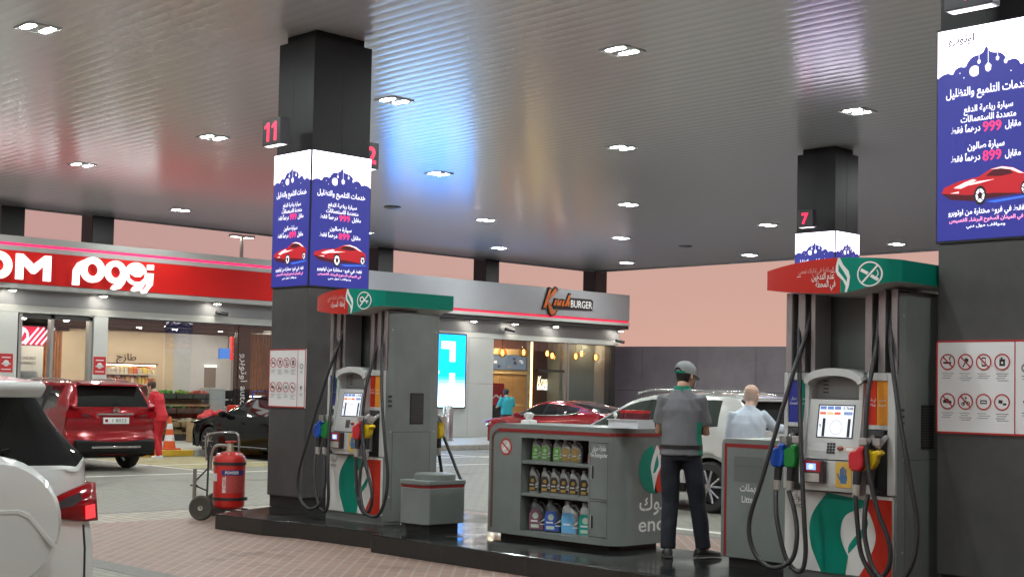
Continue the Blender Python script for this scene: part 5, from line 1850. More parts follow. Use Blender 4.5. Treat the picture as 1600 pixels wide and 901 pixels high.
for z0, z1, e in ((0, th, 0),):
    b.box(-tw / 2, tw / 2, -td / 2, -td / 2 + .006, 0, th, TUB).box(-tw / 2, tw / 2, td / 2 - .006, td / 2, 0, th, TUB).box(-tw / 2, -tw / 2 + .006, -td / 2 + .006, td / 2 - .006, 0, th, TUB).box(tw / 2 - .006, tw / 2, -td / 2 + .006, td / 2 - .006, 0, th, TUB).box(-tw / 2 + .006, tw / 2 - .006, -td / 2 + .006, td / 2 - .006, 0, .005, TUB)
b.box(-tw / 2 - .01, tw / 2 + .01, -td / 2 - .01, -td / 2 - .001, th - .01, th, TUB)
b.obj('tub_body', t)
for i in range(6):
    c = thing('red_pack', 'small red drink pack standing in the clear tub', 'pack', (-8.44 + .05 * i, 9.78, zt + .008), 0, 'red packs in the clear tub')
    MB().box(-.022, .022, -.045, .045, 0, .135, mat('pack_dark', (.12, .02, .03), .35)).obj('body', c)
    MB().box(-.023, .023, -.046, .046, .136, .16, mat('pack_red', (.55, .02, .02), .35)).obj('top', c)
c = thing('white_spoon', 'white plastic scoop leaning in the clear tub', 'scoop', (-8.455, 9.66, zt + .008))
MB().tube([(0, 0, 0), (0, .005, .09)], .007, WHT, 8).ball((0, .006, .112), (.024, .01, .026), WHT, 12, 7).obj('scoop', c, smooth=60)

# ---------------------------------------------------------------- litter bin
t = thing('litter_bin', 'tall grey litter bin with a red line, between attendant and right pump', 'litter bin', (-6.84, 9.6, ZI))
b = MB()
ol = [(-.34, .09), (.34, .09), (.34, 1.1)] + [(-.34 + .05 + .05 * math.cos(R(a)), 1.05 + .05 * math.sin(R(a))) for a in range(90, 181, 30)]
b.prism(ol, 1, 0, .6, PG2)
b.obj('body', t, bevel=.006)
MB().box(-.30, .30, .07, .56, 0, .09, BLACK).obj('plinth', t)
b = MB()
D = Dec(b, (-.34, 0, 0), (1, 0, 0), (0, 0, 1), (0, -1, 0), .002, .001)
D.rect(.035, .665, 1.025, 1.057, STRIPE, 1)
D.rect(.035, .06, .1, 1.025, STRIPE, 1)
b.obj('red_line', t)
b = MB()
D = Dec(b, (-.34, 0, 0), (1, 0, 0), (0, 0, 1), (0, -1, 0), .002, .001)
D.poly(rrect(.12, .46, .72, .965, .03), PINNER, 1)
D.poly(rrect(.135, .445, .735, .95, .025), mat('bin_flap', (.11, .125, .12), .3), 2)
D.rect(.135, .445, .87, .872, SIGNK, 3)
b.obj('flap', t)
b = MB()
D = Dec(b, (-.34, 0, 0), (1, 0, 0), (0, 0, 1), (0, -1, 0), .002, .001)
D.text('مهملات', (.30, .66), .06, WHT, 1, wd=.2, weight=.01)
D.text('Litter', (.29, .565), .055, WHT, 1, wd=.14, weight=.01)
b.obj('bin_lettering', t)

# ---------------------------------------------------------------- wheeled fire extinguisher
EXR = mat('extinguisher_red', (.52, .018, .012), .28, coat=.4)
t = thing('fire_extinguisher', 'red powder fire extinguisher on a two wheeled trolley by the island nose', 'fire extinguisher', (-14.69, 9.35, 0), R(40))
# local x = to the right seen from the camera, y = away
b = MB()
b.lathe([(0, .12), (.15, .125), (.19, .16), (.195, .2), (.195, .72), (.185, .765), (.14, .81), (.06, .83), (0, .83)], EXR, (.16, 0, 0), 36)
b.obj('cylinder', t, smooth=35)
for z in (.255, .685):
    b = MB()
    b.lathe([(.197, z - .018), (.202, z - .018), (.202, z + .018), (.197, z + .018)], SIGNK, (.16, 0, 0), 36, closed=False)
    if z < .5:
        b.box(.35, .385, -.03, .03, .235, .275, SIGNK)
    b.obj('strap', t)


def wrapc(mb, a0, a1, z0, z1, m, r=.1965):
    n_ = 10
    vs = []
    for k in range(n_ + 1):
        a = R(a0 + (a1 - a0) * k / n_)
        for z in (z0, z1):
            vs.append((.16 + r * math.sin(a), -r * math.cos(a), z))
    mb.add(vs, [(2 * k, 2 * k + 2, 2 * k + 3, 2 * k + 1) for k in range(n_)], m)


class Cyl(Dec):
    def P(s, u, v, l):
        r = .1975 + .0008 * l
        a = u / .195
        return Vector((.16 + r * math.sin(a), -r * math.cos(a), v))


b = MB()
wrapc(b, -12, 75, .545, .61, mat('label_navy', (.02, .03, .16), .4))
wrapc(b, -10, 72, .33, .54, mat('label_faded_red', (.42, .06, .05), .4), .1968)
wrapc(b, -66, -32, .47, .565, SIGNW, .1968)
D = Cyl(b, (0, 0, 0), (1, 0, 0), (0, 0, 1), (0, -1, 0))
D.text('POWDER', (.09, .562), .034, SIGNW, 1, wd=.17, weight=.025)
for k in range(7):
    D.line([(.03, .35 + .025 * k), (.2 - .03 * (k % 3), .35 + .025 * k)], .005, PLIGHT, 1)
D2 = Cyl(b, (0, 0, 0), (1, 0, 0), (0, 0, 1), (0, -1, 0))
vs, fs, x0, x1, y0, y1 = text_mesh('BRISTOL', .03)
k = .2 / (x1 - x0)
b.add([D.P(-.005 - v[1] * k * 1.1 + .02, .335 + (v[0] - x0) * k, 1) for v in vs], fs, SIGNW)
b.obj('label', t)
b = MB()
b.tube([(.16, 0, .82), (.16, 0, .93)], [.05, .035], mat('brass_valve', (.45, .4, .3), .35, .6), 12)
b.tube([(.16, 0, .89), (.0, -.03, .90), (-.07, .0, .8), (-.09, .02, .6)], .018, mat('grey_hose', (.3, .29, .27), .5), 8, sub=5)
b.obj('valve', t, smooth=50)
b = MB().tube([(.10, 0, .945), (.24, -.02, .955)], .012, EXR, 8).lathe([(0, .93), (.05, .935), (.05, .955), (0, .96)], EXR, (.16, 0, 0), 12)
b.obj('valve_handle', t, smooth=50)
for k in range(8):
    a = R(k * 45 + 10)
    if k == 0:
        bl_ = MB()
    bl_.ball((.16 + .15 * math.sin(a), -.15 * math.cos(a), .80), (.014, .014, .012), ALU, 8, 5)
bl_.obj('bolts', t, smooth=60)
b = MB()
CHR = mat('chrome_tube', (.5, .5, .5), .2, .9)
b.tube([(-.08, -.17, .72), (-.10, -.17, .98), (-.06, -.17, 1.04), (.05, -.16, 1.06), (.14, .16, 1.06), (.2, .17, 1.03), (.22, .17, .92), (.22, .17, .75)], .014, CHR, 8, sub=4)
b.obj('push_handle', t, smooth=50)
b = MB()
for y in (-.15, .15):
    b.tube([(-.06, y, .95), (-.07, y, .14), (.36, y, .11)], .014, SIGNK, 8)
b.tube([(-.07, -.3, .14), (-.07, .3, .14)], .014, SIGNK, 8)
b.tube([(-.07, -.15, .62), (-.20, -.24, .46)], .01, SIGNK, 6).tube([(-.07, -.15, .35), (-.20, -.24, .42)], .01, SIGNK, 6)
b.obj('trolley_frame', t, smooth=50)
b = MB().tube([(-.2, -.24, .1), (-.2, -.24, .62)], .024, mat('lance_grey', (.22, .2, .18), .4, .3), 8).tube([(-.25, -.24, .42), (-.16, -.24, .42)], .01, SIGNK, 6)
b.obj('lance', t, smooth=50)
TYRE = mat('tyre_rubber', (.022, .022, .021), .75)
for y in (-.29, .29):
    wpart = MB().lathe([(.085, -.035), (.13, -.045), (.148, -.03), (.152, 0), (.148, .03), (.13, .045), (.085, .035)], mat('trolley_tyre', (.06, .055, .045), .8), (-.09, y, .152), 26, 1).obj('wheel', t, smooth=50)
    MB().lathe([(0, -.03), (.03, -.05), (.03, -.02), (.085, -.025), (.085, .025), (.03, .02), (.03, .05), (0, .03)], mat('trolley_rim', (.35, .36, .28), .4), (-.09, y, .152), 20, 1).obj('rim', wpart, smooth=40)

# ---------------------------------------------------------------- traffic cone
ORG = mat('cone_orange', (.72, .10, .012), .45)
CW = mat('cone_reflective_white', (.72, .72, .7), .4)
t = thing('traffic_cone', 'orange traffic cone with two white bands on the kerb', 'traffic cone', (-28.15, 16.62, .135))
MB().box(-.2, .2, -.2, .2, 0, .04, ORG).obj('base', t, bevel=.02)
rad = lambda z: .145 - .118 * (z - .04) / .72
b = MB()
b.lathe([(0, .04), (rad(.04), .04), (rad(.76), .76), (0, .765)], ORG, n=24)
b.obj('cone', t, smooth=40)
for z0, z1 in ((.2, .34), (.47, .6)):
    MB().lathe([(rad(z0) + .002, z0), (rad(z1) + .002, z1)], CW, n=24, closed=False).obj('band', t, smooth=40)
# ---------------------------------------------------------------- vehicles
# local axes: x forward, y left, z up; heading -X in the world is rz = 180 degrees
CGLASS = mat('car_glass_dark', (.012, .014, .014), .03, 0, .7)
CGLASSG = mat('car_glass_green', (.035, .045, .04), .03, 0, .7)
PLBLK = mat('car_plastic_black', (.009, .009, .009), .5, 0, .2)
CHROME = mat('car_chrome', (.55, .55, .55), .22, 1.)
RIMM = mat('alloy_rim', (.42, .43, .44), .25, .85)
TL_RED = mat('tail_lamp_red', (.26, .003, .006), .1, 0, .4)
TL_CLR = mat('tail_lamp_clear', (.06, .05, .055), .12, 0, .3)
E_TL = em('tail_lamp_lit', (1, .05, .06), 1.0)
HL = mat('head_lamp_clear', (.5, .52, .55), .06, .4)


def crom(p0, p1, p2, p3, t):
    return .5 * ((2 * p1) + (p2 - p0) * t + (2 * p0 - 5 * p1 + 4 * p2 - p3) * t * t + (3 * p1 - p0 - 3 * p2 + p3) * t ** 3)


def lerp(pts, x):
    """piecewise-smooth interpolation through (x, value) pairs sorted by x"""
    if x <= pts[0][0]:
        return pts[0][1]
    if x >= pts[-1][0]:
        return pts[-1][1]
    for i in range(len(pts) - 1):
        if pts[i][0] <= x <= pts[i + 1][0]:
            t = (x - pts[i][0]) / (pts[i + 1][0] - pts[i][0])
            a, b = pts[i], pts[i + 1]
            pa = pts[max(0, i - 1)]
            pb = pts[min(len(pts) - 1, i + 2)]
            m0 = (b[1] - pa[1]) / (b[0] - pa[0]) if b[0] != pa[0] else 0
            m1 = (pb[1] - a[1]) / (pb[0] - a[0]) if pb[0] != a[0] else 0
            h = b[0] - a[0]
            return (2 * t ** 3 - 3 * t * t + 1) * a[1] + (t ** 3 - 2 * t * t + t) * h * m0 + (-2 * t ** 3 + 3 * t * t) * b[1] + (t ** 3 - t * t) * h * m1


def net_mesh(net, cls, mats, sub=3):
    """net[i][j] control points (left half, j runs sill -> centre line). Returns part name -> MB, mirrored."""
    ni, nj = len(net), len(net[0])
    V = [[Vector(p) for p in row] for row in net]

    def row_at(i, s, j):
        a = V[max(0, i - 1)][j]
        return crom(a, V[i][j], V[min(ni - 1, i + 1)][j], V[min(ni - 1, i + 2)][j], s)

    def ghost(c):
        q = Vector(c)
        q.y = -q.y
        return q
    parts = {}
    for i in range(ni - 1):
        cols_ = []
        for a in range(sub + 1):
            base = [row_at(i, a / sub, j) for j in range(nj)]
            cols_.append(base)
        for j in range(nj - 1):
            nm = cls(i, j)
            if nm is None:
                continue
            g = []
            for base in cols_:
                p0, p1, p2 = base[max(0, j - 1)], base[j], base[j + 1]
                p3 = base[j + 2] if j + 2 < nj else ghost(base[nj - 2])
                g.append([crom(p0, p1, p2, p3, b / sub) for b in range(sub + 1)])
            for sgn in (1, -1):
                mb = parts.setdefault((nm, sgn) if nm[:4] in ('side', 'pill') else (nm, 0), MB())
                vs = [(p.x, p.y * sgn, p.z) for r_ in g for p in r_]
                n = sub + 1
                fs = []
                for a in range(sub):
                    for b in range(sub):
                        q = (a * n + b, (a + 1) * n + b, (a + 1) * n + b + 1, a * n + b + 1)
                        fs.append(q if sgn > 0 else q[::-1])
                mb.add(vs, fs, mats[nm.split(':')[0]])
    return parts


def wheel(t, x, y, r, wd, side, rim=RIMM, spokes=5):
    tl = MB().lathe([(r * .66, -wd / 2), (r * .9, -wd / 2), (r * .98, -wd * .38), (r, -wd * .2), (r, wd * .2), (r * .98, wd * .38), (r * .9, wd / 2), (r * .66, wd / 2)], TYRE, (x, y, r), 32, 1, closed=False).obj('wheel', t, smooth=40)
    b = MB()
    o = y + side * wd * .42
    b.lathe([(r * .66, -wd * .45), (r * .69, -wd * .45), (r * .69, wd * .45), (r * .66, wd * .45)], rim, (x, y, r), 32, 1, closed=False)
    b.lathe([(0, 0), (r * .64, 0)], SIGNK, (x, y + side * wd * .05, r), 24, 1, closed=False)
    for k in range(spokes):
        for dd in (-.13, .13):
            a = 2 * math.pi * k / spokes + dd + .3
            a2 = 2 * math.pi * k / spokes + dd * 2.1 + .3
            p0 = Vector((x + r * .14 * math.cos(a), o, r + r * .14 * math.sin(a)))
            p1 = Vector((x + r * .66 * math.cos(a2), o + side * .01, r + r * .66 * math.sin(a2)))
            b.tube([p0, p1], [r * .06, r * .05], rim, 6)
    b.lathe([(0, -.02), (r * .16, -.02), (r * .15, .02), (0, .025)], rim, (x, o, r), 16, 1)
    b.obj('rim', tl, smooth=40)


def arch_z(x, wx, ra, r, zs):
    d = abs(x - wx)
    return zs if d >= ra else max(zs, r + math.sqrt(ra * ra - d * d))


def car(name, label, loc, rz, P, paint, group=None, glassm=CGLASS):
    """P: F,B (front/back x), hw, zs, xf, xr, wr, belt[(x,z)], roof[(x,z)], side glass columns etc."""
    t = thing(name, label, P.get('cat', 'car'), loc, rz, group)
    F, B, hw, zs, xf, xr, wr = P['F'], P['B'], P['hw'], P['zs'], P['xf'], P['xr'], P['wr']
    ra = wr + .055
    belt, roof = sorted(P['belt']), sorted(P['roof'])
    Hh = P['house']       # (x of cowl, x of windscreen top, x of roof end, x of rear glass foot)
    z1, z2 = P.get('z1', .50), P.get('z2', .74)
    net, tagc = [], []

    def top_rows(xb, xt):
        zb = lerp(belt, xb)
        zr = lerp(roof, xt)
        zbt = lerp(belt, xt)
        g = min(1, max(0, (zr - zbt) / .34))
        ty = P.get('tumble', .76)
        y4 = hw * (.90 * (1 - g) + ty * g)
        y5 = hw * (.80 * (1 - g) + (ty - .07) * g)
        y6 = hw * (.42 * (1 - g) + .36 * g)
        ed = .10 * g + .012 * (1 - g)
        return [Vector((xb, hw * .955, zb)), Vector((xt, y4, zbt + (zr - ed - zbt) * 1.0 if g > 0 else zr - ed)), Vector((xt, y5, zr - ed * .42)), Vector((xt, y6, zr - ed * .06)), Vector((xt, 0, zr))]

    def col_(xl, xb, xt, kind):
        za = zs
        for wx in (xf, xr):
            za = max(za, arch_z(xl, wx, ra, wr, zs))
        lo = [Vector((xl, hw * .965, za)), Vector((xl, hw * .99, max(z1, za + .05))), Vector((xl, hw * 1.0, max(z2, za + .1)))]
        net.append(lo + top_rows(xb, xt))
        tagc.append((kind, xl, xb, xt))

    def cap(x, z, sb, kind, tuck=1.0):
        row = []
        ys = [.965, .99, 1., .955, .86, .70, .38, 0]
        for j, yy in enumerate(ys):
            y = yy * hw * tuck
            sx = sb * (abs(yy)) ** 3
            zz = [zs, z1, z2, 99][min(j, 3)]
            row.append(Vector((x - math.copysign(sx, x), y, min(zz, z))))
        net.append(row)
        tagc.append((kind, x, x, x))
    sb = P.get('setback', .32)
    for (x, z, tk) in P['front']:
        cap(x, z, sb, 'front', tk)
    xs7 = [1.0, .9, .5, 0, -.5, -.9, -1.0]
    xh0 = P['front'][-1][0] - .10
    for k, q in enumerate(xs7):
        u = k / 6
        xt = xh0 + (Hh[0] + .06 - xh0) * u
        col_(xf + ra * q * (1.001 if abs(q) == 1 else 1), xt, xt, 'hood')
    for (xl, xb, xt, kind) in P['cabin']:
        col_(xl, xb, xt, kind)
    n0 = len(net)
    for k, q in enumerate(xs7):
        u = k / 6
        a, c = P['rearspan']
        xt = a + (c - a) * u
        ab, cb = P.get('rearspanb', P['rearspan'])
        col_(xr + ra * q * (1.001 if abs(q) == 1 else 1), ab + (cb - ab) * u, xt, 'rear')
    for e_ in P.get('tailcols', ()):
        col_(*e_, 'tail')
    for (x, z, tk) in P['back']:
        cap(x, z, P.get('setbackr', .22), 'back', tk)
    gl = P['sideglass']
    pillars = P.get('pillars', ())

    def cls(i, j):
        k0, k1 = tagc[i], tagc[i + 1]
        xb = (k0[2] + k1[2]) / 2
        xt = (k0[3] + k1[3]) / 2
        if k0[0] == 'front' and k1[0] == 'front':
            return 'bumper' if False else 'body'
        if k0[0] == 'back' or k1[0] == 'back':
            return 'body'
        if j == 3 and gl[1] < (xb + xt) / 2 < gl[0]:
            for a, c in pillars:
                if a < (xb + xt) / 2 < c:
                    return 'pillar_trim:%d' % int(a * 100)
            return 'side_window:%d' % sum((xb + xt) / 2 < a for a, c in pillars)
        if j in (5, 6) and Hh[1] < xt < Hh[0]:
            return 'windscreen'
        if j in (5, 6) and Hh[3] < xt < Hh[2]:
            return 'rear_window'
        if P.get('darktail') and j in (3, 4) and Hh[3] < xt < Hh[2] + P['darktail']:
            return 'rear_window'
        return 'body'
    mats_ = {'body': paint, 'side_window': glassm, 'windscreen': glassm, 'rear_window': CGLASS, 'pillar_trim': PLBLK}
    parts = net_mesh(net, cls, mats_)
    for (nm, _s), mb in parts.items():
        mb.obj(nm.split(':')[0], t, smooth=50, merge=True)
    # floor and wheel wells
    u = MB().box(B + .25, F - .35, -hw * .80, hw * .80, zs - .02, zs + .1, PLBLK)
    for wx in (xf, xr):
        for s in (-1, 1):
            u.box(wx - ra * 1.05, wx + ra * 1.05, s * hw * .62, s * hw * .66, zs, wr + ra, PLBLK)
    u.obj('underbody', t)
    for wx in (xf, xr):
        for s in (-1, 1):
            wheel(t, wx, s * (hw - .125), wr, .22, s, spokes=P.get('spokes', 5))
    # mirrors
    mx, mz = P['mirror']
    for s in (-1, 1):
        b = MB().ball((mx, s * (hw + .07), mz), (.07, .12, .075), paint if not P.get('mirror_black') else PLBLK, 14, 9)
        b.tube([(mx + .02, s * hw * .93, mz - .04), (mx, s * (hw + .02), mz - .03)], .03, PLBLK, 8)
        b.obj('mirror', t, smooth=60)
    # door gaps and handles
    b = MB()
    for s in (-1, 1):
        for x in P['doorlines']:
            b.box(x - .004, x + .004, s * (hw * 1.001 - .02) - .002, s * (hw * 1.001 - .02) + .022 * s if s > 0 else s * (hw * 1.001 - .02), P.get('zs') + .12, lerp(belt, x) - .06, SIGNK) if False else None
    for s in (-1, 1):
        for x in P['handles']:
            h = MB().box(x - .09, x + .09, s * hw * .985, s * (hw + .03), P.get('zh_', .88), P.get('zh_', .88) + .03, paint if not P.get('handle_chrome') else CHROME)
            h.obj('door_handle', t, bevel=.012)
    return t


# --- white SUV in the near left corner (rear seen close)
WHITEP = mat('car_paint_white', (.66, .68, .66), .22, 0, .5, coat=.8)
E_P = dict(F=1.95, B=-1.95, hw=.88, zs=.26, xf=1.25, xr=-1.27, wr=.33, z1=.52, z2=.80,
           belt=[(1.95, .82), (1.5, .96), (.9, 1.02), (0, 1.06), (-1.0, 1.12), (-1.62, 1.23), (-1.95, 1.23)],
           roof=[(1.95, .84), (1.5, .99), (.92, 1.08), (.15, 1.57), (-.4, 1.65), (-1.1, 1.67), (-1.62, 1.62), (-1.80, 1.22), (-1.95, 1.1)],
           house=(.92, .15, -1.60, -1.82), front=[(1.88, .26, .96), (1.95, .55, 1), (1.92, .80, .98)],
           cabin=[(.72, .80, .70, 'cabin'), (.45, .5, .12, 'cabin'), (.0, .0, -.12, 'cabin'), (-.08, -.08, -.18, 'cabin'), (-.86, -.86, -.86, 'cabin')],
           rearspan=(-.94, -1.60), rearspanb=(-.94, -1.62), tailcols=[(-1.72, -1.78, -1.80)], darktail=.02,
           back=[(-1.90, 1.19, .99), (-1.94, .98, 1.0), (-1.96, .80, 1.0), (-1.97, .55, 1.0), (-1.92, .3, .97)],
           sideglass=(.55, -1.72), pillars=((-.16, -.03),), mirror=(.62, 1.05), doorlines=(), handles=(.1, -.8), setbackr=.14, tumble=.75)
suv = car('parked_car', 'white compact car with a spare wheel cover, cut off at the lower left', (-8.53, 2.645, 0), R(180), E_P, WHITEP, 'cars on the forecourt')
# roof spoiler
b = MB()
b.prism([(-1.45, 1.675), (-1.93, 1.645), (-1.95, 1.615), (-1.9, 1.565), (-1.6, 1.575)], 1, -.54, .54, WHITEP)
b.obj('roof_spoiler', suv, bevel=.02, seg=3)
# spare wheel under a moulded cover on the tailgate
b = MB()
b.lathe([(0, .245), (.20, .24), (.30, .22), (.335, .17), (.345, .0), (.33, -.02), (0, -.02)], WHITEP, (-1.96, -.19, .955), 40, 0)
for i_ in range(len(b.v)):
    x, y, z = b.v[i_]
    b.v[i_] = (-1.96 - (x + 1.96), -.17 + (y + .19) * 1.13, z)
cov = b.obj('spare_wheel_cover', suv, smooth=32)
b = MB()
cy_2, cz_2 = -.19, .955
pts = [(cy_2 + .36, cz_2 + .085), (cy_2 - .10, cz_2 + .085), (cy_2 - .16, cz_2 + .06), (cy_2 - .30, cz_2 - .10), (cy_2 - .28, cz_2 - .115), (cy_2 - .15, cz_2 + .035), (cy_2 - .095, cz_2 + .06), (cy_2 + .36, cz_2 + .06)]
b.prism([(a, c) for a, c in pts], 0, -1.96 - .249, -1.96 - .22, WHITEP)
b.obj('cover_rib', cov, bevel=.006)
# tail lamps wrap the rear corners
for s in (-1, 1):
    b = MB()
    Y = lambda f: s * f

    def bx(f, z, out=.0):
        """point on the rear/corner skin: f = distance from the centre line"""
        q = min(1, f / .88)
        return (-1.95 + .14 * q ** 3 - out - max(0, (z - .98)) * -.25, s * f, z)
    top = [(.58, 1.04), (.66, 1.075), (.75, 1.10), (.83, 1.12), (.882, 1.12)]
    bot = [(.585, 1.01), (.64, .955), (.74, .935), (.83, .925), (.885, .925)]
    vs = [bx(f, z, .022) for f, z in top] + [bx(f, z, .022) for f, z in bot]
    vs += [(-1.60, s * .902, 1.12), (-1.60, s * .902, .96)]
    n = len(top)
    fs = [(k, k + 1, n + k + 1, n + k) for k in range(n - 1)] + [(n - 1, 2 * n, 2 * n + 1, 2 * n - 1)]
    b.add(vs, fs, TL_RED)
    lamp = b.obj('tail_lamp', suv, smooth=60)
    so_ = lamp.modifiers.new('thick', 'SOLIDIFY')
    so_.thickness = .03
    so_.offset = 0
    c = MB()
    ins = [bx(f, z, .045) for f, z in ((.61, 1.03), (.69, 1.06), (.78, 1.078), (.78, 1.04), (.72, 1.015), (.64, 1.005))]
    c.add(ins, [list(range(6))], TL_CLR)
    c.obj('clear_lens', lamp)
    e_ = MB()
    if s > 0:
        ins = [bx(f, z, .047) for f, z in ((.80, 1.01), (.87, 1.015), (.872, .945), (.80, .94))]
        e_.add(ins, [list(range(4))], E_TL)
    else:
        ins = [bx(f, z, .047) for f, z in ((.80, 1.01), (.87, 1.015), (.872, .945), (.80, .94))]
        e_.add(ins, [list(range(4))], E_TL)
    e_.obj('lit_lamp', lamp)
b = MB()
for s in (-1, 1):
    b.tube([(-1.945, s * .76, .92), (-1.96, s * .765, .80), (-1.965, s * .765, .6), (-1.93, s * .75, .35)], .006, SIGNK, 6)
b.tube([(-1.967, -.74, .46), (-1.97, .74, .46)], .007, SIGNK, 6)
b.obj('panel_gap', suv)
b = MB().box(-1.985, -1.96, -.26 + .5, .26 + .5, .60, .72, WHT)
D = Dec(b, (-1.985, .76, .60), (0, -1, 0), (0, 0, 1), (-1, 0, 0), .0015, .001)
D.text('38519', (.3, .03), .06, SIGNK, 1)
b.obj('number_plate', suv)

# --- red SUV parked at the shop
REDP = mat('car_paint_red', (.25, .002, .006), .22, .2, .35, coat=.55)
S_P = dict(F=2.3, B=-2.3, hw=.91, zs=.27, xf=1.38, xr=-1.32, wr=.36, z1=.52, z2=.80,
           belt=[(2.3, .86), (1.8, .98), (1.1, 1.04), (0, 1.07), (-1.0, 1.11), (-1.7, 1.19), (-2.1, 1.2)],
           roof=[(2.3, .88), (1.8, 1.02), (1.1, 1.11), (.3, 1.58), (-.3, 1.67), (-1.2, 1.67), (-1.95, 1.60), (-2.2, 1.16), (-2.3, 1.0)],
           house=(1.1, .3, -1.93, -2.17), front=[(2.22, .28, .96), (2.3, .58, 1), (2.26, .85, .98)],
           cabin=[(.90, 1.0, .88, 'cabin'), (.55, .6, .27, 'cabin'), (.0, .0, -.1, 'cabin'), (-.1, -.1, -.18, 'cabin'), (-.85, -.85, -.9, 'cabin')],
           rearspan=(-.98, -1.93), rearspanb=(-.95, -1.86), tailcols=[(-1.95, -2.1, -2.12), (-2.05, -2.15, -2.18)],
           back=[(-2.24, 1.12, .99), (-2.27, .86, 1.0), (-2.24, .74, 1.0), (-2.32, .62, 1.0), (-2.32, .45, 1.0), (-2.22, .3, .96)],
           sideglass=(.75, -1.55), pillars=((-.18, -.02), (-1.05, -.93)), mirror=(.82, 1.06), doorlines=(), handles=(.15, -.75), setbackr=.17, tumble=.77)
rs = car('parked_car', 'glossy red SUV parked tail out in front of the shop door', (-25.75, 12.72, 0), R(180), S_P, REDP, 'cars on the forecourt')
b = MB().prism([(-1.85, 1.66), (-2.16, 1.62), (-2.18, 1.59), (-1.95, 1.585)], 1, -.62, .62, REDP)
b.obj('roof_spoiler', rs, bevel=.012)
b = MB()
b.prism([(-2.20, .30), (-2.335, .36), (-2.335, .56), (-2.25, .60), (-2.1, .45), (-2.1, .30)], 1, -.80, .80, PLBLK)
b.obj('lower_bumper', rs, bevel=.02)
MB().box(-2.345, -2.33, -.5, .5, .43, .47, CHROME).obj('bumper_trim', rs, bevel=.006)
MB().box(-2.275, -2.25, -.36, .36, 1.045, 1.075, CHROME).obj('tailgate_trim', rs, bevel=.006)
b = MB()
b.lathe([(.045, -.006), (.06, -.006), (.06, .006), (.045, .006)], CHROME, (-2.285, 0, 1.13), 20, 0, closed=False).box(-2.292, -2.28, -.07, .07, 1.118, 1.142, CHROME)
b.obj('badge', rs)
b = MB().box(-2.30, -2.275, -.26, .26, .885, 1.0, WHT)
D = Dec(b, (-2.30, .26, .885), (0, -1, 0), (0, 0, 1), (-1, 0, 0), .0015, .001)
D.text('1 8023', (.32, .03), .06, SIGNK, 1, wd=.28)
D.rect(.03, .09, .03, .085, TL_RED, 1)
b.obj('number_plate', rs)
for s in (-1, 1):
    b = MB()
    pts = [(.42, .03), (.60, .06), (.80, .09), (.915, .09), (.915, -.03), (.80, -.04), (.62, -.025), (.42, -.01)]

    def sk_(f, z):
        q = min(1, f / .91)
        return (-2.285 + .17 * q ** 3, s * f, z)
    vs = [sk_(f, 1.02 + z) for f, z in pts] + [(-1.95, s * .912, 1.10), (-1.95, s * .912, 1.02)]
    b.add(vs, [(0, 1, 6, 7), (1, 2, 5, 6), (2, 3, 4, 5), (3, 8, 9, 4)], TL_RED)
    lamp = b.obj('tail_lamp', rs)
    m_ = lamp.modifiers.new('thick', 'SOLIDIFY')
    m_.thickness = .03
    m_.offset = 0
    c = MB()
    c.add([(x - .02, y, z) for x, y, z in (sk_(.5, 1.035), sk_(.66, 1.06), sk_(.66, 1.02), sk_(.5, 1.015))], [(0, 1, 2, 3)], TL_CLR)
    c.obj('clear_lens', lamp)
    g = MB().tube([(-1.6, s * .60, 1.675), (-1.2, s * .62, 1.70), (-.2, s * .64, 1.70), (.1, s * .63, 1.655)], .018, CHROME, 8)
    g.obj('roof_rail', rs, smooth=50)
MB().tube([(-2.16, .05, 1.24), (-2.13, -.35, 1.26)], .012, PLBLK, 6).obj('wiper', rs)
MB().tube([(-1.86, .10, 1.24), (-1.80, -.42, 1.30)], .012, PLBLK, 6).tube([(-1.86, .10, 1.24), (-1.84, .10, 1.21)], .02, PLBLK, 6).obj('wiper', suv)
MB().box(-1.955, -1.945, -.14, .14, 1.595, 1.62, TL_RED).obj('brake_light', suv)

# --- black saloon, mostly hidden by the left pillar
BLKP = mat('car_paint_black', (.004, .004, .005), .1, 0, .22)
C_P = dict(F=2.4, B=-2.4, hw=.93, zs=.22, xf=1.42, xr=-1.42, wr=.34, z1=.45, z2=.70,
           belt=[(2.4, .72), (1.9, .84), (1.1, .93), (0, .95), (-1.2, .98), (-1.8, 1.0), (-2.4, .98)],
           roof=[(2.4, .74), (1.9, .87), (1.05, 1.0), (.2, 1.36), (-.3, 1.43), (-.9, 1.40), (-1.75, 1.10), (-2.1, 1.05), (-2.4, 1.0)],
           house=(1.05, .2, -.95, -1.75), front=[(2.32, .24, .96), (2.4, .5, 1), (2.36, .72, .98)],
           cabin=[(.85, .95, .85, 'cabin'), (.55, .55, .18, 'cabin'), (.0, .0, -.1, 'cabin'), (-.1, -.1, -.18, 'cabin'), (-.9, -.9, -.85, 'cabin')],
           rearspan=(-.98, -1.78), tailcols=[(-1.9, -1.95, -1.95), (-2.1, -2.15, -2.15)],
           back=[(-2.36, .98, .99), (-2.4, .7, 1), (-2.38, .45, 1.0), (-2.3, .26, .96)],
           sideglass=(.75, -1.3), pillars=((-.18, -.02),), mirror=(.72, .98), doorlines=(), handles=(.05, -.8), setbackr=.2, zh_=.78)
bk = car('parked_car', 'black saloon parked nose in behind the number 11 pillar', (-26.15, 18.2, 0), R(180), C_P, BLKP, 'cars on the forecourt')
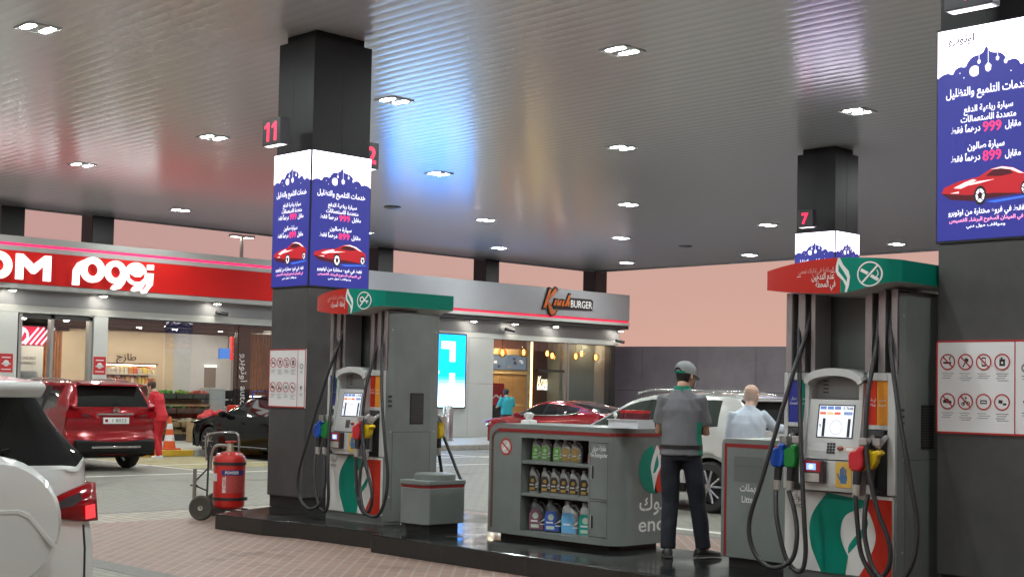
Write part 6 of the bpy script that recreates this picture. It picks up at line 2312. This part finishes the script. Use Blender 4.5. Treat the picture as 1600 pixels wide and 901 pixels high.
for s in (-1, 1):
    b = MB().tube([(1.0, s * .945, .28), (-1.0, s * .945, .28)], .012, CHROME, 6)
    b.obj('sill_trim', bk)
    b = MB()
    b.add([(2.28, s * .55, .66), (2.1, s * .80, .70), (1.95, s * .90, .73), (2.0, s * .90, .64), (2.16, s * .80, .60), (2.31, s * .55, .58)], [(0, 1, 4, 5), (1, 2, 3, 4)], HL)
    lamp = b.obj('headlight', bk)
    m_ = lamp.modifiers.new('thick', 'SOLIDIFY')
    m_.thickness = .05
    m_.offset = 0

# --- red fastback at the burger shop
RED3 = mat('car_paint_crimson', (.30, .004, .016), .16, .3, .5, coat=1)
D_P = dict(F=2.42, B=-2.42, hw=.92, zs=.22, xf=1.42, xr=-1.40, wr=.35, z1=.46, z2=.72,
           belt=[(2.42, .70), (1.9, .84), (1.1, .93), (.4, .96), (-.6, .98), (-1.3, 1.03), (-2.0, 1.06), (-2.42, 1.0)],
           roof=[(2.42, .72), (1.9, .87), (1.1, .99), (.25, 1.35), (-.2, 1.41), (-.7, 1.40), (-1.5, 1.26), (-2.1, 1.08), (-2.42, 1.02)],
           house=(1.1, .25, -.95, -2.0), front=[(2.34, .24, .95), (2.42, .5, 1), (2.38, .70, .98)],
           cabin=[(.88, 1.0, .90, 'cabin'), (.55, .55, .22, 'cabin'), (-.08, -.08, -.15, 'cabin'), (-.16, -.16, -.21, 'cabin'), (-.9, -.9, -.75, 'cabin')],
           rearspan=(-.85, -1.85), rearspanb=(-.98, -1.8), tailcols=[(-1.9, -2.0, -2.05), (-2.1, -2.2, -2.2)],
           back=[(-2.38, 1.0, .99), (-2.42, .7, 1), (-2.40, .45, 1.0), (-2.3, .26, .96)],
           sideglass=(.75, -1.32), pillars=((-.2, -.05),), mirror=(.78, .98), doorlines=(), handles=(.05, -.8), setbackr=.2, zh_=.80, setback=.42)
rf = car('parked_car', 'crimson fastback car parked in front of the burger shop', (-26.25, 27.75, 0), R(180), D_P, RED3, 'cars on the forecourt')
for s in (-1, 1):
    b = MB().tube([(.75, s * .885, .985), (.0, s * .90, .995), (-.9, s * .90, 1.015), (-1.32, s * .885, 1.07), (-1.48, s * .83, 1.14)], .016, CHROME, 8, sub=4)
    b.obj('window_trim', rf, smooth=50)
    b = MB()
    b.add([(2.34, s * .52, .66), (2.1, s * .80, .72), (1.9, s * .91, .76), (1.95, s * .92, .69), (2.16, s * .83, .63), (2.38, s * .52, .58)], [(0, 1, 4, 5), (1, 2, 3, 4)], HL)
    lamp = b.obj('headlight', rf)
    m_ = lamp.modifiers.new('thick', 'SOLIDIFY')
    m_.thickness = .05
    m_.offset = 0

# --- white SUV being fuelled behind the attendant
PEARL = mat('car_paint_pearl', (.56, .57, .54), .2, .15, .5, coat=.9)
W_P = dict(F=2.28, B=-2.28, hw=.93, zs=.27, xf=1.33, xr=-1.33, wr=.36, z1=.54, z2=.82,
           belt=[(2.28, .86), (1.8, 1.0), (1.15, 1.06), (.3, 1.10), (-.7, 1.13), (-1.4, 1.20), (-2.0, 1.24), (-2.2, 1.2)],
           roof=[(2.28, .88), (1.8, 1.03), (1.15, 1.13), (.28, 1.57), (-.3, 1.67), (-1.0, 1.67), (-1.72, 1.60), (-2.12, 1.18), (-2.28, 1.05)],
           house=(1.15, .28, -1.68, -2.10), front=[(2.2, .28, .96), (2.28, .58, 1), (2.24, .86, .98)],
           cabin=[(.90, 1.02, .92, 'cabin'), (.55, .6, .26, 'cabin'), (-.05, -.05, -.12, 'cabin'), (-.14, -.14, -.19, 'cabin'), (-.88, -.88, -.85, 'cabin')],
           rearspan=(-.93, -1.68), rearspanb=(-.95, -1.72), tailcols=[(-1.9, -2.0, -2.02), (-2.05, -2.12, -2.12)],
           back=[(-2.2, 1.14, .99), (-2.26, .92, 1), (-2.26, .72, 1.0), (-2.3, .55, 1.0), (-2.2, .3, .96)],
           sideglass=(.8, -1.5), pillars=((-.18, -.04), (-1.02, -.9)), mirror=(.86, 1.10), mirror_black=1, doorlines=(), handles=(.0, -.82), handle_chrome=0, setbackr=.2, tumble=.78, zh_=.93)
ws = car('parked_car', 'pearl white SUV at the pump behind the attendant', (-13.08, 16.32, 0), R(180), W_P, PEARL, 'cars on the forecourt', CGLASSG)
for s in (-1, 1):
    MB().tube([(-1.35, s * .66, 1.655), (-1.0, s * .68, 1.70), (-.1, s * .70, 1.70), (.15, s * .68, 1.645)], .016, CHROME, 8).obj('roof_rail', ws, smooth=50)
    MB().box(-.95, .95, s * .93 - .02, s * .93 + .02, .28, .40, PLBLK).obj('sill_trim', ws, bevel=.01)
    b = MB()
    for x0 in (-.1, .98, -.92):
        b.tube([(x0, s * .936, .42), (x0 - .01, s * .944, .82), (x0 - .02, s * .902, 1.08)], .0035, SIGNK, 5)
    b.obj('door_gap', ws)
    b = MB()
    vs = [(-2.20, s * .45, 1.03), (-2.13, s * .75, 1.07), (-1.95, s * .925, 1.10), (-1.95, s * .94, 1.0), (-2.16, s * .78, .98), (-2.24, s * .45, .98)]
    b.add(vs, [(0, 1, 4, 5), (1, 2, 3, 4)], TL_RED)
    lamp = b.obj('tail_lamp', ws)
    m_ = lamp.modifiers.new('thick', 'SOLIDIFY')
    m_.thickness = .05
    m_.offset = 0
MB().tube([(-2.115, .0, 1.25), (-2.0, -.40, 1.36)], .012, WHT, 6).obj('wiper', ws)
MB().box(.28, .34, -.14, .14, 1.40, 1.47, SIGNK).obj('rear_view_mirror', ws, bevel=.02)
b = MB().prism([(-1.62, 1.625), (-1.86, 1.585), (-1.86, 1.56), (-1.7, 1.56)], 1, -.6, .6, PEARL)
b.obj('roof_spoiler', ws, bevel=.012)
# ---------------------------------------------------------------- people
# local axes: x right, y forward, z up, feet on z = 0
SKIN = mat('skin', (.42, .235, .15), .5, var=.06, vscale=20)
SKINP = mat('skin_pale', (.52, .34, .255), .48, var=.06, vscale=20)
HAIRB = mat('hair_black', (.012, .010, .009), .5, var=.3, vscale=60)


def remesh(mb, voxel, smooth=2, wr=0., wscale=6., seed=0):
    """one continuous surface from overlapping volumes, then soft folds"""
    o = mb.obj('volume')
    m = o.modifiers.new('r', 'REMESH')
    m.mode = 'VOXEL'
    m.voxel_size = voxel
    if smooth:
        s_ = o.modifiers.new('s', 'SMOOTH')
        s_.iterations = smooth
        s_.factor = .5
    dg = bpy.context.evaluated_depsgraph_get()
    me = bpy.data.meshes.new_from_object(o.evaluated_get(dg))
    bpy.data.objects.remove(o)
    if wr:
        for v, n in zip(me.vertices, [v.normal.copy() for v in me.vertices]):
            c = v.co
            q = Vector((c.x * wscale + seed, c.y * wscale, (c.z * 1.25 + abs(c.x) * 1.1 + c.x * .35) * wscale))
            a = noise.noise(q) + .5 * noise.noise(q * 2.1)
            v.co = c + n * (a * wr)
    return me


def mesh_obj(name, me, parent, mats, pick=None):
    me.materials.clear()
    for m in mats:
        me.materials.append(m)
    if pick:
        for p in me.polygons:
            p.material_index = pick(p.center, p.normal)
    else:
        for p in me.polygons:
            p.material_index = 0
    me.shade_smooth()
    me.name = name
    o = bpy.data.objects.new(name, me)
    col.objects.link(o)
    o.parent = parent
    return o


def ell(c, rx, ry, n=20, rot=None):
    o = []
    for k in range(n):
        a = 2 * math.pi * k / n
        p = Vector((rx * math.cos(a), ry * math.sin(a), 0))
        if rot:
            p = rot @ p
        o.append(Vector(c) + p)
    return o


def head_mb(mb, base, Mr, m, s=1.):
    """base: chin level centre, Mr: rotation"""
    prof = [(0.0, .030, .036, .042), (.022, .048, .058, .024), (.055, .062, .078, .010), (.095, .070, .090, .0), (.135, .0755, .099, -.008), (.17, .074, .098, -.013), (.20, .061, .083, -.014), (.222, .038, .052, -.013), (.232, .012, .018, -.012)]
    rs = []
    for z, rx, ry, dy in prof:
        rs.append([Vector(base) + Mr @ (Vector((rx * math.cos(a), ry * math.sin(a) + dy, z)) * s) for a in [2 * math.pi * k / 20 for k in range(20)]])
    mb.rings(rs, m)
    P = lambda x, y, z: Vector(base) + Mr @ (Vector((x, y, z)) * s)
    mb.tube([P(0, .088, .125), P(0, .108, .085), P(0, .098, .075)], [.009 * s, .016 * s, .014 * s], m, 8)   # nose
    for sx in (-1, 1):
        c = P(sx * .076, -.008, .105)
        mb.ball(c, (.014 * s, .02 * s, .033 * s), m, 10, 7)
        mb.tube([P(sx * .02, .09, .128), P(sx * .045, .078, .13)], .008 * s, m, 6)
    mb.tube([P(-.02, .083, .048), P(0, .09, .047), P(.02, .083, .048)], .008 * s, m, 6)


def hand_mb(mb, wrist, d, palm_n, m, curl=.5):
    """palm, four unequal bent fingers and a side thumb"""
    d = Vector(d).normalized()
    n = Vector(palm_n)
    n = (n - d * n.dot(d)).normalized()
    sd = d.cross(n)
    w_ = Vector(wrist)
    mb.tube([w_ - d * .03, w_ + d * .01, w_ + d * .05, w_ + d * .088], [.026, .028, .036, .033], m, 10, flat=.7)
    for k, ln in enumerate((.072, .082, .076, .058)):
        b0 = w_ + d * .085 + sd * (.026 - .0175 * k)
        a1, a2 = curl * .7, curl * 1.6
        p1 = b0 + (d * math.cos(a1) + n * math.sin(a1)) * ln * .5
        p2 = p1 + (d * math.cos(a2) + n * math.sin(a2)) * ln * .5
        mb.tube([b0 - d * .02, b0, p1, p2], [.0095, .0095, .009, .0075], m, 7)
    t0 = w_ + d * .025 + sd * .03
    mb.tube([t0, t0 + d * .03 + sd * .022 + n * .01, t0 + d * .062 + sd * .024 + n * .022], [.012, .011, .009], m, 7)


def person(label, loc, rz, J, skin, shirt, trousers, fabric, voxel=.007, cloth_pick=None, hair=None, sleeves=.55, female=False, extras=None, long_sleeve=False):
    """J: joints in local coordinates"""
    t = thing('person', label, 'person', loc, rz)
    pel, wai, che, nck = [Vector(J[k]) for k in ('pelvis', 'waist', 'chest', 'neck')]
    hb = Vector(J['chin'])
    Mr = J.get('head_rot', Matrix())
    sc_ = J.get('head_scale', 1.)
    w_ = J.get('width', 1.)
    # body: one continuous surface
    b = MB()
    b.rings([ell(pel - Vector((0, 0, .08)), .12 * w_, .09), ell(pel, .15 * w_, .105), ell(wai, .135 * w_, .095), ell(che, .165 * w_, .105), ell(che + (nck - che) * .6, .15 * w_, .085), ell(nck, .06, .06)], skin)
    b.tube([nck - Vector((0, 0, .06)), nck, hb + Mr @ Vector((0, -.012, .05)) * sc_], [.062, .056, .058], skin, 14)
    head_mb(b, hb, Mr, skin, sc_)
    for s, k in ((-1, 'l'), (1, 'r')):
        sh, el, wr_ = [Vector(J[k + q]) for q in ('_shoulder', '_elbow', '_wrist')]
        b.tube([sh - (el - sh) * .12, sh, sh.lerp(el, .5), el, el.lerp(wr_, .35), wr_], [.05, .056, .048, .040, .041, .027], skin, 12)
        d = J.get(k + '_hand_dir', wr_ - el)
        hand_mb(b, wr_, d, J.get(k + '_palm', Vector((-s, 0, -.3))), skin, J.get('curl', .6))
        hp, kn, an = [Vector(J[k + q]) for q in ('_hip', '_knee', '_ankle')]
        b.tube([hp + Vector((0, 0, .05)), hp, hp.lerp(kn, .5), kn, kn.lerp(an, .35), an], [.08, .082, .07, .054, .054, .036], skin, 12)
        b.tube([an, an + Vector((0, 0, -.05)) + Vector(J[k + '_toe']) * .3, an + Vector((0, 0, -.06)) + Vector(J[k + '_toe'])], [.036, .036, .026], skin, 10)
    me = remesh(b, voxel, 2)
    mesh_obj('body', me, t, [skin])
    # shirt
    c = MB()
    g = 1.13 if not female else 1.08
    hem = J.get('hem', -.10)
    c.rings([ell(pel + Vector((0, 0, hem)), .178 * w_ * g, .128 * g), ell(pel + Vector((0, 0, .02)), .172 * w_ * g, .126 * g), ell(wai, .158 * w_ * g, .122 * g), ell(che - Vector((0, 0, .1)), .172 * w_ * g, .124 * g), ell(che, .182 * w_ * g, .122 * g), ell(che + (nck - che) * .55, .168 * w_ * g, .102 * g), ell(che + (nck - che) * .9, .10 * w_ * g, .08), ell(nck + Vector((0, 0, .015)), .072, .072)], shirt[0])
    for k in ('l', 'r'):
        sh, el, wr_ = [Vector(J[k + q]) for q in ('_shoulder', '_elbow', '_wrist')]
        if long_sleeve:
            c.tube([sh - (el - sh) * .15, sh, sh.lerp(el, .55), el, el.lerp(wr_, .5), el.lerp(wr_, .93)], [.068, .076, .066, .058, .052, .042], shirt[0], 14)
        else:
            q = sleeves
            c.tube([sh - (el - sh) * .15, sh, sh.lerp(el, q * .6), sh.lerp(el, min(1, q * 1.5))], [.068, .076, .072, .072], shirt[0], 14)
    me = remesh(c, .010, 3, .0075 * J.get('fold', 1), 6, seed=loc[0])
    mesh_obj('shirt', me, t, shirt, cloth_pick)
    # trousers
    c = MB()
    c.rings([ell(pel - Vector((0, 0, .10)), .150 * w_, .118), ell(pel - Vector((0, 0, .02)), .155 * w_, .122), ell(pel + Vector((0, 0, .05)), .152 * w_, .118)], trousers)
    for k in ('l', 'r'):
        hp, kn, an = [Vector(J[k + q]) for q in ('_hip', '_knee', '_ankle')]
        c.tube([hp + Vector((0, 0, .04)), hp, hp.lerp(kn, .5), kn, kn.lerp(an, .5), an + Vector((0, 0, -.015))], [.07, .094, .088, .078, .073, .068], trousers, 16)
    me = remesh(c, .012, 3, .006 * J.get('fold', 1), 6, seed=loc[1])
    mesh_obj('trousers', me, t, [trousers])
    # shoes
    for k in ('l', 'r'):
        an = Vector(J[k + '_ankle'])
        d = Vector(J[k + '_toe'])
        d.z = 0
        d.normalize()
        z0 = an.z - .085
        s_ = MB()
        rs = []
        nrm = Vector((-d.y, d.x, 0))
        for u, hw_, hh in ((-.085, .026, .06), (-.07, .038, .078), (-.02, .042, .085), (.05, .044, .066), (.12, .049, .05), (.165, .042, .042), (.19, .018, .03)):
            base = Vector((an.x, an.y, 0)) + d * u
            rs.append([base + nrm * (hw_ * math.cos(a)) + Vector((0, 0, max(0, z0) + .002 + (hh * .5) * (1 + math.sin(a)))) for a in [2 * math.pi * q / 14 for q in range(14)]])
        s_.rings(rs, J.get('shoe_mat', SIGNK))
        so2 = s_.obj('shoe', t, smooth=60)
        s2 = MB()
        rs = []
        for u, hw_ in ((-.088, .03), (-.07, .042), (.05, .048), (.12, .052), (.17, .044), (.193, .02)):
            base = Vector((an.x, an.y, max(0, z0))) + d * u
            rs.append([base + nrm * hw_, base - nrm * hw_, base - nrm * hw_ + Vector((0, 0, .02)), base + nrm * hw_ + Vector((0, 0, .02))])
        s2.rings(rs, J.get('sole_mat', mat('shoe_sole', (.06, .055, .05), .6)))
        s2.obj('sole', so2)
    P = lambda x, y, z: hb + Mr @ (Vector((x, y, z)) * sc_)
    for sx in (-1, 1):
        MB().ball(P(sx * .031, .078, .112), .0115 * sc_, WHT, 8, 6).ball(P(sx * .031, .0865, .112), .006 * sc_, SIGNK, 8, 5).obj('eye', t, smooth=60)
    if extras:
        extras(t, P, J)
    return t


def shell(P, z0, z1, a0, a1, g, m, zfun=None, n=24, k=8):
    """part of the scalp: angles a0..a1 (0 = right ear, 90 = face), heights z0..z1 above the chin"""
    prof = [(0.0, .030, .036, .042), (.022, .048, .058, .024), (.055, .062, .078, .010), (.095, .070, .090, .0), (.135, .0755, .099, -.008), (.17, .074, .098, -.013), (.20, .061, .083, -.014), (.222, .038, .052, -.013), (.236, .006, .008, -.012)]

    def at_(z):
        for q in range(len(prof) - 1):
            if prof[q][0] <= z <= prof[q + 1][0] + 1e-9:
                t = (z - prof[q][0]) / (prof[q + 1][0] - prof[q][0])
                return [prof[q][i] * (1 - t) + prof[q + 1][i] * t for i in (1, 2, 3)]
        return prof[-1][1:]
    b = MB()
    vs, fs = [], []
    for i in range(n + 1):
        a = R(a0 + (a1 - a0) * i / n)
        lo = zfun(math.degrees(a)) if zfun else z0
        for j in range(k + 1):
            z = lo + (z1 - lo) * j / k
            rx, ry, dy = at_(z)
            vs.append(P((rx + g) * math.cos(a), (ry + g) * math.sin(a) + dy, z + (g if z > .15 else 0)))
    for i in range(n):
        for j in range(k):
            q = i * (k + 1) + j
            fs.append((q, q + k + 1, q + k + 2, q + 1))
    b.add(vs, fs, m)
    return b


# --- attendant, back to us, arms folded
SHG = mat('shirt_grey', (.165, .168, .18), .85, 0, .2, var=.06, vscale=90, bump=.15, bscale=400)
SHT = mat('shirt_teal', (.0, .20, .125), .75)
TRN = mat('trousers_navy', (.008, .010, .018), .8, bump=.1, bscale=300)
BELT = mat('belt_black', (.015, .015, .015), .4)
CAPG = mat('cap_grey', (.25, .26, .265), .75, bump=.15, bscale=300)
Ja = dict(pelvis=(0, 0, .97), waist=(0, .0, 1.10), chest=(0, .01, 1.32), neck=(0, .02, 1.50), chin=(.015, .075, 1.515), head_rot=Matrix.Rotation(R(-38), 3, 'Z') @ Matrix.Rotation(R(-10), 3, 'X'), head_scale=1.02, width=.97,
          l_shoulder=(-.155, 0, 1.405), l_elbow=(-.205, .05, 1.13), l_wrist=(.03, .25, 1.15), r_shoulder=(.155, 0, 1.405), r_elbow=(.215, .06, 1.12), r_wrist=(-.03, .28, 1.20),
          l_palm=Vector((0, -1, 0)), r_palm=Vector((0, -1, 0)),
          l_hip=(-.095, 0, .90), l_knee=(-.095, .03, .49), l_ankle=(-.105, -.04, .095), l_toe=(-.02, .15, 0),
          r_hip=(.095, 0, .90), r_knee=(.15, .05, .50), r_ankle=(.205, .06, .095), r_toe=(.12, .09, 0), hem=-.055, fold=1.1)


def pick_att(c, n):
    if c.z > 1.505 and math.hypot(c.x, c.y - .02) < .11:
        return 1
    if .105 < c.x < .185 and c.z < 1.22 and c.y > -.085:
        return 1
    if -.185 < c.x < -.105 and c.z < 1.22 and c.y > -.03:
        return 1
    return 0


def att_extra(t, P, J):
    zc_ = lambda a: .128
    b = shell(P, .128, .232, 0, 360, .012, CAPG)
    cap = b.obj('cap', t, smooth=60)
    # brim forward
    br = MB()
    pts = []
    for k in range(13):
        a = R(15 + 150 * k / 12)
        pts.append((.086 * math.cos(a), .112 * math.sin(a) - .008, .128))
    out = []
    for k in range(13):
        a = R(15 + 150 * k / 12)
        out.append((.088 * math.cos(a), .112 * math.sin(a) + .07 * math.sin(a) - .008, .128 - .018 * math.sin(a)))
    vs = [P(*p) for p in pts + out] + [P(p[0], p[1], p[2] + .006) for p in pts + out]
    fs = [(k, k + 1, 14 + k, 13 + k) for k in range(12)] + [(26 + k, 39 + k, 40 + k, 27 + k) for k in range(12)] + [(13 + k, 14 + k, 40 + k, 39 + k) for k in range(12)]
    br.add(vs, fs, CAPG)
    br.obj('brim', cap, smooth=60)
    # opening at the back with a teal strap
    op = MB()
    pts = []
    for k in range(13):
        a = R(180 * k / 12)
        x = .042 * math.cos(a)
        z = .132 + .038 * math.sin(a)
        pts.append((x, z))
    vs = []
    for x, z in pts:
        an = math.atan2(-math.sqrt(max(0, 1 - (x / .09) ** 2)), x / .09)
        vs.append(P(.089 * math.cos(an), .114 * math.sin(an) - .012 - .001, z))
    op.add(vs, [list(range(13))], HAIRB)
    op.obj('cap_opening', cap)
    st = shell(P, .122, .142, 225, 315, .0145, SHT, n=10, k=1)
    st.obj('cap_strap', cap)
    h = shell(P, .035, .14, 165, 375, .006, HAIRB, zfun=lambda a: .04 if 200 < a < 340 else .085)
    h.obj('hair', t, smooth=60)
    mk = MB()
    vs = []
    for i in range(9):
        a = R(35 + 110 * i / 8)
        for z in (.012, .045, .085):
            rr2 = .075 if z > .02 else .055
            vs.append(P(rr2 * math.cos(a), (.098 if z > .02 else .085) * math.sin(a) + .012, z))
    mk.add(vs, [(3 * i + j, 3 * i + 3 + j, 3 * i + 4 + j, 3 * i + 1 + j) for i in range(8) for j in (0, 1)], WHT)
    mk.obj('face_mask', t, smooth=60)
    bl2 = MB()
    pel = Vector(J['pelvis'])
    bl2.rings([ell(pel + Vector((0, 0, z)), .192, .150) for z in (.005, .04)], BELT, False, False)
    bl2.obj('belt', t, smooth=60)
    # stand-up collar
    cl_ = MB()
    nk = Vector(J['neck'])
    cl_.rings([ell(nk + Vector((0, .0, -.035)), .092, .085), ell(nk + Vector((0, .004, .0)), .078, .078), ell(nk + Vector((0, .01, .04)), .070, .074), ell(nk + Vector((0, .01, .04)), .064, .068)], SHT, False, False)
    cl_.obj('collar', t, smooth=60)


person('attendant with back turned, in grey polo shirt, cap and dark trousers, arms folded', (-7.77, 9.79, ZI + .003), R(36), Ja, SKIN, [SHG, SHT], TRN, None, cloth_pick=pick_att, sleeves=.5, extras=att_extra)

# --- elderly man by the white car, right arm stretched out
SHB = mat('shirt_pale_blue', (.52, .60, .68), .8, bump=.12, bscale=300)
TRG = mat('trousers_grey', (.10, .10, .105), .8)
HAIRW = mat('hair_white', (.46, .36, .30), .7)
Jo = dict(pelvis=(0, 0, .94), waist=(0, .0, 1.08), chest=(0, .015, 1.32), neck=(.01, .03, 1.495), chin=(.02, .085, 1.515), head_rot=Matrix.Rotation(R(-18), 3, 'Z') @ Matrix.Rotation(R(-14), 3, 'X'), head_scale=1.12, width=1.08,
          l_shoulder=(-.165, .01, 1.41), l_elbow=(-.22, .02, 1.14), l_wrist=(-.18, .18, .95), r_shoulder=(.165, .03, 1.41), r_elbow=(.31, .13, 1.26), r_wrist=(.43, .34, 1.26), r_palm=Vector((0, -.2, -1)),
          l_hip=(-.095, 0, .90), l_knee=(-.11, .03, .49), l_ankle=(-.12, -.02, .085), l_toe=(-.02, .15, 0), r_hip=(.095, 0, .90), r_knee=(.11, .05, .49), r_ankle=(.13, .02, .085), r_toe=(.05, .14, 0), hem=-.05)


def old_extra(t, P, J):
    h = shell(P, .05, .125, 170, 370, .003, HAIRW, zfun=lambda a: .055 if 200 < a < 340 else .09)
    h.obj('hair', t, smooth=60)
    cl_ = MB()
    nk = Vector(J['neck'])
    cl_.rings([ell(nk + Vector((0, .0, -.03)), .09, .085), ell(nk + Vector((0, .004, .0)), .076, .077), ell(nk + Vector((0, .01, .04)), .070, .073), ell(nk + Vector((0, .01, .04)), .064, .067)], SHB, False, False)
    cl_.obj('collar', t, smooth=60)


person('bald elderly man in pale blue shirt reaching out behind the litter bin', (-9.5, 13.2, 0), R(30), Jo, SKINP, [SHB], TRG, None, extras=old_extra, long_sleeve=True)

# --- man in red bending by the red SUV
SHR = mat('shirt_red', (.50, .012, .022), .75)
Jr = dict(pelvis=(0, -.05, .93), waist=(0, -.0, 1.07), chest=(0, .05, 1.29), neck=(0, .11, 1.46), chin=(0, .18, 1.465), head_rot=Matrix.Rotation(R(-12), 3, 'X'), width=1.08,
          l_shoulder=(-.17, .07, 1.38), l_elbow=(-.22, .15, 1.10), l_wrist=(-.2, .36, 1.0), r_shoulder=(.17, .07, 1.38), r_elbow=(.23, .08, 1.10), r_wrist=(.22, .18, .88),
          l_hip=(-.095, -.05, .88), l_knee=(-.11, .02, .49), l_ankle=(-.12, -.12, .085), l_toe=(0, .15, 0), r_hip=(.095, -.05, .88), r_knee=(.12, .05, .49), r_ankle=(.13, .05, .085), r_toe=(.03, .15, 0), shoe_mat=WHT, sole_mat=WHT)


def red_extra(t, P, J):
    shell(P, .05, .232, 150, 390, .007, mat('hair_brown', (.06, .03, .015), .6), zfun=lambda a: .05 if 190 < a < 350 else .11).obj('hair', t, smooth=60)
    shell(P, .15, .232, 0, 360, .007, mat('hair_brown', (.06, .03, .015), .6), zfun=lambda a: .155).obj('fringe', t, smooth=60)


person('man in red shirt and trousers leaning behind the parked red SUV', (-27.1, 15.72, 0), R(120), Jr, SKINP, [SHR], SHR, None, voxel=.011, extras=red_extra)

# --- woman in turquoise at the burger shop window
SHC = mat('top_turquoise', (.02, .30, .33), .75)
Jw = dict(pelvis=(0, 0, .86), waist=(0, .0, .99), chest=(0, .01, 1.16), neck=(0, .02, 1.31), chin=(0, .07, 1.325), head_rot=Matrix.Rotation(R(-6), 3, 'X'), head_scale=.95, width=1.05,
          l_shoulder=(-.17, 0, 1.25), l_elbow=(-.26, .05, 1.02), l_wrist=(-.22, .26, 1.0), r_shoulder=(.17, 0, 1.25), r_elbow=(.26, .05, 1.02), r_wrist=(.2, .26, 1.0),
          l_hip=(-.09, 0, .80), l_knee=(-.1, .03, .44), l_ankle=(-.1, -.02, .085), l_toe=(0, .15, 0), r_hip=(.09, 0, .80), r_knee=(.1, .03, .44), r_ankle=(.1, 0, .085), r_toe=(0, .15, 0))


def wom_extra(t, P, J):
    shell(P, .0, .232, 150, 390, .014, HAIRB, zfun=lambda a: .0 if 190 < a < 350 else .05).obj('hair', t, smooth=60)
    shell(P, .16, .232, 0, 360, .014, HAIRB, zfun=lambda a: .165).obj('fringe', t, smooth=60)
    MB().ball(P(0, -.10, .19), (.055, .05, .05), HAIRB, 12, 8).obj('bun', t, smooth=60)


person('dark haired woman in turquoise top outside the burger shop window', (-30.9, 30.15, .135), R(70), Jw, SKIN, [SHC], SIGNK, None, voxel=.011, extras=wom_extra, female=True, sleeves=.9)
